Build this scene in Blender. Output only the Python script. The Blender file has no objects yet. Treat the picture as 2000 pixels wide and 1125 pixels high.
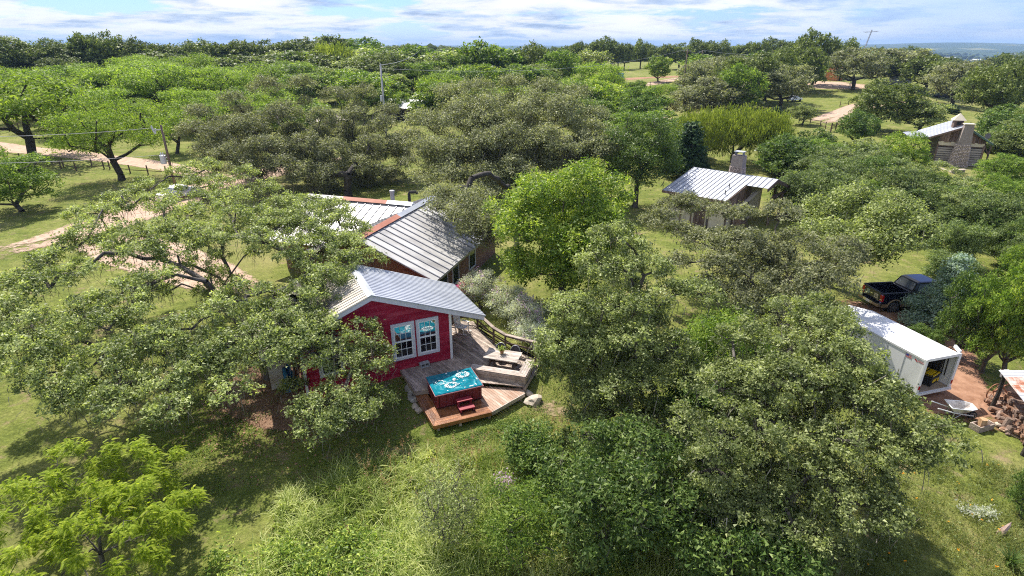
import bpy, bmesh, math, random
import numpy as np
from mathutils import Vector, Matrix
rad = math.radians
rng = np.random.default_rng(7)
random.seed(7)
SC = bpy.context.scene
COL = SC.collection

# ------------------------------------------------------------------ camera
CAM_H, PITCH, FOC = 16.0, rad(23.2), 1111.1
cam = bpy.data.cameras.new('camera'); cam_o = bpy.data.objects.new('camera', cam); COL.objects.link(cam_o)
cam_o.location = (0, 0, CAM_H); cam_o.rotation_euler = (rad(90) - PITCH, 0, 0)
cam.lens = 20; cam.sensor_width = 36; cam.clip_start = 0.3; cam.clip_end = 40000
SC.camera = cam_o
# ------------------------------------------------------------------ light
SUN_EL = rad(53); TO_SUN = (-0.45, 0.893)          # sun stands beyond the house, a little to the left
SUN_STRENGTH, SKY_STRENGTH, EXPOSURE = 4.0, 0.15, 1.10
sd = bpy.data.lights.new('sun', 'SUN'); sun = bpy.data.objects.new('sun', sd); COL.objects.link(sun)
sd.energy = SUN_STRENGTH; sd.angle = rad(0.6); sd.color = (1.0, 0.94, 0.83)
sun.rotation_euler = Vector((-TO_SUN[0] * math.cos(SUN_EL), -TO_SUN[1] * math.cos(SUN_EL), -math.sin(SUN_EL))).to_track_quat('-Z', 'Y').to_euler()
world = bpy.data.worlds.new('World'); SC.world = world; world.use_nodes = True
def build_world():
    nt = world.node_tree; N = nt.nodes; L = nt.links; N.clear()
    out = N.new('ShaderNodeOutputWorld'); bg = N.new('ShaderNodeBackground'); bg.inputs[1].default_value = SKY_STRENGTH
    sky = N.new('ShaderNodeTexSky'); sky.sky_type = 'NISHITA'; sky.sun_disc = False
    sky.sun_elevation = SUN_EL; sky.sun_rotation = math.atan2(TO_SUN[0], TO_SUN[1]); sky.air_density = 1.0; sky.dust_density = 0.3; sky.ozone_density = 2.0
    tc = N.new('ShaderNodeTexCoord'); sp = N.new('ShaderNodeSeparateXYZ'); L.new(tc.outputs['Generated'], sp.inputs[0])
    def math_(op, a, b=None):
        n = N.new('ShaderNodeMath'); n.operation = op
        for i, v in enumerate((a, b)):
            if v is None: continue
            if isinstance(v, (int, float)): n.inputs[i].default_value = v
            else: L.new(v, n.inputs[i])
        return n.outputs[0]
    zz = math_('ADD', math_('MAXIMUM', sp.outputs[2], 0.0), 0.12)
    cx = math_('DIVIDE', sp.outputs[0], zz); cy = math_('DIVIDE', sp.outputs[1], zz)
    cb = N.new('ShaderNodeCombineXYZ'); L.new(cx, cb.inputs[0]); L.new(cy, cb.inputs[1])
    def noise(scale, detail, off, rough=0.55, dist=0.0):
        m = N.new('ShaderNodeMapping'); m.inputs['Location'].default_value = off; L.new(cb.outputs[0], m.inputs[0])
        n = N.new('ShaderNodeTexNoise'); n.inputs['Scale'].default_value = scale; n.inputs['Detail'].default_value = detail
        n.inputs['Roughness'].default_value = rough; n.inputs['Distortion'].default_value = dist; L.new(m.outputs[0], n.inputs[0]); return n.outputs[0]
    def ramp(v, pts):
        r = N.new('ShaderNodeValToRGB'); L.new(v, r.inputs[0]); e = r.color_ramp.elements
        e[0].position, e[0].color = pts[0]; e[1].position, e[1].color = pts[-1]
        for p, c in pts[1:-1]:
            q = e.new(p); q.color = c
        return r.outputs[0]
    g = lambda v: (v, v, v, 1)
    cover = ramp(noise(0.85, 9, (3.1, 1.7, 0), 0.60, 0.25), [(0.40, g(0)), (0.47, g(0.85)), (0.56, g(1))])
    tone = ramp(noise(1.35, 8, (9.3, 4.4, 2), 0.60, 0.2), [(0.34, (1.35, 1.72, 2.40, 1)), (0.43, (2.2, 2.55, 3.1, 1)), (0.49, (3.1, 3.15, 3.25, 1)), (0.60, (3.5, 3.55, 3.6, 1))])
    # the clear part of the sky is a little bluer low down than the dusty model sky
    blue = N.new('ShaderNodeMix'); blue.data_type = 'RGBA'; blue.blend_type = 'MULTIPLY'; blue.inputs[0].default_value = 1
    L.new(sky.outputs[0], blue.inputs[6]); blue.inputs[7].default_value = (0.25, 0.33, 0.62, 1)
    mx = N.new('ShaderNodeMix'); mx.data_type = 'RGBA'
    # fewer clouds towards the east (right)
    az = math_('MULTIPLY', cx, 0.055)
    fewer = math_('SUBTRACT', 1.0, math_('MINIMUM', math_('MAXIMUM', math_('MULTIPLY', math_('SUBTRACT', math_('DIVIDE', sp.outputs[0], math_('ADD', math_('ABSOLUTE', sp.outputs[1]), 0.05)), 0.36), 2.6), 0.0), 0.72))
    L.new(math_('MULTIPLY', cover, fewer), mx.inputs[0]); L.new(blue.outputs[2], mx.inputs[6]); L.new(tone, mx.inputs[7])
    L.new(mx.outputs[2], bg.inputs[0]); L.new(bg.outputs[0], out.inputs[0])
build_world()
vs = SC.view_settings; vs.view_transform = 'Standard'; vs.look = 'None'; vs.exposure = EXPOSURE; vs.gamma = 1; vs.use_curve_mapping = False
SC.cycles.max_bounces = 6; SC.cycles.transparent_max_bounces = 8; SC.cycles.transmission_bounces = 3; SC.cycles.volume_bounces = 0
SC.cycles.use_denoising = False; SC.cycles.filter_width = 1.1; SC.cycles.sample_clamp_indirect = 4.0

# ------------------------------------------------------------------ view helpers: where a point of the photograph lies on the land
cP, sP = math.cos(PITCH), math.sin(PITCH)
def ray(x, y):
    a = (x - 1000) / FOC; b = (562.5 - y) / FOC
    return np.array([a, cP + b * sP, -sP + b * cP])
def at(x, y, z=0.0):
    d = ray(x, y); t = (z - CAM_H) / d[2]; return np.array([0, 0, CAM_H]) + d * t
def ss(a, b, v):
    t = np.clip((np.asarray(v, float) - a) / (b - a), 0, 1); return t * t * (3 - 2 * t)
def gh(x, y):
    x = np.asarray(x, float); y = np.asarray(y, float)
    r = np.hypot(x, y); az = np.arctan2(x, np.maximum(y, 1e-6)); az = np.where(y < 0, np.sign(x) * 1.6, az)
    z = 0.60 * ss(22.3, 28.0, y) * (1 - ss(5, 13, x))
    z = z + (5.2 + 1.6 * ss(0.05, -0.25, az)) * ss(95, 290, r) * (1 - ss(0.53, 0.68, az))
    z = z - 34 * ss(380, 1300, r) - 20 * ss(0.58, 0.75, az) * ss(170, 700, r)
    hill = 60 * ss(0.42, 0.60, az) + 34 * ss(-0.45, -0.62, az) + 22
    z = z + hill * ss(4200, 7600, r) * (0.86 + 0.14 * np.sin(az * 23 + 1.3) * np.sin(az * 9)) * 0.92
    z = z + 4.0 * ss(900, 2500, r) * np.sin(x * 0.0021 + 1) * np.sin(y * 0.0017)
    z = z + 0.05 * ss(12, 30, r) * (np.sin(x * 0.31 + 0.7) * np.sin(y * 0.27)) + 0.25 * ss(60, 120, r) * np.sin(x * 0.061 + 2) * np.sin(y * 0.05 + 1)
    return z
def G(x, y):
    d = ray(x, y); t = 5.0
    for _ in range(4000):
        p = d * t; z = CAM_H + p[2]; g = float(gh(p[0], p[1]))
        if z <= g: break
        t += max(0.02, (z - g) * 0.6)
    return np.array([p[0], p[1], g])
def z_at(P, py):
    k = (562.5 - py) / FOC; return CAM_H + P[1] * (k * cP - sP) / (cP + k * sP)
def depth(P): return P[1] * cP - (P[2] - CAM_H) * sP

# ------------------------------------------------------------------ materials
def new_mat(name):
    m = bpy.data.materials.new(name); m.use_nodes = True; nt = m.node_tree
    return m, nt, nt.nodes, nt.links, nt.nodes['Principled BSDF']
def M(name, c1, c2=None, scale=4.0, rough=0.7, bump=0.0, metal=0.0, var=0.0, stretch=(1, 1, 1), detail=5, coord='Object', spec=0.4, bscale=None, c3=None, lo=0.35, hi=0.65):
    m, nt, N, L, b = new_mat(name)
    b.inputs['Roughness'].default_value = rough; b.inputs['Metallic'].default_value = metal; b.inputs['Specular IOR Level'].default_value = spec
    tc = N.new('ShaderNodeTexCoord'); mp = N.new('ShaderNodeMapping'); mp.inputs['Scale'].default_value = stretch
    if coord == 'World':
        ge = N.new('ShaderNodeNewGeometry'); L.new(ge.outputs['Position'], mp.inputs[0])
    else: L.new(tc.outputs[coord], mp.inputs[0])
    oi = N.new('ShaderNodeObjectInfo')
    col = None
    if c2 is not None:
        no = N.new('ShaderNodeTexNoise'); no.inputs['Scale'].default_value = scale; no.inputs['Detail'].default_value = detail; no.inputs['Roughness'].default_value = 0.62
        no.noise_dimensions = '4D'; L.new(mp.outputs[0], no.inputs[0])
        mw = N.new('ShaderNodeMath'); mw.operation = 'MULTIPLY'; mw.inputs[1].default_value = 37.0; L.new(oi.outputs['Random'], mw.inputs[0]); L.new(mw.outputs[0], no.inputs['W'])
        r = N.new('ShaderNodeValToRGB'); L.new(no.outputs[0], r.inputs[0]); e = r.color_ramp.elements
        e[0].position = lo; e[1].position = hi; e[0].color = (*c1, 1); e[1].color = (*c2, 1)
        if c3: q = e.new((lo + hi) / 2); q.color = (*c3, 1)
        col = r.outputs[0]
    if var > 0:
        mr = N.new('ShaderNodeMapRange'); mr.inputs[3].default_value = 1 - var; mr.inputs[4].default_value = 1 + var; L.new(oi.outputs['Random'], mr.inputs[0])
        mu = N.new('ShaderNodeMix'); mu.data_type = 'RGBA'; mu.blend_type = 'MULTIPLY'; mu.inputs[0].default_value = 1
        if col is None: mu.inputs[6].default_value = (*c1, 1)
        else: L.new(col, mu.inputs[6])
        L.new(mr.outputs[0], mu.inputs[7]); col = mu.outputs[2]
    if col is None: b.inputs['Base Color'].default_value = (*c1, 1)
    else: L.new(col, b.inputs['Base Color'])
    if bump:
        nb = N.new('ShaderNodeTexNoise'); nb.inputs['Scale'].default_value = bscale or scale * 4; nb.inputs['Detail'].default_value = 6; L.new(mp.outputs[0], nb.inputs[0])
        bp = N.new('ShaderNodeBump'); bp.inputs['Strength'].default_value = bump; bp.inputs['Distance'].default_value = 0.05; L.new(nb.outputs[0], bp.inputs['Height']); L.new(bp.outputs[0], b.inputs['Normal'])
    return m
def leaf_mat(name, dark, mid, light, rough=0.45, trans=0.34, var=0.14, spec=0.16):
    m, nt, N, L, b = new_mat(name)
    at_ = N.new('ShaderNodeAttribute'); at_.attribute_name = 'tone'
    r = N.new('ShaderNodeValToRGB'); L.new(at_.outputs['Fac'], r.inputs[0]); e = r.color_ramp.elements
    e[0].color = (*dark, 1); e[0].position = 0.05; e[1].color = (*light, 1); e[1].position = 0.98; q = e.new(0.5); q.color = (*mid, 1)
    oi = N.new('ShaderNodeObjectInfo'); mr = N.new('ShaderNodeMapRange'); mr.inputs[3].default_value = 1 - var; mr.inputs[4].default_value = 1 + var; L.new(oi.outputs['Random'], mr.inputs[0])
    mu = N.new('ShaderNodeMix'); mu.data_type = 'RGBA'; mu.blend_type = 'MULTIPLY'; mu.inputs[0].default_value = 1
    L.new(r.outputs[0], mu.inputs[6]); L.new(mr.outputs[0], mu.inputs[7])
    L.new(mu.outputs[2], b.inputs['Base Color']); b.inputs['Roughness'].default_value = rough; b.inputs['Specular IOR Level'].default_value = spec
    tr = N.new('ShaderNodeBsdfTranslucent'); hs = N.new('ShaderNodeMix'); hs.data_type = 'RGBA'; hs.blend_type = 'MULTIPLY'; hs.inputs[0].default_value = 1
    L.new(mu.outputs[2], hs.inputs[6]); hs.inputs[7].default_value = (1.5, 1.6, 0.7, 1); L.new(hs.outputs[2], tr.inputs[0])
    ms = N.new('ShaderNodeMixShader'); ms.inputs[0].default_value = trans; L.new(b.outputs[0], ms.inputs[1]); L.new(tr.outputs[0], ms.inputs[2])
    L.new(ms.outputs[0], N['Material Output'].inputs[0]); return m

LEAF = dict(
    oak=leaf_mat('live_oak_leaf', (0.066, 0.092, 0.028), (0.208, 0.252, 0.088), (0.470, 0.515, 0.225), 0.5, 0.38, spec=0.3),
    oakgrey=leaf_mat('grey_oak_leaf', (0.095, 0.106, 0.056), (0.205, 0.220, 0.118), (0.380, 0.385, 0.230), 0.6, 0.3, spec=0.22),
    oakdark=leaf_mat('dark_oak_leaf', (0.054, 0.076, 0.022), (0.128, 0.168, 0.046), (0.250, 0.290, 0.094), 0.5, 0.25),
    mesq=leaf_mat('mesquite_leaf', (0.085, 0.145, 0.018), (0.190, 0.280, 0.040), (0.345, 0.430, 0.080), 0.55, 0.42),
    elm=leaf_mat('elm_leaf', (0.056, 0.104, 0.018), (0.130, 0.205, 0.036), (0.265, 0.345, 0.070), 0.5, 0.38),
    bright=leaf_mat('bright_leaf', (0.070, 0.125, 0.018), (0.175, 0.265, 0.040), (0.430, 0.490, 0.090), 0.5, 0.42, spec=0.3),
    sapling=leaf_mat('feathery_leaf', (0.110, 0.170, 0.014), (0.270, 0.350, 0.030), (0.530, 0.560, 0.080), 0.5, 0.45),
    deep=leaf_mat('deep_green_leaf', (0.036, 0.070, 0.016), (0.095, 0.158, 0.038), (0.240, 0.310, 0.095), 0.42, 0.32),
    juniper=leaf_mat('juniper_leaf', (0.018, 0.042, 0.020), (0.038, 0.076, 0.034), (0.072, 0.118, 0.050), 0.6, 0.15),
    willow=leaf_mat('willow_leaf', (0.110, 0.150, 0.024), (0.200, 0.245, 0.045), (0.300, 0.335, 0.075), 0.5, 0.40),
    blue=leaf_mat('blue_cedar_leaf', (0.120, 0.185, 0.145), (0.240, 0.320, 0.260), (0.380, 0.460, 0.390), 0.6, 0.30),
    silver=leaf_mat('silver_sage_leaf', (0.340, 0.370, 0.310), (0.520, 0.540, 0.480), (0.660, 0.670, 0.620), 0.7, 0.4),
    shrubgreen=leaf_mat('grey_green_leaf', (0.065, 0.098, 0.034), (0.145, 0.195, 0.070), (0.270, 0.320, 0.135), 0.5, 0.32),
    lilac=leaf_mat('lilac_petal', (0.400, 0.240, 0.500), (0.520, 0.340, 0.600), (0.640, 0.480, 0.700), 0.6, 0.35),
    pink=leaf_mat('pink_petal', (0.400, 0.030, 0.170), (0.580, 0.070, 0.280), (0.700, 0.160, 0.400), 0.6, 0.35),
    moss=leaf_mat('grey_moss', (0.110, 0.100, 0.088), (0.185, 0.170, 0.150), (0.290, 0.270, 0.245), 0.9, 0.15),
    grass=leaf_mat('lawn_blade', (0.085, 0.150, 0.018), (0.150, 0.225, 0.034), (0.240, 0.290, 0.075), 0.6, 0.40, 0.0),
    tall=leaf_mat('tall_grass_blade', (0.120, 0.175, 0.030), (0.290, 0.355, 0.085), (0.600, 0.620, 0.290), 0.4, 0.40, 0.0),
    weeds=leaf_mat('meadow_blade', (0.100, 0.130, 0.026), (0.185, 0.220, 0.056), (0.300, 0.315, 0.125), 0.6, 0.35, 0.0),
    seed=leaf_mat('seed_head', (0.240, 0.120, 0.070), (0.360, 0.210, 0.140), (0.480, 0.330, 0.230), 0.8, 0.3, 0.0),
    orange=leaf_mat('orange_petal', (0.700, 0.240, 0.010), (0.800, 0.360, 0.012), (0.850, 0.500, 0.030), 0.6, 0.3, 0.0),
    farwood=leaf_mat('far_wood_leaf', (0.028, 0.044, 0.016), (0.055, 0.078, 0.026), (0.085, 0.110, 0.038), 0.9, 0.0, spec=0.05),
    litter=leaf_mat('fallen_leaf', (0.180, 0.090, 0.055), (0.300, 0.170, 0.110), (0.420, 0.280, 0.190), 0.8, 0.1, 0.0),
)
BARK = M('oak_bark', (0.045, 0.038, 0.032), (0.150, 0.135, 0.118), 3.0, 0.9, 0.8, stretch=(1, 1, 0.4))
BARK_DARK = M('dark_bark', (0.022, 0.019, 0.016), (0.075, 0.064, 0.054), 3.0, 0.9, 0.6)

# ------------------------------------------------------------------ mesh helpers
class MB:
    def __init__(s): s.v = []; s.f = []
    def add(s, vs_, fs):
        o = len(s.v); s.v += [tuple(map(float, v)) for v in vs_]; s.f += [tuple(i + o for i in f) for f in fs]; return s
    def box(s, c, d, rz=0.0, rx=0.0, ry=0.0):
        R = Matrix.Rotation(rz, 3, 'Z') @ Matrix.Rotation(ry, 3, 'Y') @ Matrix.Rotation(rx, 3, 'X')
        vs_ = [Vector(c) + R @ Vector((sx * d[0] / 2, sy * d[1] / 2, sz * d[2] / 2)) for sx in (-1, 1) for sy in (-1, 1) for sz in (-1, 1)]
        return s.add(vs_, [(0, 1, 3, 2), (4, 6, 7, 5), (0, 4, 5, 1), (2, 3, 7, 6), (0, 2, 6, 4), (1, 5, 7, 3)])
    def bar(s, a, b, w, h=None, up=(0, 0, 1)):
        a = Vector(a); b = Vector(b); t = (b - a).normalized(); u = Vector(up)
        if abs(t.dot(u)) > 0.98: u = Vector((1, 0, 0))
        sd_ = t.cross(u).normalized(); u = sd_.cross(t); h = h or w
        vs_ = [p + sd_ * (i * w / 2) + u * (j * h / 2) for p in (a, b) for i, j in ((-1, -1), (1, -1), (1, 1), (-1, 1))]
        return s.add(vs_, [(0, 3, 2, 1), (4, 5, 6, 7), (0, 1, 5, 4), (1, 2, 6, 5), (2, 3, 7, 6), (3, 0, 4, 7)])
    def prism(s, poly, z0, z1):
        n = len(poly); zs0 = z0 if hasattr(z0, '__len__') else [z0] * n; zs1 = z1 if hasattr(z1, '__len__') else [z1] * n
        ar = sum(poly[i][0] * poly[(i + 1) % n][1] - poly[(i + 1) % n][0] * poly[i][1] for i in range(n))
        if ar < 0: poly = poly[::-1]; zs0 = zs0[::-1]; zs1 = zs1[::-1]
        vs_ = [(p[0], p[1], z) for p, z in zip(poly, zs0)] + [(p[0], p[1], z) for p, z in zip(poly, zs1)]
        return s.add(vs_, [tuple(range(n))[::-1], tuple(range(n, 2 * n))] + [(i, (i + 1) % n, n + (i + 1) % n, n + i) for i in range(n)])
    def slab(s, pts, n, t):
        n = Vector(n).normalized() * t; k = len(pts); P = [Vector(p) for p in pts]
        return s.add([p for p in P] + [p + n for p in P], [tuple(range(k))[::-1], tuple(range(k, 2 * k))] + [(i, (i + 1) % k, k + (i + 1) % k, k + i) for i in range(k)])
    def tube(s, pts, r, n=8, cap=True):
        P = [Vector(p) for p in pts]; rs = r if hasattr(r, '__len__') else [r] * len(P); o = len(s.v); ref = None
        for i, p in enumerate(P):
            t = (P[min(i + 1, len(P) - 1)] - P[max(i - 1, 0)]).normalized()
            if ref is None: ref = Vector((0, 0, 1)) if abs(t.z) < 0.9 else Vector((1, 0, 0))
            a = t.cross(ref).normalized(); b = a.cross(t).normalized(); ref = b
            for k in range(n):
                an = 2 * math.pi * k / n; s.v.append(tuple(p + (a * math.cos(an) + b * math.sin(an)) * rs[i]))
        for i in range(len(P) - 1):
            for k in range(n):
                s.f.append((o + i * n + k, o + i * n + (k + 1) % n, o + (i + 1) * n + (k + 1) % n, o + (i + 1) * n + k))
        if cap: s.f.append(tuple(o + k for k in range(n))[::-1]); s.f.append(tuple(o + (len(P) - 1) * n + k for k in range(n)))
        return s
    def lathe(s, prof, n=16, c=(0, 0, 0)):
        o = len(s.v)
        for r, z in prof:
            for k in range(n):
                a = 2 * math.pi * k / n; s.v.append((c[0] + r * math.cos(a), c[1] + r * math.sin(a), c[2] + z))
        for i in range(len(prof) - 1):
            for k in range(n): s.f.append((o + i * n + k, o + i * n + (k + 1) % n, o + (i + 1) * n + (k + 1) % n, o + (i + 1) * n + k))
        s.f.append(tuple(o + k for k in range(n))[::-1]); s.f.append(tuple(o + (len(prof) - 1) * n + k for k in range(n))); return s
    def rock(s, c, r, sd_=0, n=2, flat=0.7):
        bm = bmesh.new(); bmesh.ops.create_icosphere(bm, subdivisions=n, radius=1.0); q = np.random.default_rng(sd_)
        ph = q.uniform(0, 6, 6)
        for v in bm.verts:
            k = 1 + 0.16 * math.sin(v.co.x * 3.1 + ph[0]) * math.sin(v.co.y * 2.7 + ph[1]) + 0.13 * math.sin(v.co.z * 4 + ph[2] + v.co.x * 2) + q.uniform(-0.07, 0.07)
            v.co *= k
        rr = r if hasattr(r, '__len__') else (r, r * 0.85, r * flat); bm.verts.index_update()
        s.add([(c[0] + v.co.x * rr[0], c[1] + v.co.y * rr[1], c[2] + v.co.z * rr[2]) for v in bm.verts], [tuple(v.index for v in f.verts) for f in bm.faces]); bm.free(); return s
    def mesh(s, name, mat, smooth=False, bevel=0):
        me = bpy.data.meshes.new(name); me.from_pydata(s.v, [], s.f)
        bm = bmesh.new(); bm.from_mesh(me); bmesh.ops.recalc_face_normals(bm, faces=bm.faces)
        if bevel: bmesh.ops.bevel(bm, geom=list(bm.edges), offset=bevel, segments=2, affect='EDGES', profile=0.5, clamp_overlap=True)
        bm.to_mesh(me); bm.free()
        if mat: me.materials.append(mat)
        if smooth: me.polygons.foreach_set('use_smooth', [True] * len(me.polygons))
        return me
    def build(s, name, mat, parent=None, smooth=False, bevel=0, **kw):
        return put(name, s.mesh(name, mat, smooth, bevel), parent, **kw)
def put(name, me, parent=None, **kw):
    o = bpy.data.objects.new(name, me); COL.objects.link(o)
    if parent is not None: o.parent = parent
    for k, v in kw.items(): o[k] = v
    return o
def thing(name, label, cat, loc=(0, 0, 0), rz=0.0, group=None):
    o = bpy.data.objects.new(name, None); COL.objects.link(o); o.location = tuple(map(float, loc)); o.rotation_euler = (0, 0, rz); o.empty_display_size = 0.2
    o['label'] = label; o['category'] = cat
    if group: o['group'] = group
    return o
def tag(o, label, cat, group=None):
    o['label'] = label; o['category'] = cat
    if group: o['group'] = group
    return o
def struct(o): o['kind'] = 'structure'; return o
def copy_tree(o, loc, rz, label=None, parent=None):
    c = o.copy(); COL.objects.link(c)
    if parent is None:
        c.location = tuple(map(float, loc)); c.rotation_euler = (0, 0, rz)
        if label: c['label'] = label
    else: c.parent = parent
    for ch in list(o.children): copy_tree(ch, None, None, None, c)
    return c
def np_mesh(name, V, F, mat, tone=None):
    """V (n,3), F (m,k) of equal face size."""
    me = bpy.data.meshes.new(name); n, (m, k) = len(V), F.shape
    me.vertices.add(n); me.vertices.foreach_set('co', np.ascontiguousarray(V, dtype=np.float32).ravel())
    me.loops.add(m * k); me.loops.foreach_set('vertex_index', np.ascontiguousarray(F, dtype=np.int32).ravel())
    me.polygons.add(m); me.polygons.foreach_set('loop_start', np.arange(0, m * k, k, dtype=np.int32))
    me.update(calc_edges=True); me.validate()
    if tone is not None:
        a = me.attributes.new('tone', 'FLOAT', 'FACE'); a.data.foreach_set('value', np.ascontiguousarray(tone, dtype=np.float32))
    me.materials.append(mat); return me
def nrm(a): return a / np.maximum(np.linalg.norm(a, axis=-1, keepdims=True), 1e-9)

# ------------------------------------------------------------------ foliage
def leaf_quads(P, Nn, L, W, q, bend=0.0):
    """small pointed leaves at P with normals Nn"""
    n = len(P); a = nrm(np.cross(Nn, q.normal(size=(n, 3)))); b = np.cross(Nn, a)
    sz = 0.5 + 1.0 * q.random((n, 1)) ** 1.5 + 0.12; L = L * sz * q.uniform(0.85, 1.15, (n, 1)); W = W * sz * q.uniform(0.85, 1.15, (n, 1))
    sk = q.uniform(-0.25, 0.25, (n, 1)) * W; V = np.stack([P - a * L * 0.34 + b * W * 0.52, P + a * L * 0.58 + b * sk - Nn * bend * L, P - a * L * 0.30 - b * W * 0.52], 1).reshape(-1, 3)
    return V, np.arange(3 * n).reshape(n, 3)
def clump_leaves(C, Rr, n_spray, n_leaf, L, W, q, flat=0.75, spread=0.34, up=0.55, hollow=0.55, droop=0.0, tone_noise=0.2):
    """C (k,3) clump centres, Rr (k,) radii -> leaf centres, normals, tones"""
    k = len(C); ns = np.maximum(1, (n_spray * (Rr / Rr.mean()) ** 2).astype(int)); idx = np.repeat(np.arange(k), ns); S = len(idx)
    d = nrm(q.normal(size=(S, 3))); d[:, 2] = np.where(d[:, 2] < -0.25, -d[:, 2] * 0.8, d[:, 2])
    rr = (hollow + (1 - hollow) * q.random((S, 1)) ** 0.7) * Rr[idx][:, None]
    sc = C[idx] + d * rr * np.array([1, 1, flat]); st = q.random(S)
    j = np.repeat(np.arange(S), n_leaf); Nl = len(j)
    off = q.normal(size=(Nl, 3)) * spread * np.array([1, 1, 0.62])
    P = sc[j] + off; P[:, 2] -= droop * (off[:, 0] ** 2 + off[:, 1] ** 2)
    Nn = nrm(q.normal(size=(Nl, 3)) * 0.62 + d[j] * 0.45 + np.array([0, 0, up]))
    tone = np.clip(0.5 + 0.75 * (st[j] - 0.5) + q.normal(size=Nl) * tone_noise, 0, 1)
    return P, Nn, tone
def skeleton(base, fork, targets, q, r_trunk, wob=0.12, bow=0.18, min_r=0.018):
    """branches from a trunk to every target point; radii follow how much each branch carries"""
    base = np.array(base, float); fork = np.array(fork, float)
    nodes = [base, base * 0.6 + fork * 0.4 + np.append(q.normal(size=2) * wob, 0), fork]; par = [-1, 0, 1]
    order = np.argsort(np.linalg.norm((targets - fork) * np.array([1, 1, 0.8]), axis=1))
    for i in order:
        t = targets[i]; A = np.array(nodes[2:]); dt = np.linalg.norm(A - t, axis=1)
        df = np.linalg.norm(A - fork, axis=1); cost = dt + 0.35 * df + np.maximum(0, A[:, 2] - t[2]) * 0.4
        b = int(np.argmin(cost)) + 2; a = nodes[b]; dist = np.linalg.norm(t - a); m = max(2, int(dist / 0.9)); prev = b
        side = q.normal(size=3) * dist * 0.10
        for s_ in range(1, m + 1):
            u = s_ / m; p = a + (t - a) * u + side * math.sin(u * math.pi) + np.array([0, 0, bow * dist * math.sin(u * math.pi) * 0.6]) + (q.normal(size=3) * wob * (1 if s_ < m else 0))
            nodes.append(p); par.append(prev); prev = len(nodes) - 1
    n = len(nodes); load = np.zeros(n)
    ch = [[] for _ in range(n)]
    for i in range(1, n): ch[par[i]].append(i)
    for i in range(n - 1, -1, -1):
        load[i] += 1.0 if not ch[i] else 0.06
        if par[i] >= 0: load[par[i]] += load[i]
    r = np.maximum(min_r, r_trunk * (load / load[0]) ** 0.52); r[0] *= 1.35
    mb = MB(); nodesV = [Vector(map(float, x)) for x in nodes]
    for i in range(1, n):
        a, b = nodesV[par[i]], nodesV[i]
        ra = r[par[i]] if par[i] in (0, 1) else min(r[par[i]], r[i] * 1.25)
        sides = 8 if r[i] > 0.12 else (6 if r[i] > 0.05 else 4)
        mb.tube([a, b], [ra, r[i]], sides, cap=False)
    return mb, np.array(nodes), r
def twigs(C, Rr, k, q, length=0.7, r=0.012):
    V = []; F = []
    n = len(C) * k; idx = np.repeat(np.arange(len(C)), k); d = nrm(q.normal(size=(n, 3)) + np.array([0, 0, 0.25]))
    A = C[idx] + q.normal(size=(n, 3)) * 0.15; B = A + d * (Rr[idx][:, None] * q.uniform(0.5, 1.05, (n, 1)))
    s = nrm(np.cross(d, q.normal(size=(n, 3)))); s2 = np.cross(d, s)
    V = np.stack([A + s * r, A - s * r * 0.5 + s2 * r, A - s * r * 0.5 - s2 * r, B], 1).reshape(-1, 3); o = np.arange(n)[:, None] * 4
    F = np.concatenate([o + np.array([0, 1, 3]), o + np.array([1, 2, 3]), o + np.array([2, 0, 3])], 0)
    return V, F
def strands(C, Rr, k, q, length, w):
    """hanging grey moss and dead twigs, thin ribbons"""
    n = len(C) * k; idx = np.repeat(np.arange(len(C)), k)
    A = C[idx] + q.normal(size=(n, 3)) * Rr[idx][:, None] * np.array([0.55, 0.55, 0.25]) - np.array([0, 0, 1]) * Rr[idx][:, None] * 0.1
    l = length * q.uniform(0.4, 1.4, (n, 1)); s = nrm(np.append(q.normal(size=(n, 2)), np.zeros((n, 1)), 1)); dr = q.normal(size=(n, 3)) * l * 0.22
    B = A - np.array([0, 0, 1]) * l * 0.5 + dr; D = A - np.array([0, 0, 1]) * l + dr * 1.3
    V = np.stack([A - s * w, A + s * w, B + s * w * 0.8, B - s * w * 0.8, D], 1).reshape(-1, 3); o = np.arange(n)[:, None] * 5
    F = np.concatenate([o + np.array([0, 1, 2]), o + np.array([0, 2, 3]), o + np.array([3, 2, 4])], 0)
    return V, F, np.tile(q.random(n), 3)
def tree_object(name, label, cat, loc, leaf, C, Rr, base, fork, r_trunk, q, bark=None, n_spray=12, n_leaf=26, L=0.13, W=0.07, moss=0, tw=10, group=None, flat=0.75, spread=0.34, up=0.55, hollow=0.55, bow=0.18, droop=0.0, wob=0.12, moss_len=0.55):
    """all arrays local to loc"""
    t = thing(name, label, cat, loc, 0, group)
    sk, nodes, r = skeleton(base, fork, C, q, r_trunk, wob, bow); sk.build('trunk', bark or BARK, t, smooth=True)
    P, Nn, tone = clump_leaves(C, Rr, n_spray, n_leaf, L, W, q, flat, spread, up, hollow, droop)
    V, F = leaf_quads(P, Nn, L, W, q, 0.15); put('crown', np_mesh('crown', V, F, LEAF[leaf], tone), t, kind='stuff')
    if tw:
        V, F = twigs(C, Rr, tw, q); put('twigs', np_mesh('twigs', V, F, bark or BARK), t, kind='stuff')
    if moss:
        V, F, tn = strands(C, Rr, moss, q, moss_len, 0.013); put('moss', np_mesh('moss', V, F, LEAF['moss'], tn), t, kind='stuff')
    return t
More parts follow.
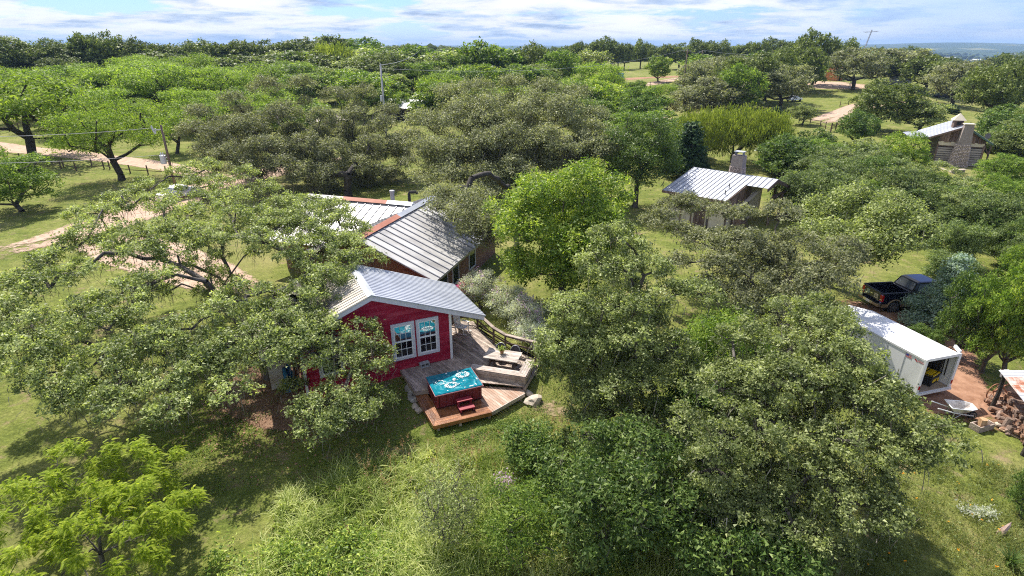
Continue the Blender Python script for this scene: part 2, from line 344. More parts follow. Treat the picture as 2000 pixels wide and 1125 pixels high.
def crown_clumps(anchors, cpx, zc, tilt, bulge, R, fill, q, rmin=0.85, rmax=1.35, zmin=0.9, zmax=12.0):
    """anchor pixels -> points on a gently domed sheet through the crown's middle that rises away from the camera, plus a filled far side"""
    c = at(cpx[0], cpx[1], zc); h = nrm(np.array([c[0], c[1], 0.0])); n = -h * math.sin(rad(tilt)) + np.array([0, 0, math.cos(rad(tilt))]); O = np.array([0, 0, CAM_H]); out = []
    for (x, y) in anchors:
        d = ray(x, y); off = bulge
        for _ in range(6):
            p = O + d * (((c + n * off - O) @ n) / (d @ n)); e = np.linalg.norm(p - c - n * off) / R; off = bulge * (1 - min(1.2, e) ** 2)
        out.append(p)
    A = np.array(out); A[:, 2] = np.clip(A[:, 2], zmin, zmax); A += q.normal(size=A.shape) * np.array([0.15, 0.25, 0.2]); Rr = q.uniform(rmin, rmax, len(A))
    if fill:
        i = q.integers(0, len(A), fill); u = q.uniform(0.45, 0.95, (fill, 1)); mid = np.array([c[0], c[1], zc * 0.8])
        B = A[i] * u + mid * (1 - u) - n * q.uniform(0.6, 1.9, (fill, 1)) * (R / 8) + h * q.uniform(0.0, 1.4, (fill, 1)) + q.normal(size=(fill, 3)) * 0.35; B[:, 2] = np.maximum(B[:, 2], zmin + 0.3)
        A = np.concatenate([A, B]); Rr = np.concatenate([Rr, q.uniform(rmin * 0.75, rmin, fill)])
    return A, Rr, c[:2]
def ball_clumps(k, R, z0, z1, q, r0, r1, shape=1.0, top=0.0):
    """clumps spread through an egg-shaped crown of radius R between heights z0 and z1"""
    C = []
    for i in range(k):
        u = (i + 0.5) / k; th = i * 2.39996 + q.normal() * 0.25; v = 1 - 2 * u * 0.92
        rr = math.sqrt(max(0, 1 - v * v)); f_ = (0.72 + 0.3 * q.random()) if q.random() < 0.8 else 0.4
        prof = rr ** shape
        C.append((R * prof * math.cos(th) * f_, R * prof * math.sin(th) * f_, (z0 + z1) / 2 + (z1 - z0) / 2 * v * f_ - top * 0))
    C = np.array(C); return C, q.uniform(r0, r1, k)

# ================================================================== LAND
def ground_material():
    m, nt, N, L, b = new_mat('grassland'); b.inputs['Roughness'].default_value = 0.95; b.inputs['Specular IOR Level'].default_value = 0.1
    ge = N.new('ShaderNodeNewGeometry')
    def noise(scale, detail=5, rough=0.6):
        n = N.new('ShaderNodeTexNoise'); n.inputs['Scale'].default_value = scale; n.inputs['Detail'].default_value = detail; n.inputs['Roughness'].default_value = rough; L.new(ge.outputs['Position'], n.inputs[0]); return n.outputs[0]
    def ramp(v, pts):
        r = N.new('ShaderNodeValToRGB'); L.new(v, r.inputs[0]); e = r.color_ramp.elements
        e[0].position, e[0].color = pts[0][0], (*pts[0][1], 1); e[1].position, e[1].color = pts[-1][0], (*pts[-1][1], 1)
        for p, c in pts[1:-1]: q = e.new(p); q.color = (*c, 1)
        return r.outputs[0]
    def mix(f_, a, c, mode='MIX'):
        x = N.new('ShaderNodeMix'); x.data_type = 'RGBA'; x.blend_type = mode
        for i, v in ((0, f_), (6, a), (7, c)):
            if isinstance(v, float): x.inputs[i].default_value = v
            elif isinstance(v, tuple): x.inputs[i].default_value = (*v, 1)
            else: L.new(v, x.inputs[i])
        return x.outputs[2]
    grass = ramp(noise(0.35, 8, 0.7), [(0.30, (0.090, 0.125, 0.026)), (0.5, (0.160, 0.188, 0.046)), (0.70, (0.265, 0.255, 0.100))])
    fine = ramp(noise(7.0, 6, 0.75), [(0.28, (0.50, 0.52, 0.48)), (0.72, (1.50, 1.48, 1.46))])
    c = mix(1.0, grass, fine, 'MULTIPLY'); midv = ramp(noise(1.7, 7, 0.72), [(0.32, (0.70, 0.72, 0.66)), (0.68, (1.30, 1.26, 1.22))]); c = mix(1.0, c, midv, 'MULTIPLY')
    dry = ramp(noise(0.055, 6, 0.65), [(0.50, (0, 0, 0)), (0.64, (0.55, 0.55, 0.55))])
    c = mix(dry, c, (0.270, 0.245, 0.100))
    soil = ramp(noise(0.9, 7, 0.7), [(0.56, (0, 0, 0)), (0.68, (0.8, 0.8, 0.8))])
    c = mix(soil, c, (0.300, 0.215, 0.140))
    ln = N.new('ShaderNodeVectorMath'); ln.operation = 'LENGTH'; L.new(ge.outputs['Position'], ln.inputs[0])
    far = N.new('ShaderNodeMapRange'); far.inputs[1].default_value = 420; far.inputs[2].default_value = 900; L.new(ln.outputs['Value'], far.inputs[0])
    wood = ramp(noise(0.0022, 8, 0.72), [(0.42, (0.030, 0.050, 0.016)), (0.57, (0.052, 0.078, 0.024)), (0.63, (0.200, 0.190, 0.080)), (0.72, (0.290, 0.260, 0.130))])
    c = mix(far.outputs[0], c, wood)
    L.new(c, b.inputs['Base Color'])
    bp = N.new('ShaderNodeBump'); bp.inputs['Strength'].default_value = 0.9; bp.inputs['Distance'].default_value = 0.12; L.new(noise(9.0, 6, 0.75), bp.inputs['Height']); L.new(bp.outputs[0], b.inputs['Normal'])
    return m
def build_ground():
    az = np.concatenate([np.linspace(-rad(58), rad(58), 261), np.linspace(rad(58), 2 * math.pi - rad(58), 42)[1:-1]])
    rr = np.concatenate([np.linspace(0.5, 60, 90), np.geomspace(61.5, 500, 90), np.geomspace(520, 13000, 70)])
    A, Rr = np.meshgrid(az, rr, indexing='ij'); X = Rr * np.sin(A); Y = Rr * np.cos(A); Z = gh(X, Y)
    V = np.stack([X, Y, Z], -1).reshape(-1, 3); na, nr = A.shape
    i, j = np.meshgrid(np.arange(na), np.arange(nr - 1), indexing='ij'); i2 = (i + 1) % na
    F = np.stack([i * nr + j, i * nr + j + 1, i2 * nr + j + 1, i2 * nr + j], -1).reshape(-1, 4)
    V = np.concatenate([V, [[0, 0, float(gh(0, 0))]]]); ctr = len(V) - 1
    me = np_mesh('ground', V, F, ground_material())
    bm = bmesh.new(); bm.from_mesh(me); bm.verts.ensure_lookup_table()
    for k in range(na): bm.faces.new((bm.verts[ctr], bm.verts[k * nr], bm.verts[((k + 1) % na) * nr]))
    bmesh.ops.recalc_face_normals(bm, faces=bm.faces); bm.to_mesh(me); bm.free()
    me.polygons.foreach_set('use_smooth', [True] * len(me.polygons)); struct(put('ground', me))
build_ground()

def dirt_material(name, c1, c2, thr=0.30):
    m, nt, N, L, b = new_mat(name); b.inputs['Roughness'].default_value = 0.95; b.inputs['Specular IOR Level'].default_value = 0.1
    ge = N.new('ShaderNodeNewGeometry'); n = N.new('ShaderNodeTexNoise'); n.inputs['Scale'].default_value = 1.3; n.inputs['Detail'].default_value = 8; n.inputs['Roughness'].default_value = 0.7; L.new(ge.outputs['Position'], n.inputs[0])
    r = N.new('ShaderNodeValToRGB'); L.new(n.outputs[0], r.inputs[0]); e = r.color_ramp.elements; e[0].position = 0.35; e[1].position = 0.65; e[0].color = (*c1, 1); e[1].color = (*c2, 1); L.new(r.outputs[0], b.inputs['Base Color'])
    ea = N.new('ShaderNodeAttribute'); ea.attribute_name = 'edge'
    n2 = N.new('ShaderNodeTexNoise'); n2.inputs['Scale'].default_value = 2.2; n2.inputs['Detail'].default_value = 8; n2.inputs['Roughness'].default_value = 0.75; L.new(ge.outputs['Position'], n2.inputs[0])
    s = N.new('ShaderNodeMath'); s.operation = 'ADD'; L.new(ea.outputs['Fac'], s.inputs[0]); L.new(n2.outputs[0], s.inputs[1])
    mr = N.new('ShaderNodeMapRange'); mr.inputs[1].default_value = 0.52 + thr; mr.inputs[2].default_value = 0.68 + thr; L.new(s.outputs[0], mr.inputs[0])
    tr = N.new('ShaderNodeBsdfTransparent'); ms = N.new('ShaderNodeMixShader'); L.new(mr.outputs[0], ms.inputs[0]); L.new(tr.outputs[0], ms.inputs[1]); L.new(b.outputs[0], ms.inputs[2])
    L.new(ms.outputs[0], N['Material Output'].inputs[0])
    bp = N.new('ShaderNodeBump'); bp.inputs['Strength'].default_value = 0.5; bp.inputs['Distance'].default_value = 0.05; L.new(n2.outputs[0], bp.inputs['Height']); L.new(bp.outputs[0], b.inputs['Normal'])
    return m
CALICHE = dirt_material('pale_caliche', (0.360, 0.245, 0.180), (0.520, 0.390, 0.300), 0.2)
REDDIRT = dirt_material('reddish_dirt', (0.230, 0.120, 0.075), (0.390, 0.230, 0.155), 0.25)
LITTER = dirt_material('leaf_litter_soil', (0.120, 0.072, 0.048), (0.260, 0.165, 0.115), 0.45)
DRYSOIL = dirt_material('worn_lawn_soil', (0.260, 0.190, 0.115), (0.360, 0.280, 0.180), 0.86)
def ribbon(name, pts, widths, mat, lift=0.03, n_across=20, step=1.2):
    """a strip along ground points, draped on the land"""
    P = np.array([p[:2] for p in pts], float); W = np.array(widths, float)
    seg = np.linalg.norm(np.diff(P, axis=0), axis=1); s = np.concatenate([[0], np.cumsum(seg)]); m = max(4, int(s[-1] / step)); u = np.linspace(0, s[-1], m)
    def cr(col):
        return np.interp(u, s, col)
    c = np.stack([cr(P[:, 0]), cr(P[:, 1])], -1); w = cr(W)
    for _ in range(3): c[1:-1] = (c[:-2] + 2 * c[1:-1] + c[2:]) / 4
    t = nrm(np.gradient(c, axis=0)); nn = np.stack([t[:, 1], -t[:, 0]], -1); a = np.linspace(-1, 1, n_across + 1)
    Q = c[:, None, :] + nn[:, None, :] * (w[:, None, None] / 2 * a[None, :, None])
    Z = gh(Q[..., 0], Q[..., 1]) + lift; V = np.concatenate([Q, Z[..., None]], -1).reshape(-1, 3); k = n_across + 1
    i, j = np.meshgrid(np.arange(m - 1), np.arange(n_across), indexing='ij'); F = np.stack([i * k + j, i * k + j + 1, (i + 1) * k + j + 1, (i + 1) * k + j], -1).reshape(-1, 4)
    me = np_mesh(name, V, F, mat); e = np.minimum(1, (1 - np.abs(a))[None, :] * 2.6) * (1 - (0.42 if name in ('driveway', 'path') else 0.0) * np.exp(-(a / 0.16) ** 2) - (0.0 if name != 'driveway' else 0.16) * np.exp(-((np.abs(a) - 0.72) / 0.1) ** 2))[None, :] * np.minimum(1, np.minimum(np.arange(m), np.arange(m)[::-1]) * 3.0 / m + 0.0)[:, None]
    at_ = me.attributes.new('edge', 'FLOAT', 'POINT'); at_.data.foreach_set('value', e.astype(np.float32).ravel())
    return struct(put(name, me))
g2 = lambda *pp: [G(*p) for p in pp]
ribbon('driveway', g2((-120, 262), (20, 290), (130, 300), (230, 312), (330, 326), (420, 345), (520, 352)), [5, 5, 5, 4.5, 4.5, 4, 4], CALICHE)
ribbon('driveway', g2((-160, 520), (-20, 500), (60, 478), (150, 455), (250, 420), (340, 388), (430, 360), (560, 330), (760, 300)), [4, 4.5, 5, 6.5, 7.5, 8, 7, 6, 5], CALICHE, 0.036)
ribbon('dirt_yard', g2((170, 462), (300, 500), (420, 545), (520, 580)), [6, 6.5, 5, 3], CALICHE, 0.042)
ribbon('path', g2((300, 245), (380, 240), (470, 243), (600, 240), (700, 236)), [7, 7, 8, 16, 12], CALICHE)
ribbon('path', g2((1535, 240), (1600, 238), (1650, 222), (1690, 205), (1760, 200), (1860, 203)), [6, 8, 8, 7, 5, 4], CALICHE)
ribbon('path', g2((1240, 235), (1285, 236), (1330, 240), (1400, 248), (1535, 240)), [10, 18, 12, 7, 6], CALICHE, 0.036)
ribbon('path', g2((1555, 170), (1620, 166), (1680, 162)), [22, 34, 16], CALICHE, 0.036)
ribbon('path', g2((1020, 164), (1100, 160), (1160, 158), (1260, 152), (1400, 146)), [14, 18, 14, 7, 6], REDDIRT)
ribbon('path', g2((1160, 176), (1260, 166), (1340, 152), (1420, 143)), [6, 6, 7, 6], CALICHE, 0.036)
ribbon('dirt_yard', [(26.5, 35), (23, 30), (21.6, 25), (21.5, 22.3), (20.5, 20.0)], [11, 8, 5.5, 4.2, 2.5], REDDIRT)
ribbon('dirt_yard', [(28.5, 22.5), (25.5, 22.6), (23, 22.2), (22, 20.8)], [5.0, 5.0, 4.0, 2.0], REDDIRT, 0.036)
ribbon('path', g2((1150, 470), (1240, 445), (1300, 440)), [3, 5, 3], DRYSOIL)
ribbon('leaf_litter', [(-15, 27.5), (-12, 24.6), (-9.6, 22.2), (-7.2, 21.2)], [7, 7, 5, 2.5], LITTER, 0.035)
ribbon('worn_lawn', [(2.6, 26), (2.0, 23.5), (2.2, 21.5), (0.5, 19.6)], [2.6, 2.6, 3.2, 1.8], DRYSOIL, 0.035)

# ================================================================== RED HOUSE
WOODGREY = M('weathered_plank', (0.200, 0.155, 0.128), (0.440, 0.360, 0.310), 2.2, 0.85, 0.35, var=0.30, stretch=(1, 1, 1), bscale=14)
WOODDRY = M('dry_grey_plank', (0.300, 0.250, 0.220), (0.540, 0.475, 0.430), 3.0, 0.85, 0.3, var=0.2, bscale=16)
WOODWET = M('wet_orange_plank', (0.130, 0.045, 0.018), (0.330, 0.140, 0.056), 1.6, 0.28, 0.15, var=0.16, bscale=18, spec=0.6)
WOODMIX = M('half_wet_plank', (0.270, 0.130, 0.070), (0.450, 0.365, 0.300), 0.55, 0.5, 0.2, var=0.10, bscale=18, lo=0.36, hi=0.66)
WOODDARK = M('dark_railing_wood', (0.060, 0.040, 0.030), (0.150, 0.100, 0.078), 3, 0.8, 0.3, var=0.15)
REDPAINT = M('faded_red_paint', (0.260, 0.011, 0.034), (0.430, 0.052, 0.084), 1.1, 0.75, 0.12, var=0.10, stretch=(0.6, 1, 1.6), bscale=26, c3=(0.335, 0.018, 0.046), spec=0.15)
LILACTRIM = M('grey_white_trim', (0.520, 0.520, 0.590), (0.650, 0.650, 0.710), 6, 0.6, 0.06, var=0.04)
WHITEPAINT = M('white_paint', (0.760, 0.760, 0.770), (0.820, 0.820, 0.830), 5, 0.5, 0.03)
GALV = M('pale_blue_white_metal', (0.400, 0.425, 0.480), (0.510, 0.535, 0.590), 0.8, 0.42, 0.02, metal=0.25, var=0.05, spec=0.5)
GALVOLD = M('weathered_roof_metal', (0.330, 0.270, 0.200), (0.560, 0.535, 0.500), 1.3, 0.6, 0.05, metal=0.1, var=0.12, stretch=(0.35, 2.0, 1), c3=(0.470, 0.430, 0.375))
SEAMROOF = M('dull_galvanised_sheet', (0.310, 0.300, 0.295), (0.530, 0.525, 0.525), 0.8, 0.5, 0.04, metal=0.2, var=0.10, stretch=(0.6, 1, 1), c3=(0.440, 0.430, 0.425))
SEAMRIB = M('dark_roof_seam', (0.265, 0.270, 0.300), None, rough=0.5, metal=0.3)
RUSTCAP = M('rusty_ridge_metal', (0.360, 0.135, 0.085), (0.500, 0.215, 0.150), 1.2, 0.7, 0.05, var=0.08)
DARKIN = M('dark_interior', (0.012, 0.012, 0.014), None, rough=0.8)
def glass_mat(name, tint, refl):
    m, nt, N, L, b = new_mat(name); b.inputs['Base Color'].default_value = (*tint, 1); b.inputs['Roughness'].default_value = 0.06; b.inputs['Specular IOR Level'].default_value = 0.6
    gl = N.new('ShaderNodeBsdfGlossy'); gl.inputs['Roughness'].default_value = 0.015; gl.inputs[0].default_value = (0.9, 0.95, 0.95, 1)
    ms = N.new('ShaderNodeMixShader'); ms.inputs[0].default_value = refl; L.new(b.outputs[0], ms.inputs[1]); L.new(gl.outputs[0], ms.inputs[2]); L.new(ms.outputs[0], N['Material Output'].inputs[0]); return m
PANE_MIRROR = glass_mat('reflective_pane', (0.010, 0.016, 0.018), 0.45)
PANE_DARK = glass_mat('screened_pane', (0.010, 0.011, 0.014), 0.05)
HX = math.atan2(0.4375, 0.8992)   # the house's front runs along this heading
def build_red_house():
    t = thing('red_house', 'small red plank-sided house with pale gable trim beside the hot tub deck', 'house', (-3.17, 26.42, 0.65), HX)
    W, PK = 7.47, -4.0; zr = lambda x: 4.55 - 0.395 * abs(x - PK)
    # walls: a gabled core
    core = MB(); top = lambda x: zr(x) - 0.18
    pf = [(-W, 0), (0, 0)]
    prof = [(-W, -0.75), (0, -0.75), (0, top(0)), (PK, top(PK)), (-W, top(-W))]
    core.add([(x, 0.0, z) for x, z in prof] + [(x, 4.2, z) for x, z in prof], [tuple(range(5))[::-1], tuple(range(5, 10))] + [(i, (i + 1) % 5, 5 + (i + 1) % 5, 5 + i) for i in range(5)])
    wall = core.build('wall', REDPAINT, t)
    H = 0.205; k = 0
    z = -0.62
    while z < 4.33:
        z1 = min(z + H - 0.007, 4.36)
        def lim(zz):
            if zz <= top(-W) and zz <= top(0): return -W + 0.11, -0.11
            l = PK - (4.55 - 0.18 - zz) / 0.395; r = PK + (4.55 - 0.18 - zz) / 0.395
            return max(-W + 0.11, l), min(-0.11, r)
        a0, b0 = lim(z); a1, b1 = lim(z1)
        if b1 - a1 > 0.05:
            mb = MB(); d0, d1 = -0.026, -0.012
            mb.add([(a0, d0, z), (b0, d0, z), (b1, d1, z1), (a1, d1, z1), (a0, 0.004, z), (b0, 0.004, z), (b1, 0.004, z1), (a1, 0.004, z1)], [(0, 1, 2, 3), (7, 6, 5, 4), (0, 4, 5, 1), (3, 2, 6, 7), (0, 3, 7, 4), (1, 5, 6, 2)])
            mb.build('board', REDPAINT, wall)
        z += H
    for x in (-0.055, -W + 0.055): MB().box((x, -0.03, (top(x) - 0.75) / 2), (0.13, 0.07, top(x) + 0.75)).build('corner_trim', WHITEPAINT, t)
    # side wall boards are hidden; rake fascia
    for a, b in ((PK, 1.72), (PK, -9.1)):
        mb = MB(); ya, yb = -0.40, -0.355; h = 0.27
        P = [(a, zr(a) - 0.03), (b, zr(b) - 0.03), (b, zr(b) - h), (a, zr(a) - h)]
        if b < a: P = [P[1], P[0], P[3], P[2]]
        mb.add([(x, ya, z) for x, z in P] + [(x, yb, z) for x, z in P], [(0, 1, 2, 3)[::-1], (4, 5, 6, 7), (0, 1, 5, 4), (1, 2, 6, 5), (2, 3, 7, 6), (3, 0, 4, 7)])
        mb.build('fascia', LILACTRIM, t)
    for b in (1.74, -9.12):
        MB().box((b, 2.0, zr(b) - 0.13), (0.04, 4.6, 0.2)).build('eave_board', LILACTRIM, t)
    # soffit + roof panels
    for sgn, xe, mat, nb, y1 in ((1, 1.80, GALV, 5, 4.35), (-1, -9.18, GALVOLD, 5, 4.6)):
        sof = MB(); sof.add([(PK, -0.35, zr(PK) - 0.10), (xe, -0.35, zr(xe) - 0.10), (xe, y1 - 0.05, zr(xe) - 0.10), (PK, y1 - 0.05, zr(PK) - 0.10)], [(0, 1, 2, 3)])
        sof.build('soffit', LILACTRIM, t)
        wd = (y1 + 0.46) / nb
        for i in range(nb):
            y0 = -0.46 + i * wd; mb = MB()
            mb.slab([(PK, y0, zr(PK)), (xe, y0, zr(xe)), (xe, y0 + wd - 0.004, zr(xe)), (PK, y0 + wd - 0.004, zr(PK))], (0, 0, 1), 0.015)
            for j in range(4):
                yy = y0 + wd * (j + 0.12) / 4
                mb.slab([(PK + sgn * 0.08, yy, zr(PK + 0.08) + 0.008), (xe, yy, zr(xe) + 0.008), (xe, yy + 0.055, zr(xe) + 0.008), (PK + sgn * 0.08, yy + 0.055, zr(PK + 0.08) + 0.008)], (0, 0, 1), 0.034)
            mb.build('roof_panel', mat, t)
    MB().add([(PK - 0.2, -0.47, zr(PK) - 0.035), (PK, -0.47, zr(PK) + 0.055), (PK + 0.2, -0.47, zr(PK) - 0.035), (PK - 0.2, 4.6, zr(PK) - 0.035), (PK, 4.6, zr(PK) + 0.055), (PK + 0.2, 4.6, zr(PK) - 0.035)], [(0, 1, 4, 3), (1, 2, 5, 4), (0, 2, 1), (3, 4, 5)]).build('ridge_cap', GALV, t)
    # windows: trim, sash, panes and glazing bars
    def window(x0, x1, z0, z1):
        tr_, ys = 0.13, -0.028
        f = MB()
        for a in ((x0 + tr_ / 2, (z0 + z1) / 2, tr_, z1 - z0), (x1 - tr_ / 2, (z0 + z1) / 2, tr_, z1 - z0), ((x0 + x1) / 2, z0 + tr_ / 2, x1 - x0 - 2 * tr_, tr_), ((x0 + x1) / 2, z1 - tr_ / 2, x1 - x0 - 2 * tr_, tr_)):
            f.box((a[0], ys - 0.02, a[1]), (a[2], 0.06, a[3]))
        f.build('window', LILACTRIM, t); w = bpy.context.scene.objects[-1] if False else COL.objects[-1]
        ax, bx, az, bz = x0 + tr_, x1 - tr_, z0 + tr_, z1 - tr_; mz = (az + bz) / 2; s = 0.055
        sa = MB()
        for c0, c1 in ((az, mz), (mz, bz)):
            sa.box((ax + s / 2, ys - 0.010, (c0 + c1) / 2), (s, 0.05, c1 - c0)); sa.box((bx - s / 2, ys - 0.010, (c0 + c1) / 2), (s, 0.05, c1 - c0))
        for zc, hh in ((az + s / 2, s), (mz, 0.075), (bz - s / 2, s)): sa.box(((ax + bx) / 2, ys - 0.014, zc), (bx - ax - 2 * s, 0.055, hh))
        sa.build('sash', WHITEPAINT, w)
        px0, px1 = ax + s, bx - s; pw = (px1 - px0) / 3
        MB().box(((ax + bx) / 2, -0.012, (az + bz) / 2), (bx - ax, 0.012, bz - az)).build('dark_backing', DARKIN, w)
        for half, (c0, c1) in enumerate(((az + s, mz - 0.037), (mz + 0.037, bz - s))):
            ph = (c1 - c0) / 2; mu = MB()
            for i in (1, 2): mu.box((px0 + i * pw, ys - 0.013, (c0 + c1) / 2), (0.022, 0.03, c1 - c0))
            mu.box(((px0 + px1) / 2, ys - 0.0155, (c0 + c1) / 2), (px1 - px0, 0.024, 0.022)); mu.build('glazing_bar', WHITEPAINT, w)
            for i in range(3):
                for j in range(2):
                    MB().box((px0 + (i + 0.5) * pw, ys, c0 + (j + 0.5) * ph), (pw - 0.001, 0.008, ph - 0.001)).build('pane', PANE_MIRROR if half else PANE_DARK, w)
    window(-3.16, -1.965, 0.58, 2.64); window(-1.885, -0.69, 0.58, 2.64); window(-6.75, -5.55, 0.60, 2.60)
    # porch posts and brace under the right eave
    for y in (3.72,):
        MB().box((1.50, y, 0.98), (0.17, 0.17, 2.1)).build('porch_post', WOODDARK, t)
        MB().bar((1.50, y + 0.06, 1.25), (1.15, y - 0.02, 2.2), 0.1, 0.12).build('brace', WOODDARK, t)
    MB().box((1.45, 2.2, 2.0), (0.12, 4.2, 0.16)).build('porch_beam', WOODDARK, t)
    return t
build_red_house()

# ================================================================== BRICK HOUSE
def brick_mat():
    m, nt, N, L, b = new_mat('brown_brick'); b.inputs['Roughness'].default_value = 0.9
    tc = N.new('ShaderNodeTexCoord'); sp = N.new('ShaderNodeSeparateXYZ'); L.new(tc.outputs['Object'], sp.inputs[0]); ad = N.new('ShaderNodeMath'); L.new(sp.outputs[0], ad.inputs[0]); L.new(sp.outputs[1], ad.inputs[1])
    cb = N.new('ShaderNodeCombineXYZ'); L.new(ad.outputs[0], cb.inputs[0]); L.new(sp.outputs[2], cb.inputs[1])
    br = N.new('ShaderNodeTexBrick'); L.new(cb.outputs[0], br.inputs[0]); br.inputs['Scale'].default_value = 4.4; br.inputs['Color1'].default_value = (0.300, 0.150, 0.085, 1); br.inputs['Color2'].default_value = (0.120, 0.050, 0.034, 1); br.inputs['Mortar'].default_value = (0.340, 0.230, 0.160, 1)
    br.inputs['Mortar Size'].default_value = 0.016; L.new(br.outputs[0], b.inputs['Base Color']); bp = N.new('ShaderNodeBump'); bp.inputs['Strength'].default_value = 0.5; L.new(br.outputs['Fac'], bp.inputs['Height']); bp.invert = True; L.new(bp.outputs[0], b.inputs['Normal']); return m
BRICK = brick_mat()
def seam_panels(t, ridge, eave, along, n, mat, rib=0.05, ribh=0.05, name='roof_panel', ribmat=None):
    """sheets side by side from ridge to eave: ridge, eave = points at the start, along = full vector"""
    ridge = Vector(ridge); eave = Vector(eave); along = Vector(along); nn = (eave - ridge).cross(along).normalized()
    if nn.z < 0: nn = -nn
    ua = along.normalized()
    for i in range(n):
        a = along * (i / n); b = along * ((i + 1) / n) - ua * 0.003
        p = MB().slab([ridge + a, eave + a, eave + b, ridge + b], nn, 0.02).build(name, mat, t)
        MB().slab([ridge + a + nn * 0.021, eave + a + nn * 0.021, eave + a + ua * rib + nn * 0.021, ridge + a + ua * rib + nn * 0.021], nn, ribh).build('seam', ribmat or mat, p)
def build_brick_house():
    rz = math.atan2(-0.305, 0.952)
    t = thing('brick_house', 'brown brick house with long standing-seam metal roofs and rusty ridge caps behind the red house', 'house', (-9.48, 33.49, 0.62), rz)
    zr, ze, hw = 4.38, 2.40, 5.35; sl = (zr - ze) / hw
    w = MB(); w.box((0.1, 5.9, 0.6), (9.4, 11.5, 3.4)); w.build('wall', BRICK, t)
    w = MB(); w.box((-6.6, 8.05, 0.6), (4.6, 8.6, 3.4)); w.build('wall', BRICK, t)
    seam_panels(t, (0, -0.35, zr), (hw, -0.75, ze), (0, 12.6, 0), 18, SEAMROOF, 0.06, 0.055, ribmat=SEAMRIB)
    seam_panels(t, (0, -0.35, zr), (-hw, -0.35, ze), (0, 12.4, 0), 18, SEAMROOF, 0.06, 0.055, ribmat=SEAMRIB)
    seam_panels(t, (-9.4, 8.0, zr + 0.02), (-9.4, 8.0 - hw, ze + 0.02), (9.2, 0, 0), 14, SEAMROOF, 0.06, 0.055, ribmat=SEAMRIB)
    seam_panels(t, (-9.4, 8.0, zr + 0.02), (-9.4, 8.0 + hw, ze + 0.02), (9.2, 0, 0), 14, SEAMROOF, 0.06, 0.055, ribmat=SEAMRIB)
    def cap(p0, p1, side, mat):
        p0 = Vector(p0); p1 = Vector(p1); s = Vector(side); MB().add([p0 - s * 0.34 + Vector((0, 0, -0.05)), p0 + Vector((0, 0, 0.14)), p0 + s * 0.34 + Vector((0, 0, -0.05)), p1 - s * 0.34 + Vector((0, 0, -0.05)), p1 + Vector((0, 0, 0.14)), p1 + s * 0.34 + Vector((0, 0, -0.05))],
            [(0, 1, 4, 3), (1, 2, 5, 4), (0, 2, 1), (3, 4, 5)]).build('ridge_cap', mat, t)
    z = zr + 0.06
    cap((0, -0.45, z), (0, 4.9, z + 0.01), (1, 0, 0), RUSTCAP); cap((0, 4.9, z), (0, 12.3, z), (1, 0, 0), GALV)
    cap((-9.5, 8.0, z + 0.03), (-6.2, 8.0, z + 0.03), (0, 1, 0), SEAMROOF); cap((-6.2, 8.0, z + 0.04), (-2.4, 8.0, z + 0.04), (0, 1, 0), RUSTCAP); cap((-2.4, 8.0, z + 0.05), (-0.3, 8.0, z + 0.05), (0, 1, 0), GALV)
    # front gable infill, fascia, openings on the right side
    MB().slab([(-4.6, 0.12, 2.28), (4.8, 0.12, 2.28), (0, 0.12, 4.2)], (0, 1, 0), 0.1).build('gable', BRICK, t)
    MB().bar((hw + 0.02, -0.75, ze - 0.06), (hw + 0.02, 11.8, ze - 0.06), 0.04, 0.16).build('eave_board', SEAMRIB, t)
    for y, wd in ((1.6, 1.3), (3.6, 1.0), (6.6, 1.2)):
        fr = MB()
        for yy in (y - wd / 2, y + wd / 2): fr.box((4.83, yy, 1.25), (0.08, 0.09, 1.4))
        for zz in (0.58, 1.92): fr.box((4.83, y, zz), (0.075, wd - 0.09, 0.09))
        f = fr.build('window', LILACTRIM, t); MB().box((4.815, y, 1.25), (0.05, wd - 0.1, 1.25)).build('pane', PANE_DARK, f)
    for x, y, h, r in ((-2.9, 9.6, 1.15, 0.16),):
        MB().lathe([(r, 0), (r, h - 0.18), (r * 1.25, h - 0.17), (r * 1.25, h - 0.02), (r * 0.6, h)], 14, (x, y, zr - 0.55)).build('vent_pipe', SEAMRIB, t)
    MB().tube([(-1.6, 9.9, 3.5), (-1.6, 9.9, 4.72), (-1.5, 9.9, 4.86), (-1.0, 9.9, 4.9), (-0.85, 9.9, 4.8)], 0.12, 10).build('vent_pipe', DARKIN, t, smooth=True)
build_brick_house()

# ================================================================== DECK
def clip(poly, n, d, keep_less=True):
    out = []
    for i in range(len(poly)):
        a, b = poly[i], poly[(i + 1) % len(poly)]; da, db = a[0] * n[0] + a[1] * n[1] - d, b[0] * n[0] + b[1] * n[1] - d
        if not keep_less: da, db = -da, -db
        if da <= 0: out.append(a)
        if (da < 0 < db) or (db < 0 < da):
            u = da / (da - db); out.append((a[0] + (b[0] - a[0]) * u, a[1] + (b[1] - a[1]) * u))
    return out
def strips(poly, direction, width, gap):
    dx, dy = direction; l = math.hypot(dx, dy); n = (-dy / l, dx / l); ds = [p[0] * n[0] + p[1] * n[1] for p in poly]; lo, hi = min(ds), max(ds); k = max(1, round((hi - lo) / width)); w = (hi - lo) / k; out = []
    for i in range(k):
        p = clip(clip(poly, n, lo + i * w + gap / 2, False), n, lo + (i + 1) * w - gap / 2, True)
        q = []
        for v in p:
            if not q or math.hypot(v[0] - q[-1][0], v[1] - q[-1][1]) > 0.004: q.append(v)
        if len(q) >= 3 and abs(sum(q[i][0] * q[(i + 1) % len(q)][1] - q[(i + 1) % len(q)][0] * q[i][1] for i in range(len(q)))) / 2 > 0.01: out.append(q)
    return out
ZU, ZL = 0.65, 0.43
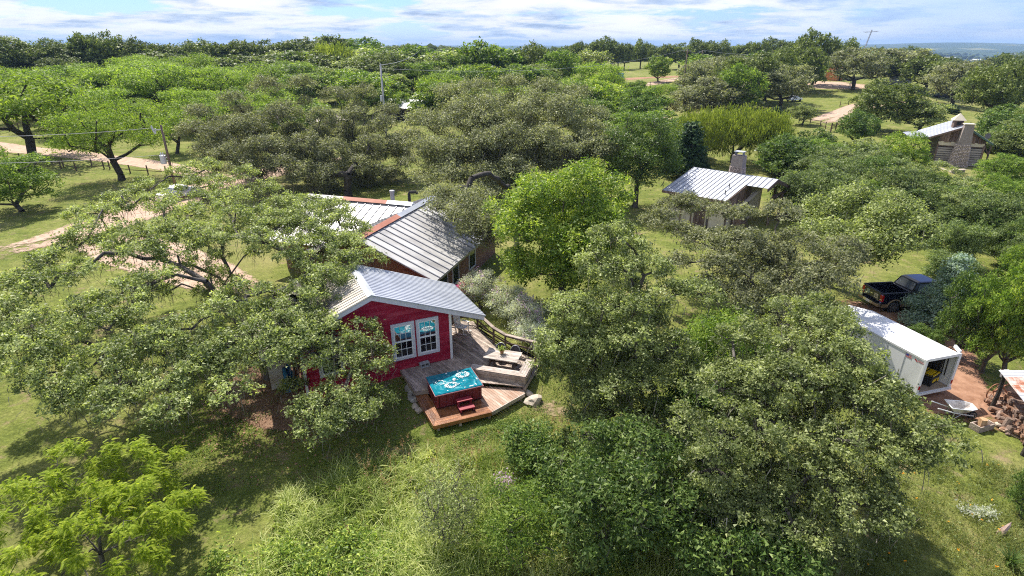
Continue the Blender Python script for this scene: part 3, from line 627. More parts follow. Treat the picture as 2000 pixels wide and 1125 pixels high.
def build_deck():
    org = (-2.0, 24.0); t = thing('wooden_deck', 'two-level plank deck wrapping the corner of the red house, wet around the hot tub', 'deck', (*org, 0.0))
    loc = lambda P: [(p[0] - org[0], p[1] - org[1]) for p in P]
    upper = [(-5.70, 25.16), (-4.63, 23.21), (-1.55, 23.98), (0.60, 23.62), (1.22, 25.3), (1.46, 26.25), (-0.34, 27.25), (-1.02, 28.05), (-2.02, 30.0), (-2.35, 30.75), (-5.22, 30.65), (-3.13, 26.34)]
    PD = (0.63, -0.78)
    for p in strips(loc(upper), PD, 0.142, 0.010): MB().prism(p, ZU - 0.035 + random.uniform(-0.003, 0.003), ZU + random.uniform(-0.003, 0.003)).build('plank', WOODGREY, t)
    A, Bp, Cp, D = (-4.60, 23.16), (-3.46, 20.83), (-0.94, 21.87), (0.60, 23.38); E_ = (-1.5, 24.0)
    d1 = nrm(np.array(Cp) - np.array(Bp)); n1 = np.array([-d1[1], d1[0]]); d2 = nrm(np.array(A) - np.array(Bp)); n2 = np.array([d2[1], -d2[0]])
    fw, lw = 1.02, 0.62
    front = [Bp, Cp, tuple(np.array(Cp) + n1 * fw * 1.02 - d1 * 0.15), tuple(np.array(Bp) + n1 * fw + d2 * 0.0 + d1 * 0.45)]
    left = [tuple(np.array(Bp) + d2 * 0.0), tuple(np.array(Bp) + n1 * fw + d1 * 0.45), tuple(np.array(A) + n2 * (lw + 0.1)), A]
    right = [tuple(np.array(Cp)), D, (0.64, 23.77), E_, (-2.2, 23.4), tuple(np.array(Cp) + n1 * fw * 1.02 - d1 * 0.15)]
    base = [tuple(np.array(Bp) + n1 * fw + d1 * 0.45), tuple(np.array(Cp) + n1 * fw * 1.02 - d1 * 0.15), (-2.2, 23.4), E_, (-4.5, 23.16), tuple(np.array(A) + n2 * (lw + 0.1))]
    for poly, dr, mat in ((front, d1, WOODWET), (left, d2, WOODWET), (right, PD, WOODMIX), (base, d2, WOODWET)):
        for p in strips(loc(poly), dr, 0.142, 0.010): MB().prism(p, ZL - 0.035, ZL + random.uniform(-0.003, 0.003)).build('plank', mat, t)
    def fascia(p, q, z, h, mat, out=0.02):
        p = np.array(p) - org; q = np.array(q) - org; MB().bar((*p, z - h / 2), (*q, z - h / 2), 0.04, h).build('edge_board', mat, t)
    off = lambda p, n, k: tuple(np.array(p) + np.array(n) * k)
    fascia(off(Bp, -n1, 0.024), off(Cp, -n1, 0.024), ZL - 0.002, 0.20, WOODWET); 
    nr = np.array([0.71, -0.70]); fascia(off(Cp, nr, 0.024), off(D, nr, 0.024), ZL - 0.002, 0.20, WOODDRY)
    fascia(off(A, -n2, 0.024), off(Bp, -n2, 0.024), ZL - 0.002, 0.20, WOODWET)
    fascia((-5.72, 25.14), (-4.66, 23.17), ZU - 0.002, 0.22, WOODGREY); fascia((-4.63, 23.17), (-1.55, 23.94), ZU - 0.04, 0.16, WOODGREY)
    fascia((0.64, 23.6), (1.25, 25.3), ZU - 0.002, 0.22, WOODGREY); fascia((1.25, 25.3), (1.5, 26.25), ZU - 0.002, 0.22, WOODGREY)
    for x, y, z in ((-3.3, 21.05, ZL), (-2.35, 21.4, ZL), (-1.05, 21.95, ZL), (-0.2, 22.75, ZL), (0.42, 23.3, ZL), (-4.4, 23.0, ZL), (0.62, 23.75, ZU), (1.2, 25.2, ZU), (1.4, 26.1, ZU), (-5.5, 25.0, ZU)):
        g = float(gh(x, y)) - 0.3; MB().box((x - org[0], y - org[1], (g + z - 0.05) / 2), (0.12, 0.12, z - 0.05 - g)).build('deck_post', WOODGREY, t)
    # railing round the far edge
    rp = [(-2.02, 29.85), (-1.02, 27.98), (-0.36, 27.16), (1.44, 26.2), (1.22, 25.45)]
    for p in rp: MB().box((p[0] - org[0], p[1] - org[1], ZU + 0.46), (0.11, 0.11, 0.98)).build('railing_post', WOODDARK, t)
    for a, b in zip(rp[:-1], rp[1:]):
        a3 = Vector((a[0] - org[0], a[1] - org[1], 0)); b3 = Vector((b[0] - org[0], b[1] - org[1], 0)); z = Vector((0, 0, 1))
        MB().bar(a3 + z * (ZU + 0.98), b3 + z * (ZU + 0.98), 0.19, 0.05).build('handrail', WOODGREY, t)
        MB().bar(a3 + z * (ZU + 0.90), b3 + z * (ZU + 0.90), 0.04, 0.11).build('rail', WOODDARK, t); MB().bar(a3 + z * (ZU + 0.5), b3 + z * (ZU + 0.5), 0.04, 0.09).build('rail', WOODDARK, t)
    MB().bar((-5.1 - org[0], 30.6 - org[1], ZU + 0.9), (-2.1 - org[0], 30.4 - org[1], ZU + 0.9), 0.05, 0.12).build('rail', WOODGREY, t)
    MB().bar((-5.1 - org[0], 30.6 - org[1], ZU + 0.45), (-2.1 - org[0], 30.4 - org[1], ZU + 0.45), 0.05, 0.12).build('rail', WOODDARK, t)
build_deck()
def build_bench():
    o = np.array([0.55, 23.9]); t = thing('corner_bench', 'L-shaped slatted wooden bench built along the deck edge behind the hot tub', 'bench', (*o, ZU))
    zt = 0.42
    F0, F1, R1 = np.array([-2.12, 24.62]), np.array([0.66, 23.80]), np.array([1.16, 25.40]); I0, I1, J1 = np.array([-2.0, 25.05]), np.array([0.36, 24.36]), np.array([0.74, 25.52])
    def lerp(a, b, u): return a + (b - a) * u
    for k in range(4):
        u0, u1 = k / 4 + 0.012, (k + 1) / 4 - 0.012
        P = [lerp(F0, I0, u0), lerp(F1, I1, u0), lerp(F1, I1, u1), lerp(F0, I0, u1)]; MB().prism([tuple(p - o) for p in P], zt - 0.04, zt).build('slat', WOODGREY if k == 0 else WOODDRY, t)
        P = [lerp(F1, I1, u0), lerp(R1, J1, u0), lerp(R1, J1, u1), lerp(F1, I1, u1)]
        P[0] = P[0] + nrm(R1 - F1) * 0.012; P[3] = P[3] + nrm(R1 - F1) * 0.012
        MB().prism([tuple(p - o) for p in P], zt - 0.04, zt).build('slat', WOODDRY, t)
    nf = nrm(np.array([(F1 - F0)[1], -(F1 - F0)[0]])); nr_ = nrm(np.array([(R1 - F1)[1], -(R1 - F1)[0]]))
    for k in range(3):
        z = zt - 0.055 - k * 0.205 - 0.09
        for a, b, n in ((F0, F1, nf), (F1, R1, nr_)):
            a2 = a - o + n * 0.01; b2 = b - o + n * 0.01; MB().bar((*a2, z), (*b2, z), 0.035, 0.185).build('side_board', WOODGREY, t)
    for p in (F0, lerp(F0, F1, 0.5), F1 - nf * 0.1, lerp(F1, R1, 0.55), R1):
        q = p - o - nf * 0.06; MB().box((q[0], q[1], zt / 2 - 0.15), (0.09, 0.09, zt + 0.2)).build('bench_post', WOODDARK, t)
build_bench()

# ================================================================== HOT TUB
TUBWOOD = M('burgundy_cabinet', (0.120, 0.013, 0.020), (0.175, 0.022, 0.030), 3, 0.5, 0.12, var=0.08, stretch=(1, 1, 6))
TUBDARK = M('dark_burgundy', (0.050, 0.008, 0.010), None, rough=0.6)
TEAL = M('teal_acrylic', (0.000, 0.120, 0.170), (0.003, 0.210, 0.280), 5, 0.18, 0, spec=0.6)
BURG = M('burgundy_step_plastic', (0.230, 0.020, 0.034), (0.290, 0.030, 0.045), 6, 0.45, 0.03, var=0.05)
def water_mat():
    m, nt, N, L, b = new_mat('bubbling_water'); b.inputs['Roughness'].default_value = 0.08; b.inputs['Specular IOR Level'].default_value = 0.6
    tc = N.new('ShaderNodeTexCoord'); n = N.new('ShaderNodeTexNoise'); n.inputs['Scale'].default_value = 2.1; n.inputs['Detail'].default_value = 8; n.inputs['Roughness'].default_value = 0.65; n.inputs['Distortion'].default_value = 0.9; L.new(tc.outputs['Object'], n.inputs[0])
    r = N.new('ShaderNodeValToRGB'); L.new(n.outputs[0], r.inputs[0]); e = r.color_ramp.elements; e[0].position = 0.36; e[0].color = (0.000, 0.100, 0.145, 1); e[1].position = 0.68; e[1].color = (0.160, 0.420, 0.460, 1); q = e.new(0.52); q.color = (0.003, 0.180, 0.245, 1)
    L.new(r.outputs[0], b.inputs['Base Color']); n2 = N.new('ShaderNodeTexNoise'); n2.inputs['Scale'].default_value = 9; n2.inputs['Detail'].default_value = 4; L.new(tc.outputs['Object'], n2.inputs[0])
    bp = N.new('ShaderNodeBump'); bp.inputs['Strength'].default_value = 0.35; bp.inputs['Distance'].default_value = 0.04; L.new(n2.outputs[0], bp.inputs['Height']); L.new(bp.outputs[0], b.inputs['Normal']); return m
FOAM = M('white_foam', (0.620, 0.720, 0.740), (0.820, 0.850, 0.860), 9, 0.7, 0.2)
PLASTIC = M('white_plastic', (0.700, 0.720, 0.720), None, rough=0.4)
def build_tub():
    FL = np.array([-3.50, 21.93]); FR = np.array([-1.36, 22.83]); BL = np.array([-4.33, 23.46]); d = nrm(FR - FL); n = np.array([-d[1], d[0]]); Lx = np.linalg.norm(FR - FL); Ly = float((BL - FL) @ n)
    rz = math.atan2(d[1], d[0]); c = FL + d * Lx / 2 + n * Ly / 2
    t = thing('hot_tub', 'square burgundy hot tub with bubbling teal water sunk into the lower deck', 'hot tub', (*c, ZL), rz)
    hx, hy, zt = Lx / 2, Ly / 2, 0.83
    MB().box((0, 0, 0.045), (Lx - 0.16, Ly - 0.16, 0.09)).build('plinth', TUBDARK, t)
    cab = MB().box((0, 0, 0.41), (Lx - 0.12, Ly - 0.12, 0.66)).build('cabinet', TUBDARK, t)
    for sx in (-1, 1):
        for sy in (-1, 1): MB().lathe([(0.085, 0.08), (0.085, 0.745)], 12, (sx * (hx - 0.125), sy * (hy - 0.125), 0)).build('corner_post', TUBWOOD, t, smooth=False)
    for axis, half, off, k in (('x', hx - 0.21, hy - 0.05, 6), ('y', hy - 0.21, hx - 0.05, 4)):
        w = 2 * half / k
        for s in (-1, 1):
            for i in range(k):
                u = -half + (i + 0.5) * w; mb = MB()
                for j in range(7):     # shallow horizontal moulding on every panel
                    zz = 0.10 + (j + 0.5) * 0.092
                    if axis == 'x': mb.box((u, s * (off - 0.002 * (j % 2)), zz), (w - 0.014, 0.03, 0.087))
                    else: mb.box((s * (off - 0.002 * (j % 2)), u, zz), (0.03, w - 0.014, 0.087))
                mb.build('side_panel', TUBWOOD, t)
    rim = MB(); o_, i_ = (hx, hy), (hx - 0.17, hy - 0.17)
    def ring(a, z): return [(-a[0], -a[1], z), (a[0], -a[1], z), (a[0], a[1], z), (-a[0], a[1], z)]
    V = ring((hx, hy), 0.745) + ring((hx, hy), 0.80) + ring((hx - 0.03, hy - 0.03), zt) + ring(i_, zt - 0.01) + ring((hx - 0.22, hy - 0.22), zt - 0.12) + ring((hx - 0.12, hy - 0.12), 0.745)
    rim.add(V, [(a * 4 + k, a * 4 + (k + 1) % 4, (a + 1) * 4 + (k + 1) % 4, (a + 1) * 4 + k) for a in range(5) for k in range(4)] + [(20 + k, 20 + (k + 1) % 4, (k + 1) % 4, k) for k in range(4)]); rim.build('rim', TEAL, t)
    ed = MB()
    for s in (-1, 1):
        ed.box((0, s * (hy + 0.008), 0.772), (Lx + 0.05, 0.022, 0.045)); ed.box((s * (hx + 0.008), 0, 0.772), (0.022, Ly + 0.004, 0.045))
    ed.build('rim_trim', M('pinkish_rim_edge', (0.36, 0.13, 0.15), None, rough=0.5), t)
    wm = MB(); wx, wy = hx - 0.165, hy - 0.165; gx, gy = 40, 32; vs_ = []; q = np.random.default_rng(3)
    for j in range(gy + 1):
        for i in range(gx + 1):
            x = -wx + 2 * wx * i / gx; y = -wy + 2 * wy * j / gy
            b_ = sum(0.035 * math.exp(-((x - a) ** 2 + (y - c_) ** 2) / 0.05) for a, c_ in ((-0.22, -0.28), (0.55, 0.38)))
            vs_.append((x, y, zt - 0.045 + b_ + 0.008 * math.sin(x * 14 + y * 5) * math.sin(y * 11) + q.normal() * 0.003))
    wm.add(vs_, [(j * (gx + 1) + i, j * (gx + 1) + i + 1, (j + 1) * (gx + 1) + i + 1, (j + 1) * (gx + 1) + i) for j in range(gy) for i in range(gx)]); wm.build('water', water_mat(), t, smooth=True)
    fo = MB()
    for a, c_, R0, k in ((-0.22, -0.28, 0.26, 190), (0.55, 0.38, 0.27, 210), (-0.62, 0.12, 0.2, 50), (0.22, -0.1, 0.25, 22)):
        for _ in range(k):
            th = q.uniform(0, 6.28); rr = R0 * (0.35 + 0.65 * q.random() ** 0.5) if q.random() < 0.6 else R0 * q.normal(1.0, 0.07)
            s = q.uniform(0.008, 0.026); x, y = a + rr * math.cos(th) * 1.15, c_ + rr * math.sin(th) * 0.85
            fo.add([(x + s * math.cos(u) * q.uniform(0.8, 1.8), y + s * math.sin(u), zt - 0.02 + 0.02 * math.exp(-rr)) for u in (0, 1.57, 3.14, 4.71)] + [(x, y, zt + 0.004)], [(0, 1, 4), (1, 2, 4), (2, 3, 4), (3, 0, 4)])
    fo.build('foam', FOAM, t, kind='stuff')
    for x, y, sx, sy, r_ in ((0.62, -hy + 0.12, 0.2, 0.05, 0.0), (0.30, -hy + 0.12, 0.06, 0.04, 0.3), (0.86, -hy + 0.20, 0.04, 0.16, 0.2), (hx - 0.1, -0.25, 0.04, 0.16, 0.1)):
        MB().box((x, y, zt + 0.004), (sx, sy, 0.022), r_).build('control_pad', PLASTIC, t, bevel=0.004)
    for x, y in ((-0.15, hy - 0.11), (0.42, hy - 0.12)): MB().lathe([(0.04, 0), (0.045, 0.025), (0.02, 0.04)], 12, (x, y, zt - 0.008)).build('valve_cap', PLASTIC, t)
    fl = MB().lathe([(0.03, -0.04), (0.085, 0.0), (0.09, 0.05), (0.05, 0.085), (0.02, 0.09)], 14).build('floating_dispenser', PLASTIC, None, smooth=True); p = c + d * 0.05 + n * 0.12; fl.location = (*p, ZL + zt - 0.05)
    tag(fl, 'small round white float bobbing in the hot tub water', 'float')
    # steps
    s = FL + d * 1.30 - n * 0.36; st = thing('tub_steps', 'two-tread burgundy plastic steps standing against the hot tub', 'steps', (*s, ZL), rz)
    for k, (y, z) in enumerate(((-0.19, 0.22), (0.16, 0.44))):
        MB().box((0, y, z - 0.025), (0.74, 0.30, 0.05)).build('tread', BURG, st, bevel=0.012)
    for sx in (-0.3, 0.3):
        MB().box((sx, -0.19, 0.10), (0.06, 0.24, 0.195)).build('side_support', BURG, st); MB().box((sx, 0.16, 0.20), (0.06, 0.24, 0.39)).build('side_support', BURG, st)
        MB().box((sx, -0.05, 0.02), (0.10, 0.62, 0.04)).build('foot', TUBDARK, st)
build_tub()

# ================================================================== THINGS ON THE DECK
TERRACOTTA = M('terracotta', (0.260, 0.110, 0.065), (0.330, 0.150, 0.095), 6, 0.8, 0.05)
WICKER = M('dark_wicker', (0.040, 0.033, 0.040), (0.085, 0.070, 0.080), 30, 0.7, 0.5)
STEELGREY = M('pale_grey_metal', (0.420, 0.430, 0.460), None, rough=0.4, metal=0.5)
def build_table():
    FL, FR, BR, BL = (np.array(v) for v in ((-1.46, 25.14), (0.22, 24.62), (0.54, 25.70), (-1.18, 26.10)))
    d = nrm(FR - FL); n = np.array([-d[1], d[0]]); rz = math.atan2(d[1], d[0]); c = (FL + FR + BR + BL) / 4
    t = thing('patio_table', 'long rustic plank table with trestle legs on the deck behind the corner bench', 'table', (*c, ZU), rz)
    Lx, Ly, zt = 1.80, 1.06, 0.75
    for i in range(6):
        w = Ly / 6; MB().box((random.uniform(-0.015, 0.015), -Ly / 2 + (i + 0.5) * w, zt - 0.02), (Lx, w - 0.008, 0.04 + random.uniform(-0.003, 0.003))).build('table_plank', WOODDRY, t)
    for sx in (-0.62, 0.62):
        MB().box((sx, 0, zt - 0.085), (0.09, Ly - 0.2, 0.08)).build('top_rail', WOODDARK, t)
        for sy in (-1, 1): MB().bar((sx, sy * 0.16, zt - 0.12), (sx, sy * 0.42, 0.0), 0.08, 0.1).build('leg', WOODDARK, t)
        MB().box((sx + 0.002, 0, 0.30), (0.06, 0.62, 0.09)).build('cross_rail', WOODDARK, t)
    MB().box((0, 0, 0.31), (1.2, 0.07, 0.08)).build('stretcher', WOODDARK, t)
    pt = thing('potted_plant', 'small leafy green plant in a terracotta pot on the patio table', 'plant', (*(c + d * -0.08 + n * 0.10), ZU + zt), 0)
    MB().lathe([(0.075, 0), (0.115, 0.19), (0.135, 0.19), (0.135, 0.235), (0.115, 0.235), (0.105, 0.20)], 18).build('pot', TERRACOTTA, pt)
    q = np.random.default_rng(5); P = q.normal(size=(170, 3)) * np.array([0.105, 0.105, 0.045]) + np.array([0, 0, 0.29]); Nn = nrm(q.normal(size=(170, 3)) * 0.5 + np.array([0, 0, 1])); V, F = leaf_quads(P, Nn, 0.09, 0.045, q, 0.3)
    put('foliage', np_mesh('foliage', V, F, LEAF['bright'], q.random(170)), pt, kind='stuff')
    def chair(p, face, label):
        ch = thing('patio_chair', label, 'chair', (*p, ZU), face, 'round-backed chairs at the patio table')
        MB().lathe([(0.2, 0), (0.235, 0.02), (0.235, 0.045), (0.2, 0.06)], 18, (0, 0, 0.42)).build('seat', WICKER, ch)
        pts = []; pan = MB(); vs_ = []
        for k in range(15):
            a = math.pi * k / 14; x, z = 0.29 * math.cos(a), 0.50 + 0.40 * math.sin(a); y = 0.20 + 0.06 * math.sin(a) - 0.03 * math.cos(2 * a); pts.append((x, y, z)); vs_.append((x * 0.96, y, z - 0.012))
        MB().tube([(0.27, 0.10, 0.44)] + pts + [(-0.27, 0.10, 0.44)], 0.019, 8).build('back_frame', STEELGREY, ch, smooth=True)
        pan.slab(vs_, (0, -1, 0), 0.014); pan.build('backrest', WICKER, ch)
        for sx in (-1, 1):
            MB().tube([(sx * 0.2, -0.16, 0.43), (sx * 0.25, -0.22, 0)], 0.014, 6).build('leg', WICKER, ch); MB().tube([(sx * 0.2, 0.16, 0.43), (sx * 0.25, 0.24, 0)], 0.014, 6).build('leg', WICKER, ch)
    chair(c + d * -0.38 + n * 0.66, rz, 'dark round-backed chair pushed to the table directly behind the pot')
    chair(c + d * 0.42 + n * 0.60, rz - 0.05, 'dark round-backed chair at the table end nearest the tree')
build_table()
def build_rocker():
    p = at(893, 652, ZU); t = thing('rocking_chair', 'white wooden rocking chair on the porch beside the red house wall', 'chair', (-2.88, 29.25, ZU), rad(62))
    for sx in (-0.27, 0.27):
        MB().tube([(sx, -0.5 + i * 0.1, 0.03 + 0.35 * ((i - 5) / 10) ** 2 * 0.9) for i in range(11)], 0.026, 6).build('rocker', WHITEPAINT, t, smooth=True)
        MB().bar((sx, -0.26, 0.05), (sx, -0.26, 0.62), 0.05).build('leg', WHITEPAINT, t); MB().bar((sx, 0.22, 0.06), (sx, 0.42, 1.12), 0.05).build('back_post', WHITEPAINT, t); MB().box((sx * 1.08, -0.03, 0.645), (0.09, 0.56, 0.03)).build('armrest', WHITEPAINT, t)
    for i in range(6): MB().box((0, -0.26 + i * 0.09, 0.42 - i * 0.006), (0.52, 0.075, 0.025)).build('seat_slat', WHITEPAINT, t)
    for i in range(6): x = -0.2 + i * 0.08; MB().bar((x, 0.24, 0.42), (x, 0.405, 1.05), 0.05, 0.018).build('back_slat', WHITEPAINT, t)
    MB().bar((-0.3, 0.42, 1.10), (0.3, 0.42, 1.10), 0.03, 0.12).build('top_rail', WHITEPAINT, t)
build_rocker()
def build_block():
    p = at(829, 716, ZU); t = thing('concrete_block', 'grey hollow concrete block lying on the deck below the window', 'block', (*p[:2], ZU), HX + 0.12)
    CON = M('grey_concrete', (0.260, 0.265, 0.280), (0.400, 0.405, 0.420), 9, 0.9, 0.3); f = MB(); L_, W_, H_ = 0.50, 0.24, 0.26
    for x in (-1, 0, 1): f.box((x * (L_ / 2 - 0.025), 0, H_ / 2), (0.05, W_, H_ - 0.1))
    f.box((0, 0, 0.025), (L_, W_, 0.05)); f.box((0, 0, H_ - 0.025), (L_, W_, 0.05)); f.build('shell', CON, t); MB().box((0, 0.02, H_ / 2), (L_ - 0.1, 0.01, H_ - 0.1)).build('hollow_shade', M('block_shade', (0.1, 0.1, 0.11), None, rough=0.9), t)  # the dark sheet stands in for the shade inside the block's hollows
build_block()
ROCK = M('pale_limestone', (0.330, 0.275, 0.215), (0.600, 0.520, 0.430), 2.2, 0.9, 0.5, var=0.12, bscale=9)
ROCKGREY = M('grey_limestone', (0.160, 0.150, 0.140), (0.420, 0.400, 0.370), 2.6, 0.9, 0.5, var=0.15, bscale=9)
for (x, y, r, lab, mt) in ((1042, 786, (0.44, 0.38, 0.25), 'large pale limestone boulder on the grass by the deck corner', ROCK), (1032, 772, (0.22, 0.20, 0.16), 'small pale rock touching the large boulder by the deck', ROCK),
        (806, 766, (0.34, 0.26, 0.26), 'largest grey rock in the pile at the deck step', ROCKGREY), (797, 762, (0.2, 0.2, 0.2), 'rounded grey rock on the house side of the rock pile', ROCKGREY), (814, 780, (0.26, 0.2, 0.15), 'flat grey rock at the foot of the rock pile', ROCKGREY),
        (806, 783, (0.2, 0.18, 0.14), 'small mossy rock below the rock pile', ROCKGREY), (811, 797, (0.18, 0.17, 0.14), 'pale rock alone on the grass beside the tub platform', ROCK), (819, 805, (0.22, 0.2, 0.13), 'low pale rock nearest the front of the tub platform', ROCK), (801, 776, (0.18, 0.14, 0.14), 'dark little rock leaning on the rock pile', ROCKGREY)):
    p = G(x, y); o = MB().rock((0, 0, 0.1), r, int(x * 7 + y), 2).build('rock', mt, None); o.location = (p[0], p[1], p[2]); o.rotation_euler = (0, 0, x * 0.7); tag(o, lab, 'rock', 'rocks around the deck')
def build_tarp():
    BLUE = M('blue_tarp_cloth', (0.012, 0.090, 0.240), (0.030, 0.190, 0.380), 5, 0.5, 0.3); p = G(572, 762)
    mb = MB(); q = np.random.default_rng(11); vs_ = []
    for j in range(9):
        for i in range(13):
            u, v = i / 12, j / 8; r = 0.32 * (1 - v * 0.45) + 0.06 * math.sin(u * 19 + v * 4); vs_.append((math.cos(u * 4.2) * r, math.sin(u * 4.2) * r * 0.7, v * 1.5 + 0.05 * math.sin(u * 9)))
    mb.add(vs_, [(j * 13 + i, j * 13 + i + 1, (j + 1) * 13 + i + 1, (j + 1) * 13 + i) for j in range(8) for i in range(12)]); o = mb.build('tarp', BLUE, None, smooth=True); o.location = tuple(p); o.rotation_euler = (0.1, -0.12, 0.8); tag(o, 'rolled blue tarp standing at the corner of the red house under the oak', 'tarp')
    p = G(553, 756); o = MB().box((0, 0, 1.05), (1.05, 0.03, 2.1)).build('metal_sheet', GALVOLD, None); o.location = tuple(p); o.rotation_euler = (-0.1, 0, HX + 0.1); tag(o, 'weathered grey metal sheet leaning beside the blue tarp', 'sheet')
build_tarp()

# ================================================================== LARGE NEAR TREES
def anchored_oak(name, label, anchors, cpx, zc, tilt, bulge, R, leaf, base_xy, fork_h, r_trunk, seed, fill=25, rmin=0.85, rmax=1.35, zmin=0.9, zmax=12.0, **kw):
    q = np.random.default_rng(seed); A, Rr, c2 = crown_clumps(anchors, cpx, zc, tilt, bulge, R, fill, q, rmin, rmax, zmin, zmax)
    b = np.array([base_xy[0], base_xy[1], float(gh(*base_xy))]); A = A - b
    return tree_object(name, label, 'tree', b, leaf, A, Rr, (0, 0, -0.15), (0.15, 0.1, fork_h), r_trunk, q, **kw)
LEFT_OAK = [(150,410),(235,388),(300,368),(350,350),(415,338),(470,352),(520,372),(575,398),(650,420),(692,452),(716,500),(500,430),(440,410),(380,428),(320,440),(270,455),(222,492),(130,478),(60,530),(25,548),(100,558),(165,540),
    (280,505),(350,488),(425,470),(500,480),(560,492),(625,496),(672,512),(225,575),(300,555),(260,612),(175,603),(75,630),(28,685),(100,678),(150,645),(210,650),(275,682),(210,706),(125,728),(60,745),(100,775),(165,755),(240,742),
    (325,652),(370,642),(425,612),(388,692),(450,672),(500,660),(430,716),(350,716),(310,752),(225,796),(450,762),(550,622),(588,582),(625,556),(650,598),(575,672),(622,682),(664,690),(714,662),(728,690),(722,715),(676,758),(650,786),(714,786),(620,808),(698,812),(350,780),(30,600),(8,640),(200,424),(262,402),(322,396),(382,382),(432,374),(182,452),(335,412),(408,400),(462,388),(545,402),(602,432),(90,505),(560,440),(620,462),(590,402),(598,452),(640,470),(662,472),(580,440),(540,430),(700,482),(690,520),(650,540),(605,520),(668,440),(640,410),(545,648),(582,640),(612,642),(538,688),(560,602),(600,694),(640,655),(500,610),(470,590),(450,440),(400,460),(350,455),(300,470),(520,455)]
anchored_oak('live_oak', 'huge spreading live oak whose crown covers the left side of the red house', LEFT_OAK, (400, 580), 4.6, 15, 1.5, 10.5, 'oak', (-12.3, 25.2), 1.9, 0.42, 21, fill=45, rmin=0.8, rmax=1.25, n_spray=17, n_leaf=84, L=0.108, W=0.066, moss=30, tw=26, spread=0.155, hollow=0.72)
OAK_A = [(1480,625),(1560,610),(1610,618),(1650,655),(1415,690),(1450,715),(1540,690),(1620,690),(1660,722),(1668,712),(1698,790),(1782,850),(1730,840),(1700,790),(1620,770),(1540,770),(1460,790),(1400,775),(1360,830),(1420,870),(1500,850),(1580,850),(1660,860),(1720,910),(1755,905),(1690,945),(1620,950),(1540,940),(1460,950),(1385,915),(1345,960),(1400,1005),(1480,1025),(1560,1035),(1625,1060),(1645,1005),(1700,1000),(1340,1040),(1590,650),(1650,745),(1500,740)]
anchored_oak('live_oak', 'big live oak nearest the camera, its crown hanging over the white trailer', OAK_A, (1580, 810), 4.4, 28, 1.6, 5.5, 'oak', (8.4, 16.3), 2.2, 0.36, 22, fill=40, rmin=0.75, rmax=1.15, n_spray=19, n_leaf=96, L=0.086, W=0.054, moss=36, tw=22, spread=0.125, hollow=0.72)
OAK_B = [(1200,470),(1262,478),(1160,530),(1222,528),(1290,530),(1120,600),(1182,598),(1250,600),(1322,590),(1372,600),(1100,655),(1092,700),(1112,680),(1172,668),(1240,680),(1312,668),(1140,748),(1200,740),(1270,738),(1332,740),(1152,808),(1202,818),(1262,808),(1180,868),(1128,850),(1250,880),(1080,712)]
anchored_oak('live_oak', 'tall live oak whose branches reach the railing beside the patio table', OAK_B, (1220, 650), 4.6, 48, 1.3, 5.0, 'oak', (5.4, 22.8), 2.0, 0.30, 23, fill=34, rmin=0.8, rmax=1.2, n_spray=20, n_leaf=86, L=0.102, W=0.062, moss=24, tw=18, spread=0.148, hollow=0.72)
OAK_C = [(1310,402),(1352,398),(1402,420),(1460,430),(1520,430),(1322,450),(1382,470),(1440,478),(1502,490),(1560,478),(1400,530),(1470,540),(1540,548),(1600,540),(1652,520),(1640,475),(1450,590),(1520,588),(1590,590),(1330,510),(1290,440),(1380,560),(1630,548)]
anchored_oak('live_oak', 'silvery green live oak in front of the tin-roofed cabin with the short stone chimney', OAK_C, (1480, 500), 4.6, 18, 1.3, 6.0, 'oakgrey', (14.8, 29.6), 2.0, 0.30, 24, fill=30, rmin=0.9, rmax=1.4, n_spray=20, n_leaf=70, L=0.125, W=0.075, moss=18, tw=16, spread=0.18, hollow=0.72)
OAK_D = [(1622,402),(1682,390),(1742,412),(1770,445),(1702,450),(1642,450),(1750,470),(1692,482),(1762,462),(1650,490),(1590,420),(1620,500),(1720,430),(1600,460)]
anchored_oak('live_oak', 'rounded live oak standing behind the black pickup truck', OAK_D, (1700, 465), 4.6, 22, 1.2, 5.0, 'oak', (22.6, 38.0), 2.0, 0.28, 25, fill=20, rmin=1.0, rmax=1.5, n_spray=20, n_leaf=50, L=0.155, W=0.09, moss=10, tw=14, spread=0.27)
OAK_E = [(402,242),(452,212),(520,192),(590,182),(652,200),(712,192),(762,230),(430,280),(482,260),(552,240),(622,240),(692,240),(742,270),(400,308),(452,320),(522,300),(590,290),(640,310),(722,308),(772,298),(482,350),(552,340),(602,348),(742,350),(792,338),(700,340),(640,355),(800,290),(380,275)]
anchored_oak('live_oak', 'grey twiggy live oak left of the wooden pole, behind the brick house', [(x, y - 14) for x, y in OAK_E], (590, 258), 6.6, 24, 1.8, 9.5, 'oakgrey', tuple(G(682, 388)[:2]), 2.6, 0.40, 26, fill=110, rmin=1.5, rmax=2.4, n_spray=28, n_leaf=44, L=0.18, W=0.11, moss=60, tw=36, spread=0.28, hollow=0.65, bark=BARK_DARK, moss_len=0.9)
OAK_F = [(872,200),(932,190),(1000,172),(1070,182),(1130,200),(1168,240),(832,250),(890,250),(952,240),(1022,230),(1090,240),(1150,270),(852,310),(902,300),(962,290),(1030,290),(1100,300),(1160,308),(832,360),(882,350),(942,350),(1010,345),(952,390),(1180,290),(820,300)]
anchored_oak('live_oak', 'grey twiggy live oak with a broad crown rising behind the brick house roof', [(x, y - 10) for x, y in OAK_F] + [(900, 215), (960, 205), (1040, 200), (1100, 215), (990, 260), (1060, 265), (930, 275)], (1000, 280), 6.6, 34, 1.8, 9.0, 'oakgrey', tuple(G(1012, 392)[:2]), 2.8, 0.42, 27, fill=110, rmin=1.5, rmax=2.4, n_spray=28, n_leaf=44, L=0.18, W=0.11, moss=60, tw=30, spread=0.33, bark=BARK_DARK, moss_len=0.9)
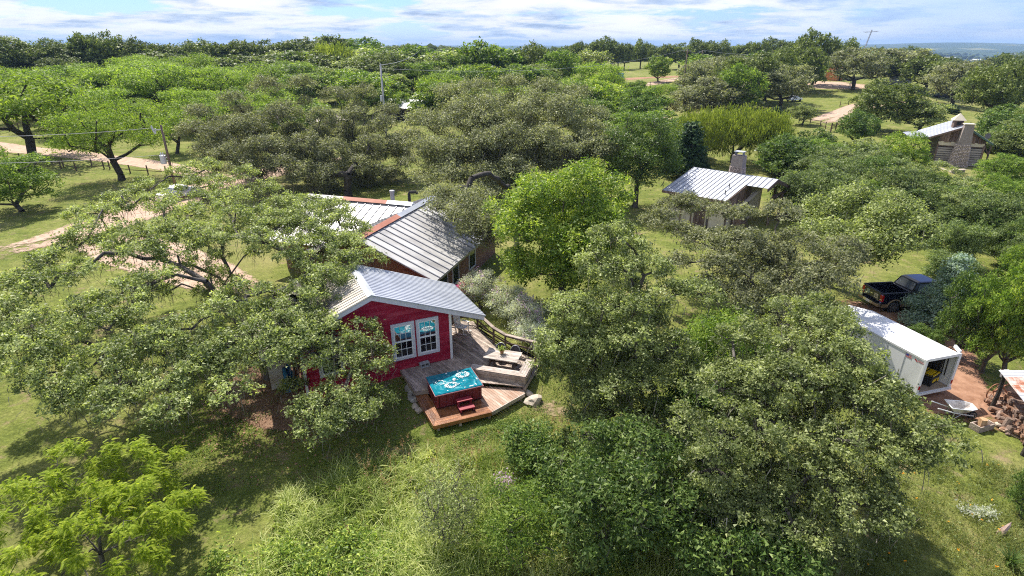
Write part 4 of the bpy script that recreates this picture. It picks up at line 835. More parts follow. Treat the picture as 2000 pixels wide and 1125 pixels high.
OAK_G = [(862,400),(900,425),(935,440),(880,380),(920,400),(960,425),(845,385),(970,455)]
anchored_oak('live_oak', 'smaller live oak leaning its branches over the right end of the brick house roof', OAK_G, (910, 415), 5.4, 15, 0.6, 3.0, 'oakgrey', tuple(G(985, 440)[:2] + np.array([0.4, 2.5])), 2.6, 0.22, 28, fill=14, rmin=0.9, rmax=1.3, n_spray=18, n_leaf=42, L=0.14, W=0.08, moss=24, tw=20, spread=0.27, bark=BARK_DARK)

def round_tree(name, label, base_px, top_py, w_px, leaf, k, seed, cat='tree', low=0.25, r0=0.8, r1=1.3, n_spray=16, n_leaf=34, L=0.15, W=0.08, shape=0.8, spread=0.3, fork=0.3, r_trunk=0.2, P=None, lean=(0, 0), **kw):
    q = np.random.default_rng(seed); P = G(*base_px) if P is None else np.array(P); H = z_at(P, top_py) - P[2]; R = w_px * depth(P + np.array([0, 0, H * 0.5])) / FOC / 2
    C, Rr = ball_clumps(k, max(0.3, R - r1 * 0.6), H * low, H - r1 * 0.6, q, r0, r1, shape); C[:, 0] += lean[0] * C[:, 2] / H; C[:, 1] += lean[1] * C[:, 2] / H
    return tree_object(name, label, cat, P, leaf, C, Rr, (0, 0, -0.1), (lean[0] * 0.2, lean[1] * 0.2, H * fork), r_trunk, q, n_spray=n_spray, n_leaf=n_leaf, L=L, W=W, spread=spread, **kw)
round_tree('elm_tree', 'bright yellow-green rounded tree in the middle, just behind the flowering sage bushes', (1096, 588), 312, 305, 'bright', 84, 31, low=0.10, r0=0.8, r1=1.3, n_spray=20, n_leaf=44, L=0.16, W=0.09, spread=0.25, r_trunk=0.24, fork=0.28, tw=8)
round_tree('hackberry_tree', 'dense dark green tree standing left of the conical juniper', (1240, 405), 212, 175, 'deep', 46, 32, low=0.15, r0=1.0, r1=1.6, n_spray=18, n_leaf=38, L=0.18, W=0.10, spread=0.32, r_trunk=0.25)
# shrubs and saplings in front
round_tree('shrub', 'tall dark leafy thicket shrub filling the bottom edge below the near oak', (1190, 1075), 850, 330, 'deep', 58, 41, cat='shrub', low=0.10, r0=0.5, r1=0.85, n_spray=15, n_leaf=30, L=0.135, W=0.065, spread=0.18, r_trunk=0.09, shape=0.7, tw=6)
round_tree('shrub', 'dark leafy shrub under the near oak, with broad glossy leaves at the bottom edge', (1420, 1130), 960, 330, 'deep', 46, 42, cat='shrub', low=0.10, r0=0.5, r1=0.8, n_spray=15, n_leaf=30, L=0.135, W=0.068, spread=0.18, r_trunk=0.09, shape=0.7, tw=6)
round_tree('shrub', 'shaded green shrub between the two nearest oaks', (1370, 900), 700, 210, 'deep', 36, 43, cat='shrub', low=0.08, r0=0.6, r1=0.9, n_spray=14, n_leaf=30, L=0.14, W=0.075, spread=0.22, r_trunk=0.08, tw=4)
round_tree('shrub', 'sunlit green shrub in the gap behind the two nearest oaks', (1400, 730), 598, 190, 'elm', 34, 47, cat='shrub', low=0.06, r0=0.6, r1=0.95, n_spray=15, n_leaf=40, L=0.13, W=0.07, spread=0.24, r_trunk=0.08, tw=4)
round_tree('shrub', 'low bright green shrub at the left foot of the dark thicket', (1020, 1100), 940, 190, 'elm', 26, 44, cat='shrub', low=0.08, r0=0.4, r1=0.65, n_spray=14, n_leaf=26, L=0.10, W=0.045, spread=0.16, r_trunk=0.05, tw=4)
round_tree('shrub', 'dark green shrub at the top left of the thicket, beside the lawn', (1040, 930), 828, 120, 'deep', 20, 45, cat='shrub', low=0.08, r0=0.4, r1=0.6, n_spray=14, n_leaf=26, L=0.12, W=0.06, spread=0.16, r_trunk=0.05, tw=4)
round_tree('sapling', 'thin airy sapling with tiny grey-green leaves rising from the tall grass', (880, 1072), 912, 150, 'oak', 24, 46, cat='sapling', low=0.12, r0=0.35, r1=0.6, n_spray=11, n_leaf=22, L=0.065, W=0.04, spread=0.16, r_trunk=0.035, tw=10)
def feather_sapling():
    q = np.random.default_rng(51); P0 = G(205, 1110); H = z_at(P0, 915) - P0[2]; t = thing('mesquite_sapling', 'bright feathery sapling with long drooping fronds in the bottom left corner', 'sapling', P0)
    R = 400 * depth(P0 + np.array([0, 0, H * 0.5])) / FOC / 2; C, Rr = ball_clumps(140, R * 0.98, H * 0.02, H * 0.95, q, 0.3, 0.55, 0.62)
    sk, nodes, r = skeleton((0, 0, -0.1), (0.05, 0, H * 0.16), C, q, 0.075, 0.06, 0.2, 0.009); sk.build('trunk', BARK, t, smooth=True)
    n = len(C) * 88; i = np.repeat(np.arange(len(C)), 88); d = nrm(q.normal(size=(n, 3)) * np.array([1, 1, 0.5]) + nrm(C[i] * np.array([1, 1, 0.2])) * 0.6 + np.array([0, 0, 0.12])); S = C[i] + q.normal(size=(n, 3)) * 0.12; ln = q.uniform(0.15, 0.30, n)
    k = 11; u = np.linspace(0.10, 1, k); side = nrm(np.cross(d, np.array([0, 0, 1.0]))); up = np.cross(side, d)
    pos = S[:, None, :] + d[:, None, :] * (ln[:, None] * u)[..., None] - np.array([0, 0, 1.0]) * (ln[:, None] * u ** 2 * 0.45)[..., None]
    VV, TT = [], []
    tone0 = np.clip(q.normal(0.5, 0.16, n), 0, 1)
    for s in (-1, 1):
        L_ = 0.052 * (1 - 0.45 * np.abs(u * 2 - 1) ** 2); tip = pos + (side[:, None, :] * s * 0.9 + d[:, None, :] * 0.45 - np.array([0, 0, 0.28])) * L_[None, :, None]; w = d[:, None, :] * 0.0095
        VV.append(np.stack([pos - w * 1.1, tip, pos + w * 1.1], 2).reshape(-1, 3)); TT.append(np.repeat(tone0, k) + q.normal(size=n * k) * 0.08)
    V = np.concatenate(VV); put('crown', np_mesh('crown', V, np.arange(len(V)).reshape(-1, 3), LEAF['sapling'], np.concatenate(TT)), t, kind='stuff')
feather_sapling()
# flowering sage bushes by the deck railing
def sage(label, P, H, R, seed, flowers, k=26):
    q = np.random.default_rng(seed); P = np.array([P[0], P[1], float(gh(P[0], P[1]))]); C, Rr = ball_clumps(k, R * 0.8, H * 0.12, H * 0.9, q, 0.3, 0.5, 0.7)
    t = tree_object('sage_bush', label, 'bush', P, 'silver', C, Rr, (0, 0, -0.05), (0, 0, H * 0.15), 0.07, q, n_spray=15, n_leaf=26, L=0.075, W=0.04, tw=6, spread=0.13, group='flowering sage bushes by the deck')
    hi = C[C[:, 2] > H * 0.35]; i = q.integers(0, len(hi), flowers); c = hi[i] + nrm(q.normal(size=(flowers, 3)) + np.array([0, 0, 0.8])) * 0.42; j = np.repeat(np.arange(flowers), 22); Pf = c[j] + q.normal(size=(len(j), 3)) * np.array([0.06, 0.06, 0.13]); Nn = nrm(q.normal(size=(len(j), 3)) + np.array([0, 0, 0.5]))
    V, F = leaf_quads(Pf, Nn, 0.06, 0.05, q); put('flowers', np_mesh('flowers', V, F, LEAF['lilac'], q.random(len(j))), t, kind='stuff')
sage('silvery sage bush with lilac flowers nearest the brick house eave', (-2.1, 32.6), 2.7, 1.35, 61, 40)
sage('silvery sage bush with few lilac flowers just outside the deck railing', (-0.2, 31.2), 2.1, 1.35, 62, 16)
sage('tallest silvery sage bush with lilac blooms in front of the bright tree', (0.9, 29.6), 2.2, 1.35, 63, 46)
sage('low grey sage bush spilling over the handrail behind the chairs', (1.2, 27.7), 1.4, 1.1, 64, 10, 20)
sage('small pale sage bush at the corner post of the railing', (2.0, 27.0), 1.2, 0.8, 65, 6, 14)
def pink_bush():
    q = np.random.default_rng(66); P = np.array([-3.3, 32.6, float(gh(-3.3, 32.6))]); C, Rr = ball_clumps(10, 0.55, 0.3, 1.7, q, 0.25, 0.4, 0.7)
    t = tree_object('flower_bush', 'bush of bright pink flowers against the brick wall', 'bush', P, 'deep', C, Rr, (0, 0, 0), (0, 0, 0.25), 0.04, q, n_spray=8, n_leaf=16, L=0.08, W=0.045, tw=4, spread=0.12)
    i = q.integers(0, 10, 520); Pf = C[i] + nrm(q.normal(size=(520, 3)) + np.array([0, 0, .6])) * 0.36; V, F = leaf_quads(Pf, nrm(q.normal(size=(520, 3)) + np.array([0, 0, 1])), 0.10, 0.08, q); put('flowers', np_mesh('flowers', V, F, LEAF['pink'], q.random(520)), t, kind='stuff')
pink_bush()

# ================================================================== TREES OF THE MIDDLE DISTANCE
PROTO = {}
def cone_clumps(k, R, H, q):
    z = (np.arange(k) + 0.5) / k; th = np.arange(k) * 2.4 + q.normal(size=k) * 0.3; r = R * (1 - z * 0.92) * q.uniform(0.45, 0.85, k)
    return np.stack([r * np.cos(th), r * np.sin(th), H * (0.06 + 0.9 * z)], 1), R * (0.42 - 0.26 * z) * q.uniform(0.85, 1.15, k)
KINDS = {   # kind: leaf, R, H, clumps, low, r0, r1, shape, flat, up, bark
    'oak': ('oakdark', 5.0, 9.0, 34, 0.10, 1.2, 1.9, 0.60, 0.75, 0.5, BARK_DARK), 'greyoak': ('oakgrey', 5.0, 8.5, 30, 0.12, 1.2, 1.9, 0.62, 0.75, 0.5, BARK_DARK), 'liveoak': ('oak', 5.0, 9.0, 32, 0.10, 1.2, 1.9, 0.60, 0.75, 0.5, BARK_DARK),
    'mesquite': ('mesq', 5.0, 7.5, 34, 0.20, 1.0, 1.7, 0.50, 0.55, 0.7, BARK_DARK), 'elm': ('elm', 4.5, 9.0, 34, 0.04, 1.1, 1.7, 0.72, 0.85, 0.45, BARK), 'bright': ('bright', 4.5, 9.0, 30, 0.05, 1.1, 1.7, 0.78, 0.9, 0.45, BARK),
    'deep': ('deep', 4.5, 8.0, 34, 0.03, 1.2, 1.8, 0.70, 0.85, 0.45, BARK), 'juniper': ('juniper', 2.6, 8.0, 34, 0, 0, 0, 0, 0.9, 0.3, BARK), 'bluecedar': ('blue', 2.8, 7.0, 30, 0, 0, 0, 0, 0.8, 0.3, BARK), 'willow': ('willow', 4.5, 8.0, 30, 0.08, 1.2, 1.8, 0.70, 1.2, 0.3, BARK),
    'shrub': ('shrubgreen', 4.0, 5.5, 34, 0.0, 0.9, 1.5, 0.65, 0.8, 0.5, BARK), 'silver': ('shrubgreen', 4.0, 6.0, 34, 0.0, 0.9, 1.5, 0.65, 0.8, 0.5, BARK)}
def proto(kind, lod, var):
    key = (kind, lod, var)
    if key in PROTO: return PROTO[key]
    leaf, R, H, k, low, r0, r1, shape, flat, up, bark = KINDS[kind]; q = np.random.default_rng(abs(hash((len(kind), ord(kind[0]), ord(kind[-1]), lod, var))) % 99991)
    if kind in ('juniper', 'bluecedar'): C, Rr = cone_clumps(k, R, H, q); Rr = np.maximum(Rr, 0.35)
    else: C, Rr = ball_clumps(k, R - r1 * 0.55, H * low + r0 * 0.4, H - r1 * 0.7, q, r0, r1, shape)
    ns, nl, L, W, sp = {0: (20, 36, 0.20, 0.12, 0.24), 1: (14, 26, 0.30, 0.19, 0.30), 2: (8, 18, 0.50, 0.34, 0.42)}[lod]
    if kind == 'mesquite': L *= 0.85; W *= 0.6; sp *= 1.25
    if kind == 'willow': W *= 0.5; L *= 1.5
    P, Nn, tone = clump_leaves(C, Rr, ns, nl, L, W, q, flat, sp, up, 0.6, 0.0)
    if kind == 'willow':
        s = q.random(len(P)); P[:, 2] -= s * 0.8
        a = np.tile(np.array([[0, 0, 1.0]]), (len(P), 1)) + q.normal(size=P.shape) * 0.25; b = nrm(np.cross(a, q.normal(size=P.shape))); l = L * q.uniform(0.7, 1.3, (len(P), 1)); V = np.stack([P + a * l / 2 + b * W * 0.45, P - a * l / 2, P + a * l / 2 - b * W * 0.45], 1).reshape(-1, 3); F = np.arange(len(V)).reshape(-1, 3)
    else: V, F = leaf_quads(P, Nn, L, W, q, 0.1)
    crown = np_mesh('crown', V, F, LEAF[leaf], tone)
    sk, _, _ = skeleton((0, 0, -0.3), (0.3 * q.normal(), 0.3 * q.normal(), H * (0.12 if low < 0.09 else 0.22)), C, q, 0.05 * R + 0.04, 0.15, 0.15, 0.03)
    trunk = sk.mesh('trunk', bark, True)
    PROTO[key] = (crown, trunk, R, H); return PROTO[key]
NAMES = {'oak': 'oak_tree', 'greyoak': 'oak_tree', 'liveoak': 'oak_tree', 'mesquite': 'mesquite_tree', 'elm': 'elm_tree', 'bright': 'leafy_tree', 'deep': 'leafy_tree', 'juniper': 'juniper_tree', 'bluecedar': 'cedar_tree', 'willow': 'willow_tree', 'shrub': 'shrub', 'silver': 'shrub'}
tree_n = 0
def T(kind, bx, by, top, w, label, group=None, P=None, H=None, Rm=None):
    global tree_n; tree_n += 1
    if P is None: P = G(bx, by)
    D = depth(P)
    if H is None: H = max(1.2, (z_at(P, top) - P[2]) * 1.09)
    if Rm is None: Rm = 1.16 * w * depth(np.array(P) + np.array([0, 0, H * 0.55])) / FOC / 2
    lod = 0 if D < 72 else (1 if D < 175 else 2); crown, trunk, R0, H0 = proto(kind, lod, tree_n % ((3 if lod else 2) if kind in ('oak', 'elm', 'mesquite') else (2 if lod == 1 else 1)))
    t = thing(NAMES[kind], label, 'shrub' if kind in ('shrub', 'silver') else 'tree', P, random.uniform(0, 6.28), group); t.scale = (Rm / R0, Rm / R0, H / H0)
    c = put('crown', crown, t, kind='stuff'); put('trunk', trunk, t); return t
# --- left field and row of mesquites
T('mesquite', 72, 312, 138, 245, 'big bright green mesquite with a forked dark trunk beside the left driveway')
T('mesquite', 238, 352, 186, 185, 'pale feathery mesquite standing just left of the transformer pole')
T('elm', 42, 412, 296, 140, 'small round leafy tree on the grass below the left driveway')
T('mesquite', 312, 226, 120, 150, 'umbrella-shaped mesquite with a slender Y trunk in front of the tin shed')
T('mesquite', 60, 212, 128, 130, 'light green mesquite behind the big forked one')
T('mesquite', 150, 192, 122, 120, 'mesquite under the tall columnar oak, right of the white barn roof')
T('mesquite', 225, 205, 128, 100, 'mesquite with a flat crown left of the umbrella-shaped one')
T('mesquite', 180, 262, 160, 150, 'low pale mesquite beyond the bend of the left driveway')
T('mesquite', 385, 216, 134, 100, 'mesquite right of the tin shed')
T('mesquite', 440, 222, 128, 120, 'yellow-green mesquite left of the grey twiggy oak')
T('mesquite', 500, 196, 120, 110, 'sunlit mesquite behind the grey twiggy oak')
T('elm', 570, 186, 124, 110, 'pale green elm beyond the grey twiggy oak')
T('elm', 640, 182, 132, 90, 'pale elm left of the yellow-green tree by the white pole')
T('willow', 690, 190, 138, 56, 'small yellow-green tree beside the white power pole')
T('mesquite', 270, 250, 190, 90, 'mesquite bush at the foot of the rail fence by the tin shed')
T('mesquite', 110, 250, 165, 100, 'mesquite bush between the driveway and the small white sign')
T('mesquite', 400, 262, 190, 110, 'low mesquite right behind the transformer pole')
T('mesquite', 345, 300, 215, 95, 'pale mesquite brushing the transformer pole')
# --- dark oaks on the left skyline
for x, y, tp, w, lab in ((20, 160, 74, 120, 'dark oak at the left edge of the skyline'), (70, 150, 94, 80, 'low dark oak behind the white barn roof'), (118, 158, 84, 90, 'round mid-green oak right of the white barn roof'), (182, 158, 62, 66, 'tallest columnar dark oak on the left skyline'),
        (222, 158, 72, 72, 'dark oak touching the columnar oak on the left skyline'), (268, 158, 76, 80, 'dark oak above the umbrella-shaped mesquite'), (322, 156, 82, 84, 'broad dark oak over the tin shed'), (372, 152, 80, 72, 'dark oak right of the tin shed on the skyline'),
        (420, 150, 78, 72, 'dark oak in the middle of the left skyline row'), (470, 148, 74, 84, 'high-topped dark oak in the left skyline row'), (525, 146, 78, 80, 'rounded dark oak beyond the pale elm'), (580, 146, 76, 84, 'dark oak left of the yellowish oak'), (655, 142, 72, 66, 'dark oak with a peaked top above the yellowish oak')):
    T('oak', x, y, tp - 2 + 5 * math.sin(x * 0.9), w * 0.92, lab, 'dark oaks on the left skyline')
T('willow', 652, 160, 86, 84, 'yellowish oak standing in the skyline row left of the white power pole')
T('oak', 745, 182, 104, 120, 'broad oak behind the white power pole'); T('oak', 800, 178, 112, 86, 'oak right of the white power pole, by the grey roof')
T('bright', 782, 232, 180, 44, 'narrow bright poplar-like tree in front of the long tin roof'); T('bright', 815, 240, 200, 36, 'second narrow bright tree in front of the long tin roof')
T('bright', 862, 232, 160, 120, 'bright green tree right of the long tin roof'); T('deep', 908, 222, 138, 86, 'rounded dark green tree behind the broad grey oak')
T('elm', 930, 176, 84, 80, 'tall elm on the skyline in the middle of the picture'); T('elm', 980, 172, 92, 86, 'elm right of the tall skyline elm'); T('elm', 890, 178, 104, 70, 'elm left of the tall skyline elm'); T('oak', 1045, 172, 86, 72, 'dark elm-like oak left of the round field tree')
T('elm', 1005, 200, 128, 130, 'wide pale elm right behind the broad grey oak'); T('elm', 1090, 182, 96, 80, 'elm at the end of the reddish field track'); T('elm', 850, 178, 118, 70, 'pale elm beside the distant power pole')
T('liveoak', 1158, 152, 98, 60, 'round green tree standing alone on the vineyard track'); T('bright', 1284, 160, 109, 44, 'small bright round tree in the vineyard'); T('elm', 1196, 186, 150, 50, 'low bush beside the vineyard track'); T('elm', 1240, 190, 158, 46, 'second low bush below the vineyard track'); T('mesquite', 1290, 200, 162, 60, 'pale bush near the blue drum')
T('elm', 1225, 232, 172, 90, 'pale bush left of the open timber shelter'); T('elm', 1150, 250, 190, 100, 'pale green tree left of the timber shelter behind the grey oak')
# --- belts on the right-hand ridge (alike trees)
qq = np.random.default_rng(77)
for i, x in enumerate(np.linspace(1100, 1560, 19)):
    P = G(x + qq.normal() * 4, 137 - qq.random() * 4); T('oak', 0, 0, 0, 0, 'dark oak in the long row behind the vineyard, ' + 'first second third fourth fifth sixth seventh eighth ninth tenth eleventh twelfth thirteenth fourteenth fifteenth sixteenth seventeenth eighteenth nineteenth'.split()[i] + ' from the left', 'row of oaks behind the vineyard', P=P, H=max(6, z_at(P, 80 - 8 * i / 19 + qq.normal() * 6) - P[2]), Rm=qq.uniform(4.2, 7.0))
T('greyoak', 1400, 236, 150, 130, 'grey half-bare oak above the yellow willows'); T('greyoak', 1345, 236, 168, 90, 'grey bare-twigged oak right of the timber shelter'); T('oak', 1450, 214, 104, 120, 'dark oak behind the half-bare grey oak'); T('oak', 1495, 200, 98, 96, 'dark oak left of the leaning oak on the ridge'); T('elm', 1432, 236, 128, 90, 'mid-green oak in front of the dark ridge oaks')
T('oak', 1548, 182, 86, 96, 'dark oak on the ridge above the leaning oak'); T('oak', 1585, 166, 62, 72, 'tallest oak on the ridge left of the orange shed'); T('bright', 1570, 176, 108, 60, 'bright green tree left of the orange shed'); T('oak', 1640, 150, 78, 60, 'oak behind the orange shed'); T('oak', 1612, 152, 84, 50, 'oak just left of the orange shed')
T('greyoak', 1522, 214, 126, 104, 'leaning dark-trunked oak on the lawn by the white vehicle'); T('liveoak', 1565, 244, 204, 50, 'round dark bush at the driveway fork'); T('greyoak', 1665, 176, 92, 104, 'grey-topped oak behind the tall antenna mast'); T('oak', 1712, 166, 104, 56, 'dark oak right of the antenna mast')
T('oak', 1716, 256, 156, 112, 'spreading oak with a dark leaning trunk by the gravel drive'); T('liveoak', 1788, 262, 192, 98, 'green oak behind the log cabin porch roof'); T('oak', 1800, 182, 106, 84, 'dark oak on the right field with a visible trunk'); T('greyoak', 1858, 206, 116, 104, 'dark twin-trunked oak on the far right field'); T('oak', 1918, 250, 122, 110, 'tall dark oak with a straight trunk behind the log cabin'); T('oak', 1975, 220, 130, 110, 'dark oak at the right edge of the far field')
T('juniper', 1858, 222, 205, 26, 'small cone-shaped juniper behind the log cabin roof'); T('deep', 1965, 262, 206, 80, 'dark bushy tree right of the log cabin'); T('deep', 1985, 318, 240, 90, 'dark bushy tree at the right edge beside the log cabin')
T('deep', 1670, 282, 218, 70, 'bushy green tree beside the split rail fence'); T('juniper', 1510, 250, 212, 36, 'small dark juniper beside the rail fence')
# --- around the two cabins
T('willow', 1432, 318, 206, 130, 'yellow-green willow behind the stone chimney'); T('willow', 1372, 322, 212, 96, 'yellow-green willow left of the taller willow'); T('willow', 1485, 318, 214, 90, 'yellow-green willow right of the stone chimney'); T('juniper', 1338, 350, 248, 84, 'dark cone-shaped juniper left of the tin-roofed cabin')
T('deep', 1535, 352, 268, 112, 'round glossy dark green tree right of the stone chimney'); T('elm', 1500, 300, 236, 70, 'green tree at the edge of the bright lawn by the willows'); T('bright', 1752, 356, 262, 96, 'bright green bushy tree left of the log cabin'); T('elm', 1800, 410, 330, 60, 'mid-green bush below the log cabin porch')
T('shrub', 1640, 350, 276, 110, 'grey-green shrub below the bright lawn'); T('shrub', 1700, 352, 286, 100, 'grey-green shrub left of the bright bushy tree'); T('shrub', 1622, 395, 312, 110, 'grey-green shrub beside the cabin porch posts'); T('shrub', 1740, 430, 330, 130, 'wide grey-green shrub in the middle of the thicket below the log cabin'); T('liveoak', 1800, 405, 318, 90, 'brownish-green shrubby oak in the thicket below the log cabin'); T('shrub', 1845, 420, 345, 120, 'pale shrub at the corner of the log cabin lawn')
T('elm', 1955, 372, 304, 92, 'small round tree with twin thin trunks right of the log cabin lawn'); T('silver', 1905, 470, 378, 120, 'silvery shrub below the small round tree'); T('silver', 1965, 488, 384, 110, 'silvery shrub at the right edge above the blue cedar'); T('deep', 1868, 450, 372, 70, 'dark shrub between the two silvery shrubs and the lawn'); T('shrub', 1690, 395, 330, 90, 'grey-green shrub right of the cabin porch')
T('elm', 1250, 300, 218, 90, 'pale leafy tree behind the dense dark green tree'); T('bright', 1290, 330, 250, 70, 'bright shrubby tree between the juniper and the dense dark tree')
# --- right foreground yard
T('bluecedar', 1836, 640, 510, 110, 'blue-grey cedar whose branches hide the front of the black pickup'); T('deep', 1868, 700, 540, 96, 'dark leafy bush between the cedar and the fruit tree'); T('elm', 1918, 728, 520, 110, 'leafy tree with a dark leaning trunk behind the open trailer'); T('bright', 1962, 742, 505, 120, 'bright leafy tree at the right edge behind the woodshed'); T('elm', 1985, 640, 470, 120, 'leafy tree at the far right edge above the woodshed'); T('silver', 1845, 560, 490, 90, 'grey-green shrub behind the blue cedar')
T('deep', 1800, 690, 640, 60, 'low dark shrub on the far side of the white trailer'); T('deep', 1992, 1010, 930, 64, 'dark leafy bush at the right edge of the meadow')
# --- closed thickets between the named trees
ORD = 'first second third fourth fifth sixth seventh eighth ninth tenth eleventh twelfth thirteenth fourteenth fifteenth sixteenth seventeenth eighteenth nineteenth twentieth'.split()
ORD += ['twenty-' + o for o in ORD[:9]] + ['thirtieth'] + ['thirty-' + o for o in ORD[:9]]
LOOK = {'mesquite': 'feathery', 'elm': 'round light', 'oak': 'dark', 'liveoak': 'olive', 'greyoak': 'grey', 'bright': 'bright', 'deep': 'deep green', 'shrub': 'grey-green', 'silver': 'pale'}
def thicket(n, xr, yr, hr, wr, kinds, label, group, seed, avoid=()):
    q = np.random.default_rng(seed); made = {}
    for i in range(n):
        for _ in range(30):
            x, y = q.uniform(*xr), q.uniform(*yr)
            if not any(a <= x <= c and b <= y <= d for a, b, c, d in avoid): break
        k = kinds[int(q.integers(0, len(kinds)))]; t = T(k, x, y, y - q.uniform(*hr), q.uniform(*wr), label, group); made.setdefault(LOOK[k], []).append((x, t))
    for look, L_ in made.items():
        for i, (x, t) in enumerate(sorted(L_, key=lambda a: a[0])): t['label'] = look + ' ' + label + (', ' + ORD[i] + ' ' + look + ' one from the left' if len(L_) > 1 else '')
OPEN = ((268, 205, 350, 245), (60, 318, 215, 420), (-50, 262, 120, 330), (130, 290, 330, 345), (740, 205, 770, 330))
thicket(27, (-10, 600), (168, 240), (48, 74), (80, 120), ('mesquite', 'mesquite', 'mesquite', 'elm'), 'tree in the left driveway thicket', 'mesquite thicket on the left', 201, OPEN)
thicket(14, (330, 620), (240, 300), (60, 85), (90, 120), ('mesquite', 'elm'), 'tree behind the transformer pole', 'thicket behind the transformer pole', 202, OPEN)
thicket(34, (-20, 720), (138, 166), (46, 66), (70, 100), ('oak', 'oak', 'elm', 'liveoak'), 'tree in the left skyline wood', 'wood below the left skyline', 203)
thicket(26, (660, 1060), (148, 205), (46, 70), (70, 110), ('elm', 'elm', 'oak', 'liveoak', 'bright'), 'tree beyond the grey roofs', 'wood beyond the grey roofs', 204, ((770, 190, 860, 240), (1010, 148, 1110, 168)))
thicket(12, (700, 1180), (205, 240), (60, 90), (90, 120), ('elm', 'mesquite', 'bright'), 'tree before the grey roofs', 'trees between the grey oaks and the grey roofs', 205, OPEN + ((760, 205, 860, 262),))
thicket(26, (1570, 1900), (338, 470), (66, 96), (90, 135), ('shrub', 'shrub', 'elm', 'deep', 'liveoak'), 'bush between the two cabins', 'thicket between the two cabins', 206, ((1780, 335, 1960, 432),))
thicket(8, (1340, 1560), (150, 206), (50, 84), (70, 105), ('oak', 'liveoak', 'elm', 'greyoak'), 'tree left of the orange shed', 'grove left of the orange shed', 207, ((1530, 160, 1700, 210), (1300, 140, 1345, 200)))
thicket(9, (1720, 2010), (146, 178), (44, 72), (70, 105), ('oak', 'oak', 'greyoak'), 'tree on the far right field', 'oaks on the far right field', 208)
thicket(9, (1940, 2020), (235, 340), (60, 80), (80, 110), ('deep', 'oak'), 'tree right of the log cabin', 'dark trees behind the log cabin', 209)
thicket(14, (1850, 2020), (430, 560), (66, 100), (90, 130), ('silver', 'deep', 'shrub', 'elm'), 'bush above the blue cedar', 'thicket above the blue cedar', 210, ((1790, 480, 1850, 545),))
thicket(8, (1190, 1330), (235, 310), (56, 84), (70, 100), ('elm', 'bright', 'deep'), 'tree left of the yellow willows', 'trees left of the yellow willows', 211, ((1255, 200, 1350, 250),))
thicket(5, (1500, 1640), (320, 345), (56, 76), (70, 90), ('deep', 'elm'), 'bush at the bright lawn edge', 'bushes at the lawn edge', 212)
# --- far trees of the valley beyond the ridge
for i in range(70):
    az = qq.uniform(-0.24, 0.10) if i % 2 else qq.uniform(0.50, 0.74); r = qq.uniform(330, 900); x, y = r * math.sin(az), r * math.cos(az)
    T('oak', 0, 0, 0, 0, 'distant oak in the scattered woods beyond the ridge', 'distant oaks beyond the ridge', P=np.array([x, y, float(gh(x, y))]), H=qq.uniform(7, 12), Rm=qq.uniform(5, 8))
# trees just outside the picture, so that the place goes on
for i, (x, y, k) in enumerate(((-64, 44, 'elm'), (-80, 60, 'mesquite'), (-52, 33, 'liveoak'), (-105, 84, 'oak'), (-42, 20, 'elm'), (-135, 110, 'oak'), (46, 24, 'elm'), (56, 38, 'liveoak'), (70, 52, 'oak'), (40, 10, 'deep'), (88, 66, 'elm'), (-76, 40, 'oak'))):
    T(k, 0, 0, 0, 0, LOOK[k] + ' tree outside the yard, standing ' + ('west' if x < 0 else 'east') + ' of it, ' + ORD[i] + ' of its row', 'trees around the yard', P=np.array([x, y, float(gh(x, y))]), H=7.5, Rm=4.8)
def far_woods():
    q = np.random.default_rng(88); n = 7000; r = 420 * np.exp(q.random(n) * 2.35); az = q.uniform(-0.80, 0.80, n); x = r * np.sin(az); y = r * np.cos(az)
    keep = (np.sin(x * 0.006 + 1) * np.sin(y * 0.0045) + q.normal(size=n) * 0.55) > -0.15; x, y, r = x[keep], y[keep], r[keep]; n = len(x); z = gh(x, y)
    bm = bmesh.new(); bmesh.ops.create_icosphere(bm, subdivisions=1, radius=1); bm.verts.index_update(); B = np.array([v.co[:] for v in bm.verts]); Fb = np.array([[v.index for v in f.verts] for f in bm.faces]); bm.free()
    s = q.uniform(3.2, 6.5, n) * (1 + (r > 1500) * 0.6); jit = 1 + q.normal(size=(n, len(B), 1)) * 0.16
    V = B[None] * jit * np.stack([s * q.uniform(0.8, 1.3, n), s, s * q.uniform(0.55, 0.95, n)], 1)[:, None, :] + np.stack([x, y, z + s * 0.55], 1)[:, None, :]; F = (Fb[None] + (np.arange(n) * len(B))[:, None, None]).reshape(-1, 3)
    o = put('far_woods', np_mesh('far_woods', V.reshape(-1, 3), F, LEAF['farwood'], np.repeat(q.random(n), len(Fb)))); o['kind'] = 'stuff'
far_woods()

# ================================================================== CABINS AND OTHER BUILDINGS
STUCCO = M('cream_plaster', (0.560, 0.490, 0.370), (0.660, 0.590, 0.470), 1.5, 0.9, 0.1)
OLDBOARD = M('old_brown_board', (0.070, 0.042, 0.034), (0.240, 0.165, 0.130), 2.2, 0.85, 0.3, var=0.35, stretch=(3, 3, 0.6))
CABROOF = M('pale_standing_seam', (0.390, 0.410, 0.460), (0.490, 0.510, 0.560), 0.7, 0.45, 0.0, metal=0.25, var=0.04)
STONE = M('rounded_field_stone', (0.300, 0.220, 0.190), (0.640, 0.550, 0.500), 1.6, 0.9, 0.3, var=0.3)
MORTAR = M('chimney_mortar', (0.230, 0.190, 0.175), (0.300, 0.255, 0.235), 5, 0.95, 0.3)
LOGGREY = M('grey_hewn_log', (0.260, 0.225, 0.205), (0.420, 0.380, 0.355), 2.5, 0.9, 0.3, var=0.15, stretch=(0.5, 1, 3))
CHINK = M('dark_chinking', (0.050, 0.045, 0.044), (0.090, 0.082, 0.080), 4, 0.95, 0.1)
